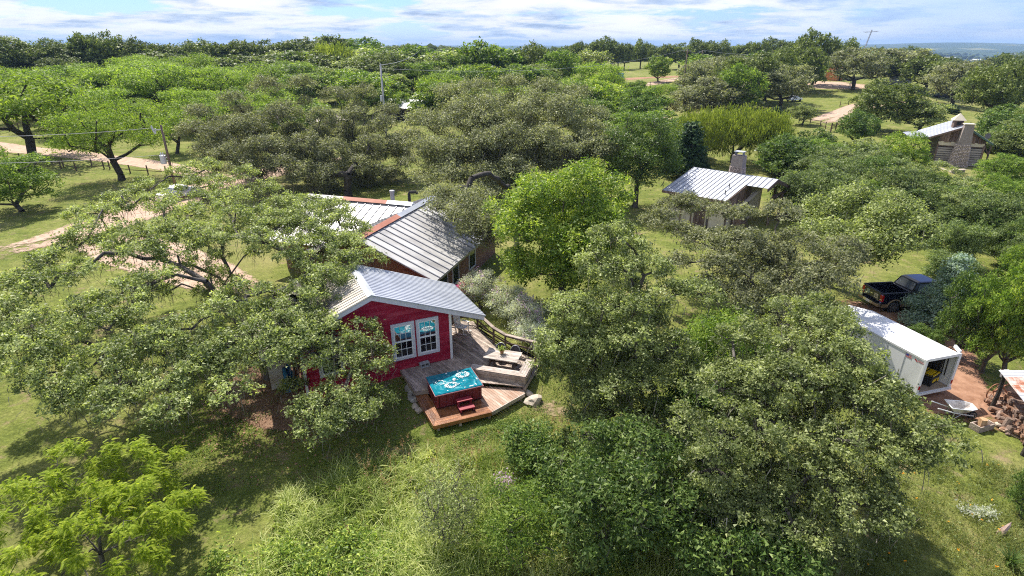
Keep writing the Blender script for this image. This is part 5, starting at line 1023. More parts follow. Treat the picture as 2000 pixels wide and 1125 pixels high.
def stone_shaft(t, c, w0, d0, w1, d1, z0, z1, n_w, seed):
    """tapering chimney: a mortar core with every rounded stone set into its faces"""
    ch = MB(); V = [(c[0] + sx * (w0 if k == 0 else w1) / 2, c[1] + sy * (d0 if k == 0 else d1) / 2, z0 if k == 0 else z1) for k in (0, 1) for sx, sy in ((-1, -1), (1, -1), (1, 1), (-1, 1))]
    ch.add(V, [(3, 2, 1, 0), (4, 5, 6, 7), (0, 1, 5, 4), (1, 2, 6, 5), (2, 3, 7, 6), (3, 0, 4, 7)]); core = ch.build('chimney', MORTAR, t)
    q = np.random.default_rng(seed); shapes = [MB().rock((0, 0, 0), (1, 1, 1), seed + k, 1).mesh('stone', STONE, True) for k in range(4)]; n = 0
    h = w0 / n_w * 0.72; rows = int((z1 - z0) / h)
    for r in range(rows):
        u = (r + 0.5) / rows; w = w0 + (w1 - w0) * u; d = d0 + (d1 - d0) * u; z = z0 + (z1 - z0) * u
        for face, ln in (('f', w), ('l', d), ('r', d)):
            k = max(2, int(round(ln / (w0 / n_w))))
            for i in range(k):
                if n >= 290: break
                s = -ln / 2 + (i + 0.5 + (0.25 if r % 2 else -0.25) * (0 < i < k - 1)) * ln / k + q.normal() * 0.02; o = put('stone', shapes[n % 4], core); n += 1
                o.location = (c[0] + s, c[1] - d / 2, z) if face == 'f' else ((c[0] - w / 2, c[1] + s, z) if face == 'l' else (c[0] + w / 2, c[1] + s, z))
                a = ln / k * 0.52 * q.uniform(0.85, 1.15); o.scale = (a, 0.11, h * 0.55 * q.uniform(0.85, 1.1)) if face == 'f' else (0.11, a, h * 0.55); o.rotation_euler = (0, q.normal() * 0.2 if face == 'f' else 0, 0)
    return core
def satellite_dish(t, p, az):
    d = MB(); d.tube([p, (p[0], p[1], p[2] + 0.45)], 0.03, 6); a = np.array([math.cos(az), math.sin(az), 0.45]); a = a / np.linalg.norm(a)
    V = [(p[0], p[1], p[2] + 0.55)]; s = np.cross(a, [0, 0, 1.0]); s /= np.linalg.norm(s); u = np.cross(s, a)
    for k in range(14):
        th = 2 * math.pi * k / 14; e = np.array([p[0], p[1], p[2] + 0.55]) + a * 0.10 + (s * math.cos(th) * 0.34 + u * math.sin(th) * 0.40); V.append(tuple(e))
    d.add(V, [(0, 1 + k, 1 + (k + 1) % 14) for k in range(14)] + [(tuple(1 + k for k in range(14)))]); return d.build('satellite_dish', M('dark_dish', (0.05, 0.05, 0.055), None, rough=0.5), t)
def build_cabin():
    rz = math.atan2(-0.677, 0.735); t = thing('cabin', 'cream-walled cabin with a pale standing-seam roof and a short stone chimney', 'cabin', (14.66, 54.69, float(gh(16, 55))), rz)
    ZE, ZR, L_ = 2.95, 4.52, 6.6
    MB().box((3.5, 4.6, 1.35), (5.9, 8.2, 2.7)).build('wall', STUCCO, t)
    seam_panels(t, (0.6, 5.0, ZR), (0.0, 0.0, ZE), (6.35, 0, 0), 14, CABROOF, 0.04, 0.045, ribmat=SEAMRIB); seam_panels(t, (6.95, 5.0, ZR), (6.80, 3.15, ZE + (ZR - ZE) * 0.63), (2.0, 0, 0), 4, CABROOF, 0.04, 0.045, ribmat=SEAMRIB)
    seam_panels(t, (0.6, 5.0, ZR + 0.005), (0.6, 9.8, ZE), (8.35, 0, 0), 17, CABROOF, 0.04, 0.045, ribmat=SEAMRIB)
    MB().bar((-0.02, -0.03, ZE - 0.1), (6.4, -0.03, ZE - 0.1), 0.05, 0.24).build('eave_board', OLDBOARD, t); MB().bar((8.97, 5.0, ZR - 0.16), (8.97, 9.8, ZE - 0.15), 0.06, 0.3).build('rake_board', WOODDARK, t); MB().bar((8.95, 5.0, ZR - 0.16), (8.80, 3.1, ZE + (ZR - ZE) * 0.62 - 0.15), 0.06, 0.3).build('rake_board', WOODDARK, t); MB().bar((6.42, 0.0, ZE - 0.1), (6.85, 3.1, ZE + (ZR - ZE) * 0.62 - 0.12), 0.06, 0.24).build('rake_board', OLDBOARD, t)
    for x in (0.62, 1.9, 3.0, 4.7, 6.38): MB().box((x, 0.47, 1.3), (0.14, 0.07, 2.6)).build('wall_post', OLDBOARD, t)
    d = MB().box((3.85, 0.44, 1.05), (1.1, 0.06, 2.1)).build('door', OLDBOARD, t)
    for k in range(9):
        y = 0.7 + k * 0.56; zt = ZE + (ZR - ZE) * min(1, y / 5.0) - 0.25; MB().box((6.49, y, zt / 2 + 0.8), (0.05, 0.53, zt - 1.6)).build('wall_board', OLDBOARD, t)
    for p in ((8.7, 5.0), (8.8, 7.4), (8.8, 9.6), (7.4, 9.6)): MB().box((p[0], p[1], 1.4), (0.2, 0.2, 2.8)).build('porch_post', WOODDARK, t)
    MB().bar((8.75, 5.0, 2.85), (8.75, 9.7, 2.75), 0.16, 0.2).build('porch_beam', WOODDARK, t); MB().bar((8.72, 5.2, 2.1), (8.74, 6.2, 2.78), 0.12).build('brace', WOODDARK, t); MB().bar((6.6, 2.2, 1.7), (7.4, 4.4, 3.2), 0.22).build('brace', LOGGREY, t)
    MB().slab([(6.5, 1.6, 2.15), (7.5, 1.2, 1.65), (7.5, 3.0, 1.65), (6.5, 3.2, 2.15)], (0, 0, 1), 0.03).build('lean_roof', CABROOF, t); MB().box((7.0, 2.2, 0.8), (0.8, 1.4, 1.6)).build('lean_wall', OLDBOARD, t)
    for x, y in ((5.6, 2.2), (5.8, 1.0)): MB().tube([(x, y, ZE + y * 0.314), (x, y, ZE + y * 0.314 + 0.45)], 0.045, 8).build('vent_pipe', DARKIN, t)
    c = stone_shaft(t, (4.75, 5.75, 0), 1.25, 1.0, 1.1, 0.9, 3.4, 6.15, 8, 5); MB().box((4.75, 5.75, 6.5), (0.9, 0.75, 0.05)).build('chimney_cap', CABROOF, c)
    for sx in (-1, 1): MB().box((4.75 + sx * 0.38, 5.75, 6.32), (0.05, 0.5, 0.34)).build('cap_leg', SEAMRIB, c)
    satellite_dish(t, (-0.1, 0.25, ZE), rad(200))
build_cabin()
def build_log_cabin():
    rz = math.atan2(-0.39, 0.92); t = thing('log_cabin', 'old grey log cabin with a tall tapering stone chimney and a little belfry', 'cabin', (61.4, 82.4, float(gh(61.4, 82.4))), rz)
    x0, x1, xr, ZR = -0.75, 4.75, 1.95, 5.45; sl_l, sl_r = 0.42, 0.62; zl = lambda x: ZR - (sl_l * (xr - x) if x < xr else sl_r * (x - xr))
    MB().add([(x, y, z) for y in (0.08, 6.5) for x, z in ((x0, 0), (x1, 0), (x1, zl(x1) - 0.2), (xr, zl(xr) - 0.2), (x0, zl(x0) - 0.2))], [(4, 3, 2, 1, 0), (5, 6, 7, 8, 9)] + [(i, (i + 1) % 5, 5 + (i + 1) % 5, 5 + i) for i in range(5)]).build('wall', CHINK, t)
    for k in range(8): MB().box(((x0 + x1) / 2, 0.0, 0.16 + k * 0.31), (x1 - x0 - 0.1, 0.2, 0.235)).build('log', LOGGREY, t)
    MB().box(((x0 + x1) / 2, -0.02, 2.62), (x1 - x0 - 0.05, 0.12, 0.14)).build('beam', OLDBOARD, t)
    MB().box(((x0 + x1) / 2, 0.0, 2.98), (x1 - x0 - 0.1, 0.16, 0.55)).build('plaster_band', STUCCO, t)
    n = 18
    for k in range(n):
        w = (x1 - x0) / n; x = x0 + (k + 0.5) * w; zt = zl(x) - 0.22; zb = 3.05 + 0.25 * random.random()
        if zt - zb > 0.12: MB().box((x, -0.10, (zt + zb) / 2), (w - 0.03, 0.04, zt - zb)).build('gable_board', OLDBOARD, t)
    for x in (x0 + 0.05, x1 - 0.05): MB().box((x, -0.12, 1.45), (0.16, 0.14, 2.9)).build('corner_post', OLDBOARD, t)
    seam_panels(t, (xr, -0.5, ZR), (x0 - 1.35, -0.5, zl(x0 - 1.35)), (0, 7.5, 0), 10, CABROOF, 0.05, 0.04); seam_panels(t, (xr, -0.5, ZR), (x1 + 0.75, -0.5, zl(x1 + 0.75)), (0, 7.5, 0), 10, CABROOF, 0.05, 0.04)
    seam_panels(t, (x0 - 1.35, -0.2, zl(x0 - 1.35) - 0.03), (x0 - 3.3, -0.2, zl(x0 - 1.35) - 0.33), (0, 7.0, 0), 9, CABROOF, 0.05, 0.04)
    for p in ((x0 - 3.1, 0.2), (x0 - 3.1, 3.2), (x0 - 3.1, 6.2), (x1 + 0.9, 0.6), (x1 + 0.9, 3.0)): MB().box((p[0], p[1], 1.4), (0.18, 0.18, 2.8)).build('porch_post', WOODDARK, t)
    MB().bar((x1 + 0.9, 0.6, 1.5), (x1 + 0.05, 0.3, 3.0), 0.12).build('brace', WOODDARK, t)
    MB().bar((xr, -0.54, ZR - 0.1), (x1 + 0.77, -0.54, zl(x1 + 0.77) - 0.1), 0.05, 0.2).build('rake_board', M('green_trim', (0.06, 0.12, 0.09), None, rough=0.6), t); MB().bar((xr, -0.54, ZR - 0.1), (x0 - 1.35, -0.54, zl(x0 - 1.35) - 0.1), 0.05, 0.2).build('rake_board', OLDBOARD, t)
    c = stone_shaft(t, (2.05, -0.75, 0), 2.1, 1.5, 1.05, 0.9, -0.2, 5.75, 8, 9); MB().box((2.05, -0.75, 5.80), (1.25, 1.1, 0.12)).build('chimney_cap', STUCCO, c)
    b = MB().box((1.3, 1.6, 5.55), (1.1, 1.1, 1.0)).build('belfry', OLDBOARD, t); MB().add([(1.3 + sx * 0.8, 1.6 + sy * 0.8, 6.05) for sx, sy in ((-1, -1), (1, -1), (1, 1), (-1, 1))] + [(1.3, 1.6, 7.0)], [(0, 1, 4), (1, 2, 4), (2, 3, 4), (3, 0, 4), (3, 2, 1, 0)]).build('belfry_roof', STUCCO, b)
    MB().box((1.3, 1.04, 5.65), (0.5, 0.03, 0.45)).build('belfry_opening', DARKIN, b); satellite_dish(t, (x1 + 0.6, 2.0, zl(x1 + 0.6) + 0.1), rad(250))
build_log_cabin()
def small_house(name, label, P, rz, L_, W_, hw, hr, wallm, roofm, cat='barn', door=True):
    t = thing(name, label, cat, P, rz); MB().box((0, 0, hw / 2), (L_, W_, hw)).build('wall', wallm, t)
    n = max(3, int(L_ / 1.6))
    seam_panels(t, (-L_ / 2 - 0.3, 0, hr), (-L_ / 2 - 0.3, -W_ / 2 - 0.4, hw - 0.1), (L_ + 0.6, 0, 0), n, roofm, 0.06, 0.05); seam_panels(t, (-L_ / 2 - 0.3, 0, hr), (-L_ / 2 - 0.3, W_ / 2 + 0.4, hw - 0.1), (L_ + 0.6, 0, 0), n, roofm, 0.06, 0.05)
    for s in (-1, 1): MB().slab([(s * L_ / 2, -W_ / 2, hw), (s * L_ / 2, W_ / 2, hw), (s * L_ / 2, 0, hr - 0.12)], (-s, 0, 0), 0.08).build('gable', wallm, t)
    if door: MB().box((0, -W_ / 2 - 0.03, hw * 0.42), (min(2.2, L_ * 0.25), 0.06, hw * 0.84)).build('door', DARKIN, t)
    return t
WHITEROOF = M('white_painted_roof', (0.700, 0.700, 0.720), None, rough=0.5); GREYROOF = M('grey_tin_roof', (0.340, 0.350, 0.380), (0.460, 0.470, 0.500), 0.8, 0.5, 0, metal=0.2); ORANGE = M('orange_plywood', (0.480, 0.170, 0.070), (0.560, 0.220, 0.095), 2, 0.8)
def px_w(P, w): return w * depth(P) / FOC
P = G(60, 128); small_house('barn', 'white-roofed barn among the trees on the far left', P, 0.2, px_w(P, 34), 8, 2.6, 5.0, STUCCO, WHITEROOF)
P = G(318, 196); small_house('shed', 'low tin shed with a pale roof behind the umbrella-shaped mesquite', P, -0.1, px_w(P, 60), 6, 2.4, 3.6, OLDBOARD, WHITEROOF, 'shed')
P = G(800, 232); small_house('shed', 'long low building with a grey tin roof beyond the white power pole', P, -0.5, px_w(P, 92), 6, 2.6, 4.0, OLDBOARD, GREYROOF, 'shed')
P = G(845, 152); small_house('barn', 'wide flat grey-roofed barn behind the distant power pole', P, 0.0, px_w(P, 60), 9, 3.0, 4.4, STUCCO, GREYROOF)
P = G(675, 140); small_house('house', 'pale-roofed house half hidden by the yellowish oak', P, 0.3, px_w(P, 46), 9, 3.4, 6.2, STUCCO, WHITEROOF, 'house')
P = G(1627, 157); sh = small_house('shed', 'narrow orange plywood shed on the bare yard on the ridge', P, 0.5, px_w(P, 17), 4.5, 3.6, 5.0, ORANGE, RUSTCAP, 'shed')
P = G(645, 262); small_house('carport', 'pinkish-roofed carport glimpsed through the grey twiggy oak', P, 0.2, px_w(P, 70), 6, 2.4, 3.4, STUCCO, M('pinkish_roof', (0.62, 0.50, 0.50), None, rough=0.6), 'carport')
for x, y, w, lab in ((1850, 116, 30, 'long white warehouse in the far valley'), (1968, 116, 34, 'white shed roof in the far valley at the right edge'), (1905, 120, 18, 'small white house in the far valley')):
    P = G(x, y); small_house('house', lab, P, 0.1, px_w(P, w), 14, 5, 8, STUCCO, WHITEROOF, 'house')
def timber_shelter():
    P = G(1283, 222); t = thing('timber_shelter', 'open flat-roofed timber shelter by the pale yard', 'shelter', P, -0.1); w = px_w(P, 52)
    for sx in (-1, 1):
        for sy in (-1, 1): MB().box((sx * w * 0.42, sy * 1.6, 1.5), (0.2, 0.2, 3.0)).build('post', WOODDARK, t)
    MB().box((0, 0, 3.08), (w, 4.0, 0.14)).build('roof', OLDBOARD, t)
    for sy in (-1, 1): MB().box((0, sy * 1.6, 2.88), (w * 0.9, 0.16, 0.22)).build('beam', WOODDARK, t)
    MB().box((0, 1.5, 0.9), (w * 0.8, 0.1, 0.5)).build('counter', WOODDARK, t)
timber_shelter()
def drum(P, r, h, mat, name, label, cat, lying=False):
    o = MB().lathe([(r * 0.96, 0), (r, 0.05), (r, h * 0.33), (r * 1.03, h * 0.35), (r, h * 0.37), (r, h * 0.66), (r * 1.03, h * 0.68), (r, h * 0.7), (r, h - 0.05), (r * 0.5, h)], 18).build(name, mat, None, smooth=False); o.location = tuple(P); tag(o, label, cat); return o
P = G(1212, 158); drum(P, 1.1, 2.6, M('blue_plastic', (0.03, 0.16, 0.50), None, rough=0.4), 'water_drum', 'blue water drum beside the vineyard track', 'drum')
def lying_tank():
    P = G(1755, 168); t = thing('water_tank', 'grey cylindrical water tank lying on the field right of the mast', 'tank', P, 0.1); R_ = 1.4; pts = [(-3.4, 0, 1.6), (-3.1, 0, 1.6), (3.1, 0, 1.6), (3.4, 0, 1.6)]
    MB().tube(pts, [0.8, R_, R_, 0.8], 16).build('tank_shell', GREYROOF, t)
    for x in (-2, 2): MB().box((x, 0, 0.3), (0.4, 2.2, 0.6)).build('saddle', DARKIN, t)
lying_tank()

# ================================================================== VEHICLES
def blob_body(pts_profile, W_, taper):
    """side profile (x,z) swept across the width, narrowing upward by taper(z)"""
    n = len(pts_profile); V = []; ys = (-1, -0.86, 0.86, 1)
    for y in ys:
        for x, z in pts_profile: V.append((x * (1 if abs(y) < 0.9 else 0.985), y * W_ / 2 * taper(z), z - (0.03 if abs(y) > 0.9 and z > 0.6 else 0)))
    F = [tuple(range(n))[::-1], tuple(range(3 * n, 4 * n))]
    for k in range(3):
        for i in range(n): F.append((k * n + i, k * n + (i + 1) % n, (k + 1) * n + (i + 1) % n, (k + 1) * n + i))
    return V, F
TYRE = M('tyre_rubber', (0.018, 0.018, 0.019), None, rough=0.85); ALLOY = M('alloy_wheel', (0.42, 0.42, 0.44), None, rough=0.35, metal=0.8)
NAVY = M('black_blue_car_paint', (0.006, 0.008, 0.022), None, rough=0.16, spec=0.6); TANPAINT = M('tan_metallic_paint', (0.340, 0.250, 0.160), None, rough=0.4, metal=0.3)
CARGLASS = M('tinted_glass', (0.100, 0.120, 0.160), None, rough=0.12, spec=0.9); REDLENS = M('red_lens', (0.420, 0.010, 0.012), None, rough=0.2); CHROME = M('chrome', (0.6, 0.6, 0.62), None, rough=0.2, metal=0.9); BLACKPL = M('black_plastic', (0.015, 0.015, 0.017), None, rough=0.6)
def wheel(t, p, r, w, spokes=8, axis_y=True):
    pts = [(p[0], p[1] - w / 2, p[2]), (p[0], p[1] - w * 0.42, p[2]), (p[0], p[1] + w * 0.42, p[2]), (p[0], p[1] + w / 2, p[2])]
    wh = MB().tube(pts, [r * 0.9, r, r, r * 0.9], 24).build('wheel', TYRE, t)
    for s in (-1, 1):
        y = p[1] + s * (w / 2 + 0.004); rim = MB().tube([(p[0], y - 0.01, p[2]), (p[0], y + 0.01, p[2])], r * 0.66, 20).build('rim_disc', BLACKPL, wh)
        sp_ = MB(); sp_.tube([(p[0], y + s * 0.012, p[2]), (p[0], y + s * 0.03, p[2])], r * 0.17, 12)
        for k in range(spokes):
            a = 2 * math.pi * k / spokes; sp_.bar((p[0] + r * 0.12 * math.cos(a), y + s * 0.018, p[2] + r * 0.12 * math.sin(a)), (p[0] + r * 0.64 * math.cos(a), y + s * 0.018, p[2] + r * 0.64 * math.sin(a)), r * 0.11, 0.02, up=(0, 1, 0))
        o2 = MB(); pr = [(p[0] + r * 0.66 * math.cos(2 * math.pi * k / 24), y + s * 0.012, p[2] + r * 0.66 * math.sin(2 * math.pi * k / 24)) for k in range(25)]; sp_.tube(pr, r * 0.05, 5, cap=False); sp_.build('rim', ALLOY, wh)
def pickup():
    P = np.array([23.55, 34.05, float(gh(23.5, 34))]); t = thing('pickup_truck', 'black and tan crew-cab pickup truck parked with its tailgate towards the white trailer', 'pickup truck', P, rad(7)); W_ = 1.86
    # x runs forward from the tailgate (0) to the nose (5.6)
    bed = MB()
    for s in (-1, 1): bed.box((1.05, s * (W_ / 2 - 0.05), 0.98), (1.98, 0.10, 0.72))
    bed.box((2.0, 0, 0.98), (0.08, W_ - 0.2, 0.72)); bed.box((1.0, 0, 0.66), (1.95, W_ - 0.2, 0.06)); bed.build('bed', NAVY, t, bevel=0.02)
    tg = MB().box((0.035, 0, 0.99), (0.07, W_ - 0.46, 0.68)).build('tailgate', NAVY, t, bevel=0.02)
    MB().box((-0.004, -0.36, 1.02), (0.012, 0.34, 0.30)).build('sign_panel', M('cream_magnet', (0.62, 0.56, 0.42), None, rough=0.6), tg); MB().box((-0.004, 0.38, 1.06), (0.012, 0.26, 0.30)).build('sign_panel', M('grey_green_magnet', (0.30, 0.38, 0.34), None, rough=0.6), tg)
    for k, (w, zz) in enumerate(((0.2, 1.08), (0.24, 1.01), (0.16, 0.95))): MB().box((-0.012, -0.36, zz), (0.004, w, 0.028)).build('lettering', M('dark_ink', (0.06, 0.05, 0.05), None), tg)
    MB().box((-0.004, 0.06, 1.05), (0.012, 0.17, 0.07)).build('badge', CHROME, tg); MB().box((-0.004, -0.58, 0.80), (0.01, 0.16, 0.04)).build('badge', CHROME, tg)
    rl = MB()
    for s in (-1, 1): rl.bar((0.0, s * (W_ / 2 - 0.05), 1.36), (2.05, s * (W_ / 2 - 0.05), 1.36), 0.12, 0.04)
    rl.bar((0.03, -W_ / 2, 1.36), (0.03, W_ / 2, 1.36), 0.09, 0.038); rl.build('bed_rail', BLACKPL, t)
    for s in (-1, 1):
        MB().box((0.05, s * (W_ / 2 - 0.10), 1.02), (0.13, 0.22, 0.44)).build('tail_light', REDLENS, t, bevel=0.015); MB().box((0.04, s * (W_ / 2 - 0.10), 0.93), (0.135, 0.20, 0.06)).build('reversing_light', CHROME, t)
        MB().box((2.7, s * (W_ / 2 - 0.03), 0.50), (5.2, 0.05, 0.22)).build('lower_trim', TANPAINT, t)
        for xx in (0.95, 4.55):
            pr = [(xx + 0.50 * math.cos(a), s * (W_ / 2 + 0.012), 0.40 + 0.50 * math.sin(a)) for a in np.linspace(0.05, math.pi - 0.05, 13)]; MB().tube(pr, 0.05, 6).build('fender_flare', TANPAINT, t)
            wheel(t, (xx, s * (W_ / 2 - 0.10), 0.40), 0.40, 0.26, 10)
            MB().tube([(xx, s * (W_ / 2 + 0.005), 0.44), (xx, s * (W_ / 2 - 0.25), 0.44)], 0.47, 20).build('wheel_arch', DARKIN, t)
        MB().box((3.0, s * (W_ / 2 + 0.06), 0.34), (2.1, 0.16, 0.05)).build('side_step', BLACKPL, t)
    bp = MB().box((-0.10, 0, 0.55), (0.22, W_ * 0.98, 0.20)).build('bumper', TANPAINT, t, bevel=0.03); MB().box((-0.12, 0, 0.665), (0.20, W_ * 0.8, 0.03)).build('bumper_step', BLACKPL, bp); MB().box((-0.215, 0, 0.56), (0.012, 0.34, 0.17)).build('plate', WHITEPAINT, bp); MB().box((-0.21, 0, 0.56), (0.012, 0.8, 0.19)).build('bumper_centre', CHROME, bp)
    prof = [(2.06, 0.55), (2.06, 1.34), (5.45, 1.22), (5.58, 0.95), (5.6, 0.55)]; V, F = blob_body(prof, W_, lambda z: 1.0 if z < 1 else 0.965); MB().add(V, F).build('body', NAVY, t, bevel=0.015)
    prof = [(2.12, 1.33), (2.42, 1.90), (2.62, 1.955), (3.75, 1.945), (3.95, 1.90), (4.55, 1.32)]; V, F = blob_body(prof, W_, lambda z: 0.95 if z < 1.4 else 0.78); MB().add(V, F).build('cab', NAVY, t, bevel=0.02)
    def pane(q4, nn): MB().slab(q4, nn, 0.012).build('window', CARGLASS, t)
    pane([(2.135, -0.74, 1.40), (2.385, -0.62, 1.85), (2.385, 0.62, 1.85), (2.135, 0.74, 1.40)], (-1, 0, 0.5)); pane([(4.44, -0.74, 1.42), (4.02, -0.62, 1.86), (4.02, 0.62, 1.86), (4.44, 0.74, 1.42)], (1, 0, 0.9))
    for s in (-1, 1):
        for xa, xb, xc, xd in ((2.35, 2.55, 3.15, 3.15), (3.25, 3.25, 3.85, 4.25)): pane([(xa, s * 0.885, 1.41), (xb, s * 0.745, 1.83), (xc, s * 0.745, 1.83), (xd, s * 0.885, 1.41)], (0, s, 0.3))
        MB().box((4.1, s * (W_ / 2 + 0.12), 1.42), (0.1, 0.22, 0.18)).build('mirror', BLACKPL, t)
pickup()
TRWHITE = M('white_trailer_skin', (0.640, 0.630, 0.620), (0.780, 0.780, 0.800), 1.1, 0.4, 0.02, lo=0.28, hi=0.50)
def trailer():
    a = math.atan2(0.71, 2.03); t = thing('cargo_trailer', 'white enclosed cargo trailer with its rear door open on the red dirt', 'trailer', (20.52, 23.6, 0.02), a + rad(-3)); W_, L_, z0, z1 = 2.10, 5.0, 0.42, 2.28; h = W_ / 2
    MB().box((0, L_ / 2, z0), (W_ - 0.02, L_, 0.1)).build('floor', M('plywood_floor', (0.30, 0.22, 0.15), (0.42, 0.33, 0.24), 4, 0.8), t)
    for s in (-1, 1): MB().box((s * (h - 0.025), L_ / 2, (z0 + z1) / 2 + 0.03), (0.05, L_, z1 - z0 - 0.06)).build('side_wall', TRWHITE, t)
    r = MB(); n = 9; top = [(h * math.cos(x) * 1.0, z1 + 0.11 * math.sin(x)) for x in np.linspace(0, math.pi, n)]; V = [(x, y, z) for y in (-0.05, L_) for x, z in top]; r.add(V, [(i, i + 1, n + i + 1, n + i) for i in range(n - 1)] + [tuple(range(n)), tuple(range(n, 2 * n))[::-1], (0, n, 2 * n - 1, n - 1)]); r.build('roof', TRWHITE, t)
    ns = [(-h, L_), (-0.42, L_ + 0.95), (0.42, L_ + 0.95), (h, L_)]; MB().prism(ns, z0 - 0.05, z1 + 0.02).build('nose', TRWHITE, t)
    for s in (-1, 1):
        MB().box((s * (h - 0.02), -0.04, (z0 + z1) / 2), (0.15, 0.08, z1 - z0 + 0.1)).build('door_frame', TRWHITE, t); MB().box((s * (h - 0.02), -0.09, 0.78), (0.09, 0.02, 0.2)).build('tail_light', REDLENS, t)
        MB().box((s * (h + 0.03), L_ * 0.45, z0 + 0.27), (0.12, 2.1, 0.06)).build('fender', TRWHITE, t)
        for yy in (1.8, 2.7): MB().tube([(s * (h - 0.26), yy, 0.33), (s * (h - 0.04), yy, 0.33)], 0.33, 20).build('wheel', TYRE, t)
        MB().bar((s * (h + 0.008), 0.0, z1 - 0.03), (s * (h + 0.008), L_, z1 - 0.03), 0.03, 0.09).build('corner_rail', CHROME if False else TRWHITE, t)
        for k in range(1, 5): MB().box((s * (h + 0.004), k, (z0 + z1) / 2), (0.012, 0.035, z1 - z0 - 0.2)).build('skin_seam', GREYROOF, t)
    MB().box((0, -0.05, z0 - 0.03), (W_ + 0.16, 0.14, 0.1)).build('rear_sill', TRWHITE, t); MB().box((0, -0.05, z1 + 0.03), (W_, 0.10, 0.14)).build('header', TRWHITE, t)
    MB().box((h + 0.10, -0.62, (z0 + z1) / 2 + 0.1), (0.06, 1.05, z1 - z0)).build('door', TRWHITE, t) if False else None
    MB().bar((h - 0.02, 0.0, z1 + 0.12), (h + 0.16, 0.42, z1 + 0.20), 0.10, 0.14).build('door_hinge_box', TRWHITE, t)
    # decals high on the near side: a small flag, a red emblem and a red name strip
    x = -h - 0.004; f = MB().box((x, 0.82, z1 - 0.22), (0.006, 0.30, 0.17)).build('flag_decal', WHITEPAINT, t)
    for k in range(4): MB().box((x - 0.004, 0.82, z1 - 0.295 + k * 0.05), (0.004, 0.30, 0.022)).build('stripe', REDLENS, f)
    MB().box((x - 0.006, 0.90, z1 - 0.18), (0.004, 0.13, 0.09)).build('flag_canton', M('flag_blue', (0.02, 0.05, 0.30), None), f)
    e = MB(); e.box((x, 0.46, z1 - 0.22), (0.006, 0.09, 0.05), 0, 0.5); e.box((x, 0.40, z1 - 0.26), (0.006, 0.09, 0.05), 0, 0.5); e.build('emblem', REDLENS, t)
    ns_ = MB().box((x, 0.14, z1 - 0.22), (0.006, 0.36, 0.09)).build('name_strip', REDLENS, t)
    for k in range(6): MB().box((x - 0.005, 0.28 - k * 0.055, z1 - 0.22), (0.004, 0.028, 0.05)).build('letter', WHITEPAINT, ns_)
    MB().box((x, 0.02, z0 + 0.35), (0.01, 0.05, 0.1)).build('marker_light', REDLENS, t)
    LIN = M('shade_dark_lining', (0.045, 0.034, 0.026), (0.10, 0.078, 0.06), 4, 0.85); MB().box((-h + 0.056, L_ / 2, (z0 + z1) / 2), (0.012, L_ - 0.1, z1 - z0 - 0.12)).build('shade_lining', LIN, t); MB().box((0, L_ - 0.02, (z0 + z1) / 2), (W_ - 0.14, 0.02, z1 - z0 - 0.1)).build('shade_lining', LIN, t); MB().box((0, L_ / 2, z1 - 0.03), (W_ - 0.14, L_ - 0.1, 0.012)).build('shade_lining', LIN, t); MB().box((h - 0.056, L_ / 2 + 0.25, (z0 + z1) / 2), (0.012, L_ - 0.6, z1 - z0 - 0.12)).build('shade_lining', LIN, t)  # sheets added to darken the trailer's inside; shade is put into their colour
    for k in range(5): MB().bar((h - 0.07, 0.3 + k * 0.16, z0 + 0.5), (h - 0.07, 0.36 + k * 0.16, z1 - 0.25), 0.035).build('hanging_tool', BLACKPL, t)
    # load: interior shelf, generator, bits
    th = t.rotation_euler.z; W2 = lambda u, v, z: (20.52 + u * math.cos(th) - v * math.sin(th), 23.6 + u * math.sin(th) + v * math.cos(th), 0.02 + z)
    YEL = M('yellow_panel', (0.720, 0.480, 0.010), None, rough=0.4); g = thing('generator', 'black and yellow portable generator at the mouth of the open trailer', 'generator', W2(0.36, 0.55, z0 + 0.05), th + 0.30)
    MB().box((0, 0, 0.30), (0.85, 0.55, 0.50)).build('engine_block', BLACKPL, g, bevel=0.03)
    for yy in (-0.24, 0.24): MB().box((0, yy, 0.585), (0.80, 0.06, 0.05)).build('top_rail', YEL, g)
    MB().box((0, 0, 0.575), (0.74, 0.3, 0.07)).build('fuel_tank', YEL, g, bevel=0.02); MB().box((-0.1, -0.28, 0.30), (0.36, 0.02, 0.16)).build('side_badge', YEL, g); MB().tube([(0.34, -0.29, 0.22), (0.34, -0.25, 0.22)], 0.11, 16).build('recoil_cover', YEL, g)
    for sx in (-1, 1): MB().tube([(sx * 0.42, -0.26, 0.04), (sx * 0.42, -0.26, 0.62), (sx * 0.42, 0.26, 0.62), (sx * 0.42, 0.26, 0.04)], 0.025, 8).build('frame_tube', BLACKPL, g)
    s = thing('storage_shelf', 'cluttered dark shelf along the left wall inside the trailer', 'shelf', W2(-0.62, 1.7, z0 + 0.05), th)
    for k in range(3): MB().box((0, 0, 0.35 + 0.5 * k), (0.5, 2.0, 0.04)).build('shelf_board', OLDBOARD, s)
    for sx in (-1, 1):
        for sy in (-1, 1): MB().box((sx * 0.23, sy * 0.97, 0.7), (0.05, 0.05, 1.4)).build('shelf_post', OLDBOARD, s)
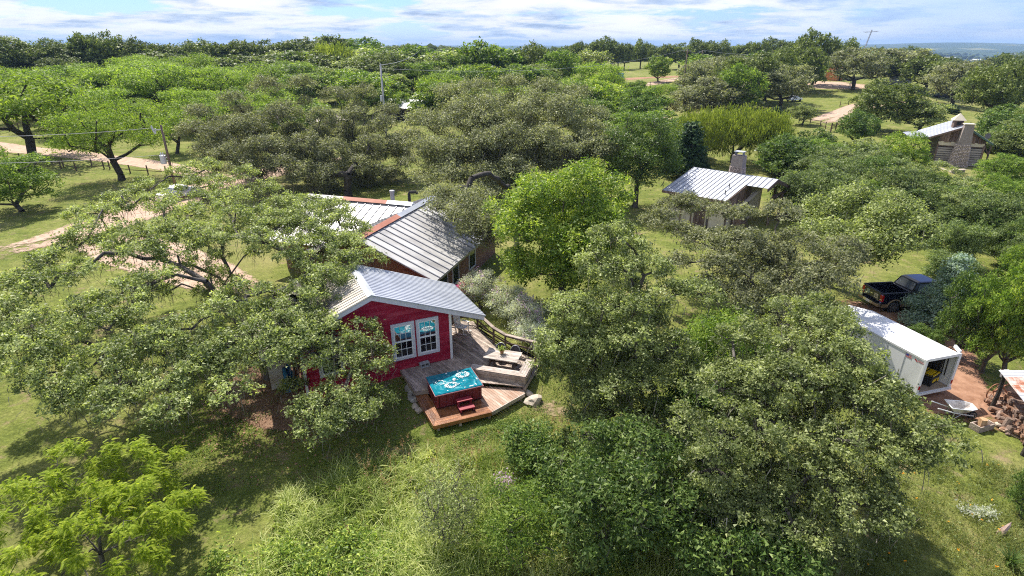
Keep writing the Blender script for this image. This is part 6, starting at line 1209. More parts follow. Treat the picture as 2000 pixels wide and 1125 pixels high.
    for k, (u, v, z, m, lab) in enumerate(((-0.62, 1.2, 0.42, BLACKPL, 'black tool box on the lowest trailer shelf'), (-0.6, 1.9, 0.92, RUSTCAP, 'rust-coloured box on the middle trailer shelf'), (0.1, 2.4, 0.05, BLACKPL, 'black crate on the trailer floor behind the generator'), (0.62, 1.9, 0.05, M('brown_card', (0.30, 0.19, 0.10), None), 'brown carton on the trailer floor by the right wall'), (0.55, 2.45, 0.05, BLACKPL, 'black crate behind the brown carton in the trailer'), (0.1, 2.4, 0.41, OLDBOARD, 'brown crate stacked on the black crate behind the generator'), (0.1, 2.4, 0.77, BLACKPL, 'topmost black crate of the stack behind the generator'), (0.6, 1.9, 0.41, BLACKPL, 'black crate stacked on the brown carton'), (0.58, 2.45, 0.41, RUSTCAP, 'rust-coloured crate on the black crate at the right wall'))):
        o = MB().box((0, 0, 0.17), (0.40, 0.45, 0.34)).box((0, 0, 0.352), (0.42, 0.47, 0.03)).build('crate', m, None); o.location = W2(u, v, z0 + z); o.rotation_euler = (0, 0, th + 0.2 * k); tag(o, lab, 'crate')
    o = MB().lathe([(0.11, 0), (0.12, 0.26), (0.05, 0.33), (0.05, 0.38)], 14).build('fuel_can', M('blue_can', (0.03, 0.08, 0.30), None, rough=0.4), None); o.location = W2(-0.62, 0.28, z0 + 0.05); tag(o, 'blue can at the left lip of the open trailer', 'can')
trailer()
def far_car(label, P, rz, m, name='parked_car', cat='car'):
    t = thing(name, label, cat, P, rz); prof = [(-2.1, 0.4), (-2.15, 0.85), (-1.4, 0.95), (-0.9, 1.45), (0.5, 1.48), (1.1, 0.98), (2.1, 0.85), (2.15, 0.4)]; V, F = blob_body(prof, 1.75, lambda z: 1.0 if z < 1 else 0.8); MB().add(V, F).build('body', m, t, bevel=0.02)
    for s in (-1, 1):
        for x in (-1.3, 1.35): MB().tube([(x, s * 0.66, 0.33), (x, s * 0.89, 0.33)], 0.33, 14).build('wheel', TYRE, t)
    MB().slab([(0.60, -0.66, 1.42), (1.02, -0.72, 1.03), (1.02, 0.72, 1.03), (0.60, 0.66, 1.42)], (1, 0, 1), 0.02).build('window', CARGLASS, t); MB().slab([(-0.98, -0.66, 1.40), (-1.34, -0.72, 1.0), (-1.34, 0.72, 1.0), (-0.98, 0.66, 1.40)], (-1, 0, 1), 0.02).build('window', CARGLASS, t)
far_car('white car parked near the leaning oak on the far lawn', G(1550, 198), 0.4, WHITEPAINT); far_car('white vehicle in the grass left of the dark pole', G(1326, 174), 0.2, WHITEPAINT); far_car('dark car under the spreading oak on the far right field', G(1840, 192), -0.2, BLACKPL); far_car('white car seen past the right end of the yellow willows', G(1422, 262), 0.8, WHITEPAINT); far_car('pale car on the left parking ground, half behind the huge oak', G(352, 388), 1.1, WHITEPAINT)

# ================================================================== YARD THINGS ON THE RIGHT
def wheelbarrow():
    p = np.array([20.75, 22.05, float(gh(20.75, 22.05))]); t = thing('wheelbarrow', 'worn white wheelbarrow with a dirty tray standing on the dirt behind the trailer', 'wheelbarrow', p, rad(-10)); TR = M('chipped_white_tray', (0.24, 0.21, 0.20), (0.60, 0.57, 0.54), 3.5, 0.7, 0.1, lo=0.38, hi=0.52)
    top = [(-0.50, -0.36), (0.30, -0.38), (0.58, -0.24), (0.58, 0.24), (0.30, 0.38), (-0.50, 0.36)]; bot = [(-0.28, -0.2), (0.18, -0.2), (0.28, -0.14), (0.28, 0.14), (0.18, 0.2), (-0.28, 0.2)]; m = MB(); n = 6
    V = [(x, y, 0.66) for x, y in top] + [(x, y, 0.36) for x, y in bot] + [(x * 0.95, y * 0.95, 0.66) for x, y in top] + [(x * 0.94, y * 0.94, 0.385) for x, y in bot]
    m.add(V, [(i, (i + 1) % n, n + (i + 1) % n, n + i) for i in range(n)] + [(2 * n + i, 3 * n + i, 3 * n + (i + 1) % n, 2 * n + (i + 1) % n) for i in range(n)] + [(i, 2 * n + i, 2 * n + (i + 1) % n, (i + 1) % n) for i in range(n)] + [tuple(range(n, 2 * n)), tuple(range(3 * n, 4 * n))[::-1]]); m.build('tray', TR, t)
    MB().tube([top_ + (0.665,) for top_ in top + top[:1]], 0.02, 6, cap=False).build('tray_rim', WHITEPAINT, t)
    for s in (-1, 1):
        MB().tube([(-1.05, s * 0.30, 0.56), (-0.3, s * 0.24, 0.36), (0.62, s * 0.09, 0.20)], 0.026, 7).build('handle', WHITEPAINT, t); MB().tube([(-0.28, s * 0.24, 0.36), (-0.34, s * 0.27, 0.02), (-0.18, s * 0.27, 0.02)], 0.022, 7).build('leg', STEELGREY, t); MB().tube([(0.1, s * 0.17, 0.32), (-0.3, s * 0.27, 0.03)], 0.018, 6).build('brace', STEELGREY, t)
    wheel(t, (0.60, 0, 0.20), 0.20, 0.09, 5)
wheelbarrow()
LOGM = [M('split_oak_log', (0.150, 0.075, 0.045), (0.320, 0.190, 0.130), 3, 0.9, 0.3, var=0.25), M('grey_bark_log', (0.120, 0.080, 0.064), (0.300, 0.215, 0.175), 4, 0.9, 0.5, var=0.25)]
def woodpile():
    base = np.array([23.35, 21.9]); t = thing('woodpile', 'stacked firewood under the rusty tin lean-to at the right edge', 'woodpile', (*base, float(gh(*base)))); q = np.random.default_rng(14); shapes = [MB().tube([(-0.24, 0, 0), (0.24, 0, 0)], [0.10, 0.092], 7).mesh('log', m) for m in LOGM] + [MB().prism([(-0.11, -0.07), (0.11, -0.08), (0.0, 0.12)], -0.25, 0.25).mesh('log', LOGM[0])]
    ax = np.array([-0.42, -0.9]); k = 0; pr = np.array([0.9, -0.42])
    for row in range(5):
        for i in range(26 - row * 3):
            for dd in (0,) if row < 1 else (0,):
                s = -1.5 + row * 0.14 + i * 0.155; o = put('log', shapes[2] if q.random() < 0.4 else shapes[int(q.random() * 2)], t); k += 1; xy = ax * s + pr * q.normal() * 0.06; o.location = (xy[0], xy[1], 0.09 + row * 0.165 + q.normal() * 0.02)
                r = math.atan2(pr[1], pr[0]) + q.normal() * 0.16; o.rotation_euler = ((0, rad(90), 0) if o.data is shapes[2] else (q.normal() * 0.1, 0, r)); 
                if o.data is shapes[2]: o.rotation_euler = (rad(90), q.uniform(0, 3), r + rad(90))
    for i in range(34):
        o = put('log', shapes[i % 2], t); a = q.uniform(-1.3, 1.6); xy = ax * a - pr * q.uniform(0.30, 0.75); o.location = (xy[0], xy[1], 0.09 + 0.12 * q.random()); o.rotation_euler = (q.normal() * 0.3, q.normal() * 0.25, q.uniform(0, 3.1))
woodpile()
def leanto():
    P = np.array([22.5, 21.55]); t = thing('woodshed', 'tin lean-to roof with rust stripes on rough posts over the firewood', 'shed', (*P, float(gh(*P))), math.atan2(-0.94, -0.34)); TIN = M('pale_tin_sheet', (0.420, 0.430, 0.470), (0.540, 0.550, 0.590), 1, 0.45, 0, metal=0.3, var=0.08); RUST = M('rust_striped_tin', (0.300, 0.110, 0.060), (0.480, 0.400, 0.370), 1.2, 0.7, 0.05, stretch=(0.5, 3, 1), lo=0.45, hi=0.55)
    for k in range(6):       # local x along the eave, y towards the back (right)
        x0 = -1.35 + k * 0.66; m = MB(); 
        for j in range(5): m.slab([(x0 + j * 0.131, -0.25, 2.02), (x0 + (j + 1) * 0.131 - 0.001, -0.25, 2.02 + 0.0), (x0 + (j + 1) * 0.131 - 0.001, 2.6, 2.62), (x0 + j * 0.131, 2.6, 2.62)], (0, 0, 1), 0.012 + 0.012 * (j % 2))
        m.build('roof_sheet', RUST if k in (1, 2) else TIN, t)
    for x in (-1.2, 2.3):
        for y, h in ((-0.05, 2.02), (2.4, 2.55)): MB().tube([(x, y, -0.1), (x + 0.06, y + 0.03, h * 0.5), (x, y, h)], [0.10, 0.085, 0.08], 8).build('post', BARK_DARK, t)
    MB().bar((-1.5, -0.05, 1.98), (2.6, -0.05, 1.98), 0.09, 0.1).build('beam', OLDBOARD, t); MB().bar((-1.5, 2.4, 2.52), (2.6, 2.4, 2.52), 0.09, 0.1).build('beam', OLDBOARD, t)
leanto()
def yard_bits():
    RUSTY = M('rusty_iron', (0.200, 0.085, 0.045), (0.330, 0.150, 0.085), 6, 0.8, 0.1); P = at(1935, 781, 0.0); t = thing('old_plough', 'rusty old horse plough frame with an iron wheel beside the firewood', 'plough', (*P[:2], float(gh(*P[:2]))), 0.3)
    MB().tube([(0.42 * math.cos(a), 0.02, 0.46 + 0.42 * math.sin(a)) for a in np.linspace(0, 2 * math.pi, 21)], 0.03, 6, cap=False).build('iron_wheel', RUSTY, t)
    for a in np.linspace(0, math.pi, 4)[:3]: MB().bar((0.42 * math.cos(a), 0.02, 0.46 + 0.42 * math.sin(a)), (-0.42 * math.cos(a), 0.02, 0.46 - 0.42 * math.sin(a)), 0.02).build('spoke', RUSTY, t)
    MB().bar((0, 0.03, 0.46), (1.5, 0.25, 0.55), 0.07).build('beam', RUSTY, t); MB().bar((0.9, 0.2, 0.5), (1.45, 0.5, 0.95), 0.05).build('handle', RUSTY, t); MB().bar((0.8, 0.15, 0.5), (1.1, -0.1, 0.05), 0.06).build('share', RUSTY, t)
    P = at(1916, 836, 0.0); t = thing('wooden_trough', 'open wooden trough with a split log standing in it on the grass', 'trough', (*P[:2], float(gh(*P[:2]))), 0.3)
    for y in (-0.2, 0.2): MB().box((0, y, 0.14), (0.95, 0.05, 0.28)).build('side_board', WOODGREY, t)
    for x in (-0.45, 0.45): MB().box((x, 0, 0.16), (0.05, 0.36, 0.30)).build('end_board', WOODGREY, t)
    MB().box((0, 0, 0.03), (0.85, 0.35, 0.04)).build('bottom_board', WOODGREY, t)
    s = MB().prism([(-0.16, -0.12), (0.05, -0.16), (0.17, 0.0), (0.08, 0.15), (-0.12, 0.12)], 0.05, 0.52).build('split_log', M('cut_wood', (0.36, 0.21, 0.11), (0.52, 0.34, 0.20), 3, 0.85, 0.3, stretch=(6, 6, 0.6)), None); s.location = (P[0] - 0.02, P[1], float(gh(*P[:2]))); tag(s, 'tan split log standing upright in the wooden trough', 'log')
    P = at(1962, 838, 0.0); o = MB().tube([(0, 0, 0), (0.05, 0.02, 0.3), (0.12, 0.03, 0.58)], [0.17, 0.155, 0.15], 10).build('tree_stump', LOGM[1], None); o.location = (*P[:2], float(gh(*P[:2]))); tag(o, 'leaning cut stump between the trough and the firewood', 'stump')
    P = at(1975, 848, 0.0); o = MB().box((0, 0, 0.04), (0.9, 0.17, 0.05), 0, 0, 0.12).box((0.02, 0.10, 0.03), (0.6, 0.04, 0.03), 0.1).build('board_offcut', M('fresh_pine', (0.62, 0.46, 0.30), None, rough=0.8), None); o.location = (*P[:2], float(gh(*P[:2]))); o.rotation_euler = (0, 0, -0.9); tag(o, 'pale fresh-cut board lying beside the leaning stump', 'board')
    P = at(1950, 832, 0); o = MB().rock((0, 0, 0.08), (0.2, 0.15, 0.13), 77, 2).build('rock', ROCK, None); o.location = (*P[:2], float(gh(*P[:2]))); tag(o, 'pale flat rock left of the leaning stump', 'rock')
    P = at(1965, 733, 1.6); t = thing('tin_box', 'small white metal box fixed on a post at the lean-to corner', 'box', (P[0], P[1], float(gh(*P[:2])))); MB().box((0, 0, 0.75), (0.1, 0.1, 1.5)).build('post', OLDBOARD, t); MB().box((0, 0, 1.62), (0.34, 0.26, 0.3)).build('case', STEELGREY, t); MB().box((-0.02, 0, 1.79), (0.42, 0.34, 0.04)).build('lid', WHITEPAINT, t)
yard_bits()
def bench_by_chimney():
    P = G(1870, 338); t = thing('stone_bench', 'pale slab bench on the lawn in front of the tall stone chimney', 'bench', P, 0.1); MB().box((0, 0, 0.45), (2.0, 0.5, 0.12)).build('slab', ROCK, t)
    for s in (-0.7, 0.7): MB().box((s, 0, 0.2), (0.25, 0.4, 0.4)).build('leg', ROCKGREY, t)
    o = MB().bar((-0.5, 0.4, 0.05), (-0.2, 3.2, 0.06), 0.35, 0.1).build('path_slab', ROCK, None); o.location = tuple(P); tag(o, 'narrow pale stone path between the slab bench and the chimney', 'path slab')
bench_by_chimney()

# ================================================================== POLES, WIRES, FENCES
POLEW = M('pole_wood', (0.105, 0.075, 0.055), (0.235, 0.175, 0.135), 1.5, 0.9, 0.2, stretch=(4, 4, 0.5)); POLEGREY = M('pale_pole_wood', (0.330, 0.320, 0.330), (0.520, 0.510, 0.520), 1.5, 0.85, 0.2, stretch=(4, 4, 0.5)); TRAFO = M('light_grey_enamel', (0.560, 0.580, 0.610), None, rough=0.4)
def pole(label, P, H, r, mat, kit):
    t = thing('power_pole', label, 'pole', P, 0.0); MB().tube([(0, 0, -0.4), (0, 0, H * 0.5), (0, 0, H)], [r, r * 0.85, r * 0.7], 10).build('shaft', mat, t, smooth=True)
    if 'transformer' in kit:
        z = H * 0.42; c = MB().lathe([(0.26, 0), (0.30, 0.05), (0.30, 0.85), (0.33, 0.87), (0.33, 0.93), (0.1, 1.0)], 16, (-0.55, -0.15, z)).build('transformer', TRAFO, t)
        for dx in (-0.12, 0.12): MB().lathe([(0.05, 0), (0.08, 0.06), (0.05, 0.12), (0.08, 0.18), (0.04, 0.3)], 10, (-0.55 + dx, -0.15, z + 0.98)).build('bushing', TRAFO, c)
        MB().bar((0, 0, z + 0.7), (-0.35, -0.1, z + 0.7), 0.08).build('bracket', STEELGREY, t); MB().bar((0, 0, z + 0.3), (-0.35, -0.1, z + 0.3), 0.08).build('bracket', STEELGREY, t)
        MB().bar((0, 0, H - 0.5), (-0.85, -0.1, H - 0.55), 0.09).build('cross_arm', STEELGREY, t); ct = MB(); ct.tube([(-0.8, -0.1, H - 0.9), (-0.95, -0.12, H - 0.35), (-1.0, -0.12, H - 0.05)], [0.08, 0.1, 0.07], 8); ct.tube([(-0.72, -0.1, H - 0.95), (-0.62, -0.1, H - 0.35)], 0.06, 8); ct.build('cutout', TRAFO, t)
    if 'box' in kit: MB().box((-0.28, -0.1, H * 0.62), (0.3, 0.3, 0.9)).build('meter_box', TRAFO, t)
    if 'arm' in kit: MB().box((0, 0, H - 0.6), (2.2, 0.12, 0.14)).build('cross_arm', mat, t)
    if 'arm' in kit or 'box' in kit:
        for dx in (-0.9, 0.0, 0.9) if 'arm' in kit else (0.0,): MB().lathe([(0.06, 0), (0.09, 0.08), (0.05, 0.22)], 8, (dx, 0, H - (0.53 if 'arm' in kit else 0.0))).build('insulator', TRAFO, t)
    return np.array(P) + np.array([0, 0, H])
def pole_px(label, bx, by, top, r, mat, kit): P = G(bx, by); return pole(label, P, z_at(P, top) - P[2], r, mat, kit)
p1 = pole_px('leaning brown power pole with a grey transformer can on the left', 344, 372, 244, 0.16, POLEW, ('transformer',)); p2 = pole_px('pale grey power pole with a meter box behind the grey twiggy oak', 757, 292, 127, 0.17, POLEGREY, ('box',))
p3 = pole_px('distant brown pole with a white can near the flat grey barn', 824, 152, 97, 0.22, POLEW, ('box',)); p4 = pole_px('tall dark pole right of the timber shelter', 1332, 196, 96, 0.20, POLEW, ('arm',)); p5 = pole_px('second dark pole on the ridge above the half-bare oak', 1365, 160, 98, 0.2, POLEW, ('arm',)); p6 = pole_px('short pole on the ridge with a white lamp', 1592, 164, 92, 0.2, POLEW, ('box',))
def wire(a, b, sag, label, r=0.016):
    a = np.array(a, float); b = np.array(b, float); pts = [tuple(a + (b - a) * u - np.array([0, 0, 4 * sag * u * (1 - u)])) for u in np.linspace(0, 1, 15)]; o = MB().tube(pts, r, 4).build('power_line', M('pale_wire', (0.45, 0.45, 0.47), None, rough=0.5) if 'pale_wire' not in bpy.data.materials else bpy.data.materials['pale_wire'], None); tag(o, label, 'wire')
def away(p, x, y, k): d = ray(x, y); return np.array([0, 0, CAM_H]) + d * k
wire(p1 + np.array([-0.9, 0, -0.3]), away(p1, -300, 268, 38), 0.35, 'power line running left from the transformer pole top'); wire(p1 + np.array([-0.2, 0, -3.2]), away(p1, -300, 322, 38), 0.3, 'lower wire running left from the transformer can')
wire(p2, p3, 0.9, 'wire from the pale grey pole towards the distant brown pole', 0.03); wire(p4, p5, 1.0, 'wire between the two dark poles on the ridge', 0.03); wire(p4, p2 + np.array([0, 0, -0.5]), 2.2, 'long wire from the dark pole to the pale grey pole', 0.02); wire(p5, p6, 1.8, 'wire from the dark ridge pole to the short lamp pole', 0.03)
def mast():
    P = G(1658, 172); H = z_at(P, 58) - P[2]; t = thing('antenna_mast', 'tall thin lattice antenna mast standing by the orange shed', 'mast', P, 0.2); lean = np.array([3.6, 0, H])
    for k in range(3):
        a = 2 * math.pi * k / 3; o = np.array([0.28 * math.cos(a), 0.28 * math.sin(a), 0]); MB().tube([tuple(o), tuple(o * 0.5 + lean)], 0.06, 6).build('mast_leg', STEELGREY, t)
    lat = MB(); n = 18
    for i in range(n):
        for k in range(3):
            a0, a1 = 2 * math.pi * k / 3, 2 * math.pi * (k + 1) / 3; q0 = np.array([math.cos(a0), math.sin(a0), 0]) * 0.28 * (1 - 0.5 * i / n) + lean * i / n; q1 = np.array([math.cos(a1), math.sin(a1), 0]) * 0.28 * (1 - 0.5 * (i + 1) / n) + lean * (i + 1) / n; lat.bar(tuple(q0), tuple(q1), 0.04)
    lat.build('lattice', STEELGREY, t); top = lean * 0.95
    MB().bar(tuple(top + np.array([-2.2, 0, 0.1])), tuple(top + np.array([2.2, 0, 0.4])), 0.1).build('antenna_boom', STEELGREY, t); 
    for k in range(6): x = -2.0 + k * 0.8; MB().bar(tuple(top + np.array([x, -1.0, 0.25])), tuple(top + np.array([x, 1.0, 0.25])), 0.07).build('antenna_rod', STEELGREY, t)
mast()
def fence(label, pts_px, posts, rails=2, h=1.1, mat=WOODDARK, r=0.08):
    P = [G(*p) for p in pts_px]; t = thing('rail_fence', label, 'fence', P[0]); o = P[0]; seg = [np.linalg.norm(P[i + 1] - P[i]) for i in range(len(P) - 1)]; tot = sum(seg); Q = []
    for k in range(posts):
        s = tot * k / (posts - 1); i = 0
        while i < len(seg) - 1 and s > seg[i]: s -= seg[i]; i += 1
        q = P[i] + (P[i + 1] - P[i]) * (s / seg[i]); q[2] = float(gh(q[0], q[1])); Q.append(q - o)
    for k, q in enumerate(Q): MB().tube([(q[0], q[1], q[2] - 0.2), (q[0] + random.uniform(-.05, .05), q[1], q[2] + h * random.uniform(0.95, 1.1))], r, 6).build('post', mat, t)
    for a, b in zip(Q[:-1], Q[1:]):
        for j in range(rails): z = h * (0.4 + 0.45 * j / max(1, rails - 1)); MB().tube([(a[0], a[1], a[2] + z), (b[0], b[1], b[2] + z)], r * 0.6, 5).build('rail', mat, t)
fence('dark split rail fence along the left driveway bend', ((-20, 308), (60, 318), (120, 330)), 6); fence('dark rail fence right of the forked mesquite', ((80, 316), (150, 334), (215, 330)), 5, 1); fence('brown rail fence in front of the tin shed', ((265, 238), (330, 238), (375, 230)), 7); fence('dark rail fence between the big mesquite and the pole', ((180, 326), (250, 338), (325, 342)), 6, 1)
fence('wooden rail fence at the fork of the gravel drive', ((1560, 240), (1600, 246), (1622, 256)), 5, 2, 1.2); fence('short stacked split rail fence left of the bushy green tree', ((1622, 258), (1650, 250)), 4, 4, 1.6, WOODDARK, 0.12); fence('wire fence with dark posts crossing the far right field', ((1640, 208), (1740, 196), (1850, 206)), 12, 1, 1.2); fence('fence posts along the vineyard track', ((1180, 178), (1270, 168), (1400, 150)), 14, 2, 1.3)
fence('dark fence beside the left field road', ((0, 262), (45, 250), (85, 244)), 5)

# ================================================================== GRASS AND WEEDS
def blades(P, H, W, q, lean=0.6, segs=3, az=None):
    """arching tapered ribbons growing from P"""
    n = len(P); az = q.uniform(0, 6.283, n) if az is None else az; d = np.stack([np.cos(az), np.sin(az), np.zeros(n)], 1); s = np.stack([-np.sin(az), np.cos(az), np.zeros(n)], 1); u = np.linspace(0, 1, segs + 1); V = []
    for k in u:
        c = P + d * (lean * H * k ** 1.9)[:, None] + np.array([0, 0, 1.0]) * (H * (k - 0.42 * lean * k ** 2.6))[:, None]; w = (W * (1 - k ** 2 * 0.9) / 2)[:, None]; V += [c - s * w, c + s * w]
    V = np.stack(V, 1).reshape(-1, 3); m = 2 * (segs + 1); F = np.concatenate([np.arange(n)[:, None] * m + np.array([2 * k, 2 * k + 1, 2 * k + 3, 2 * k + 2]) for k in range(segs)]); return V, F
def on_land(x, y): return np.stack([x, y, gh(x, y)], 1)
edge = np.array([at(x, y)[:2] for x, y in ((-100, 1120), (330, 1010), (420, 975), (560, 958), (680, 930), (780, 905), (900, 890), (1000, 868), (1120, 840))]); edge = edge[np.argsort(edge[:, 0])]
def tall_grass():
    q = np.random.default_rng(301); m = 1500; x = q.uniform(-8.5, 7.0, m); y = q.uniform(7.5, 19.5, m); k = (y < np.interp(x, edge[:, 0], edge[:, 1]) + q.normal(size=m) * 0.25); x, y = x[k], y[k]; c = len(x); nb = 46
    i = np.repeat(np.arange(c), nb); size = q.uniform(0.65, 1.15, c) * np.clip(0.7 + 0.35 * np.sin(x * 0.9 + 1) * np.sin(y * 0.8), 0.45, 1.1); P = on_land(x[i] + q.normal(size=len(i)) * 0.16, y[i] + q.normal(size=len(i)) * 0.16); H = size[i] * q.uniform(0.45, 1.15, len(i)); tone_c = np.clip(0.5 + 0.22 * np.sin(x * 1.3) + q.normal(size=c) * 0.16, 0, 1)
    V, F = blades(P, H, q.uniform(0.018, 0.042, len(i)), q, q.uniform(0.3, 1.1, len(i)), 3); o = put('tall_grass', np_mesh('tall_grass', V, F, LEAF['tall'], np.tile(np.clip(tone_c[i] + q.normal(size=len(i)) * 0.27, 0, 1), 3))); o['kind'] = 'stuff'
    n = 150; x = q.uniform(-6, 4, n * 3); y = np.interp(x, edge[:, 0], edge[:, 1]) - np.abs(q.normal(size=n * 3)) * 1.5; P = on_land(x, y)[:n]; H = q.uniform(0.9, 1.5, n); az = q.uniform(0, 6.28, n); V, F = blades(P, H, np.full(n, 0.010), q, 0.25, 4, az)
    tip = P + np.stack([np.cos(az), np.sin(az), np.zeros(n)], 1) * (0.25 * H)[:, None] + np.array([0, 0, 1.0]) * (H * 0.9)[:, None]; j = np.repeat(np.arange(n), 26); S = tip[j] + q.normal(size=(len(j), 3)) * np.array([0.045, 0.045, 0.10]); V2, F2 = leaf_quads(S, nrm(q.normal(size=S.shape)), 0.05, 0.02, q)
    o = put('grass_stalks', np_mesh('grass_stalks', V, F, LEAF['seed'], q.random(len(F)))); o['kind'] = 'stuff'; o = put('seed_heads', np_mesh('seed_heads', V2, F2, LEAF['seed'], q.random(len(F2)))); o['kind'] = 'stuff'
tall_grass()
def broad_weeds():
    q = np.random.default_rng(302); xs, ys = [], []
    for px_, py_, r, k in ((640, 1100, 1.3, 40), (760, 1110, 1.2, 34), (560, 1090, 0.8, 18), (700, 1060, 0.8, 14), (440, 1110, 0.8, 16)):
        p = at(px_, py_); xs.append(p[0] + q.normal(size=k) * r * 0.6); ys.append(p[1] + q.normal(size=k) * r * 0.5)
    x = np.concatenate(xs); y = np.concatenate(ys); i = np.repeat(np.arange(len(x)), 46); P = on_land(x, y)[i] + np.abs(q.normal(size=(len(i), 3))) * np.array([0, 0, 0.28]) + q.normal(size=(len(i), 3)) * np.array([0.2, 0.2, 0.03]) + np.array([0, 0, 0.12]); V, F = leaf_quads(P, nrm(q.normal(size=P.shape) * 0.5 + np.array([0, 0, 1])), 0.11, 0.05, q, 0.2)
    o = put('broadleaf_weeds', np_mesh('broadleaf_weeds', V, F, LEAF['bright'], q.random(len(F)))); o['kind'] = 'stuff'
broad_weeds()
def lawn():
    q = np.random.default_rng(303); n = 230000; x = q.uniform(-17, 10, n); y = 11 + 17 * q.random(n) ** 1.15; d = np.sin(x * 0.9 + 2) * np.sin(y * 0.7) + np.sin(x * 2.3 + y * 1.7) * 0.5 + q.normal(size=n) * 0.6
    inside = (y < np.interp(x, edge[:, 0], edge[:, 1])) | ((x > -11) & (x < -2.7) & (y - 26.42 > 0.4875 * (x + 3.17) - 0.1)) | (d < -0.75); x, y, d = x[~inside], y[~inside], d[~inside]; n = len(x); P = on_land(x, y)
    V, F = blades(P, q.uniform(0.035, 0.10, n) * (1 + 0.35 * (d > 0.6)), q.uniform(0.010, 0.022, n), q, q.uniform(0.3, 0.9, n), 1); tn = np.clip(0.5 + 0.16 * np.sin(x * 0.55) * np.sin(y * 0.6 + 1) + q.normal(size=n) * 0.2, 0, 1); o = put('lawn_grass', np_mesh('lawn_grass', V, F, LEAF['grass'], tn)); o['kind'] = 'stuff'
    m = 420; x = q.uniform(-14, 5, m); y = q.uniform(15, 25, m); x = np.concatenate([x, q.normal(-0.6, 1.1, 90)]); y = np.concatenate([y, 21.6 + 0.62 * (x[m:] + 0.9) - np.abs(q.normal(size=90)) * 0.5 - 0.25]); k = ~((x > -11) & (x < 1.5) & (y > 21.0 + 0.45 * (x + 3.2))) & (y > np.interp(x, edge[:, 0], edge[:, 1])) | (np.arange(len(x)) >= m); x, y = x[k], y[k]
    i = np.repeat(np.arange(len(x)), 34); P = on_land(x, y)[i] + q.normal(size=(len(i), 3)) * np.array([0.16, 0.16, 0.0]) + np.array([0, 0, 1.0]) * q.uniform(0.03, 0.16, (len(i), 1)); V, F = leaf_quads(P, nrm(q.normal(size=P.shape) * 0.45 + np.array([0, 0, 1])), 0.06, 0.04, q); o = put('clover', np_mesh('clover', V, F, LEAF['elm'], q.random(len(F)))); o['kind'] = 'stuff'
    n = 7000; x = q.normal(-10.5, 2.6, n); y = q.normal(23.6, 2.2, n); k = ~((x > -10.6) & (x < -2) & (y - 26.42 > 0.4875 * (x + 3.17) - 0.1)); x, y = x[k], y[k]; P = on_land(x, y) + np.array([0, 0, 0.05]); V, F = leaf_quads(P, nrm(q.normal(size=P.shape) * 0.35 + np.array([0, 0, 1])), 0.09, 0.05, q, 0.2); o = put('fallen_leaves', np_mesh('fallen_leaves', V, F, LEAF['litter'], q.random(len(F)))); o['kind'] = 'stuff'
lawn()
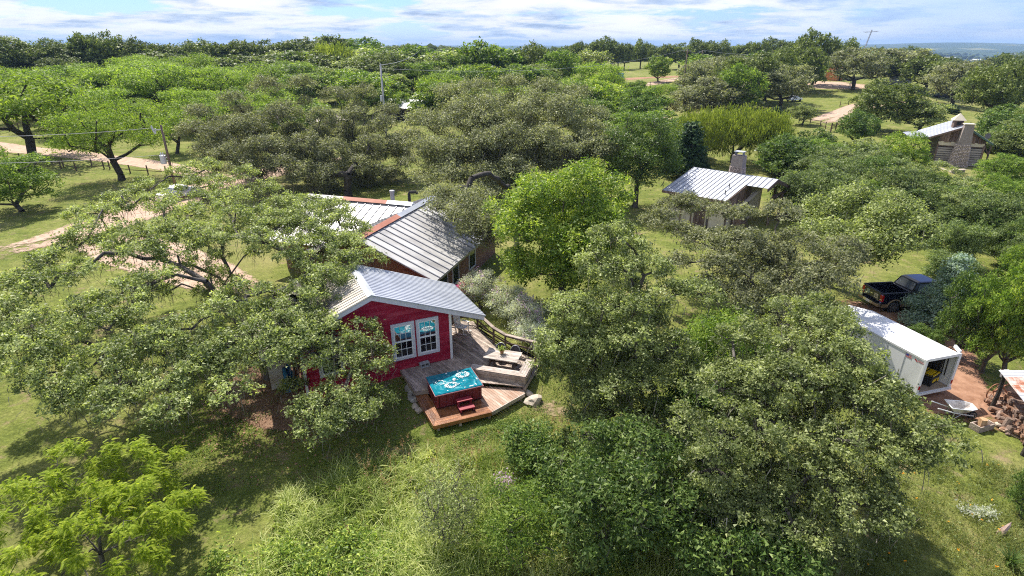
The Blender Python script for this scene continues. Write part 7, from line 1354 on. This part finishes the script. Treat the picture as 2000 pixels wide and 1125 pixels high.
def meadow():
    q = np.random.default_rng(304); m = 2600; x = q.uniform(6.5, 21, m); y = q.uniform(7, 20.5, m); k = (y < 10.2 + 0.52 * x + q.normal(size=m) * 0.5) & (y < 26 - 0.36 * x); x, y = x[k], y[k]; c = len(x); i = np.repeat(np.arange(c), 32); P = on_land(x[i] + q.normal(size=len(i)) * 0.17, y[i] + q.normal(size=len(i)) * 0.17); big = q.uniform(0.18, 0.52, c) * np.clip(0.8 + 0.5 * np.sin(x * 0.8) * np.sin(y * 0.9 + 2), 0.4, 1.4); tone_c = np.clip(0.5 + 0.2 * np.sin(x * 1.1 + 1) * np.sin(y * 1.3) + q.normal(size=c) * 0.14, 0, 1)
    V, F = blades(P, big[i] * q.uniform(0.5, 1.3, len(i)), q.uniform(0.008, 0.022, len(i)), q, q.uniform(0.3, 0.9, len(i)), 2); o = put('meadow_grass', np_mesh('meadow_grass', V, F, LEAF['weeds'], np.tile(np.clip(tone_c[i] + q.normal(size=len(i)) * 0.18, 0, 1), 2))); o['kind'] = 'stuff'
    i = q.integers(0, c, 9000); P = on_land(x[i] + q.normal(size=9000) * 0.25, y[i] + q.normal(size=9000) * 0.25) + np.array([0, 0, 1.0]) * (big[i] * q.uniform(0.3, 1.0, 9000))[:, None]; V, F = leaf_quads(P, nrm(q.normal(size=P.shape) * 0.6 + np.array([0, 0, 1])), 0.07, 0.04, q, 0.2); o = put('meadow_weeds', np_mesh('meadow_weeds', V, F, LEAF['shrubgreen'], q.random(len(F)))); o['kind'] = 'stuff'
    i = q.integers(0, c, 90); P = on_land(x[i], y[i]) + np.array([0, 0, 1.0]) * (big[i] * 1.05)[:, None]; j = np.repeat(np.arange(90), 5); V, F = leaf_quads(P[j] + q.normal(size=(450, 3)) * 0.02, nrm(q.normal(size=(450, 3)) * 0.4 + np.array([0, 0, 1])), 0.055, 0.035, q); o = put('orange_flowers', np_mesh('orange_flowers', V, F, LEAF['orange'], q.random(len(F)))); o['kind'] = 'stuff'
    P = at(1972, 1108); q2 = np.random.default_rng(9); t = thing('yucca', 'spiky green yucca clump in the bottom right corner', 'yucca', (P[0], P[1], float(gh(P[0], P[1])))); n = 90; b = np.zeros((n, 3)); b[:, :2] = q2.normal(size=(n, 2)) * 0.05; V, F = blades(b, q2.uniform(0.55, 0.85, n), np.full(n, 0.035), q2, q2.uniform(0.2, 1.1, n), 3); put('foliage', np_mesh('foliage', V, F, LEAF['deep'], np.tile(q2.random(n), 3)), t, kind='stuff'); MB().tube([(0, 0, -0.05), (0, 0, 0.15)], 0.06, 8).build('stem', BARK, t)
    for px_, py_, lab in ((1925, 1008, 'larger silvery-leaved plant in the meadow at the lower right'), (1893, 1006, 'smaller silvery-leaved plant beside the larger one in the meadow')):
        P = at(px_, py_); t = thing('silver_plant', lab, 'plant', (P[0], P[1], float(gh(P[0], P[1]))), 0, 'silvery plants in the meadow'); n = 240; c_ = q2.normal(size=(n, 3)) * np.array([0.2, 0.16, 0.08]) + np.array([0, 0, 0.22]); V, F = leaf_quads(c_, nrm(q2.normal(size=c_.shape) * 0.6 + np.array([0, 0, 1])), 0.09, 0.04, q2, 0.2); put('foliage', np_mesh('foliage', V, F, LEAF['silver'], q2.random(n)), t, kind='stuff'); MB().tube([(0, 0, -0.05), (0, 0, 0.22)], 0.03, 6).build('stem', BARK, t)
    P = at(1952, 1045); o = MB().rock((0, 0, 0.12), (0.10, 0.12, 0.42), 5, 2).build('rock', M('pinkish_stone', (0.30, 0.20, 0.17), (0.46, 0.34, 0.30), 3, 0.9, 0.4), None); o.location = (P[0], P[1], float(gh(P[0], P[1]))); o.rotation_euler = (0, 0.35, 0); tag(o, 'pointed pinkish stone standing in the meadow near the yucca', 'rock')
meadow()
def lilac_plant():
    q = np.random.default_rng(71); P = at(985, 968); t = thing('flower_plant', 'small plant with pale lilac flowers in the tall grass left of the thicket', 'plant', (P[0], P[1], float(gh(P[0], P[1])))); c = q.normal(size=(260, 3)) * np.array([0.20, 0.2, 0.16]) + np.array([0, 0, 0.75]); V, F = leaf_quads(c, nrm(q.normal(size=c.shape) + np.array([0, 0, 0.6])), 0.07, 0.05, q); put('flowers', np_mesh('flowers', V, F, LEAF['lilac'], q.random(260)), t, kind='stuff')
    c = q.normal(size=(200, 3)) * np.array([0.22, 0.22, 0.2]) + np.array([0, 0, 0.45]); V, F = leaf_quads(c, nrm(q.normal(size=c.shape) + np.array([0, 0, 0.6])), 0.09, 0.045, q); put('foliage', np_mesh('foliage', V, F, LEAF['silver'], q.random(200)), t, kind='stuff'); MB().tube([(0, 0, -0.05), (0, 0, 0.6)], 0.02, 6).build('stem', BARK, t)
lilac_plant()

# ================================================================== AIR
def haze():
    o = MB().box((0, 0, 0), (29000, 29000, 170)).build('haze', None, None); o.location = (0, 0, 0); o['kind'] = 'stuff'
    m = bpy.data.materials.new('thin_air'); m.use_nodes = True; nt = m.node_tree; nt.nodes.clear(); out = nt.nodes.new('ShaderNodeOutputMaterial'); v = nt.nodes.new('ShaderNodeVolumePrincipled')
    v.inputs['Color'].default_value = (0.40, 0.62, 1.0, 1); v.inputs['Density'].default_value = 0.00011; v.inputs['Anisotropy'].default_value = 0.0; nt.links.new(v.outputs[0], out.inputs['Volume']); o.data.materials.append(m)
haze()
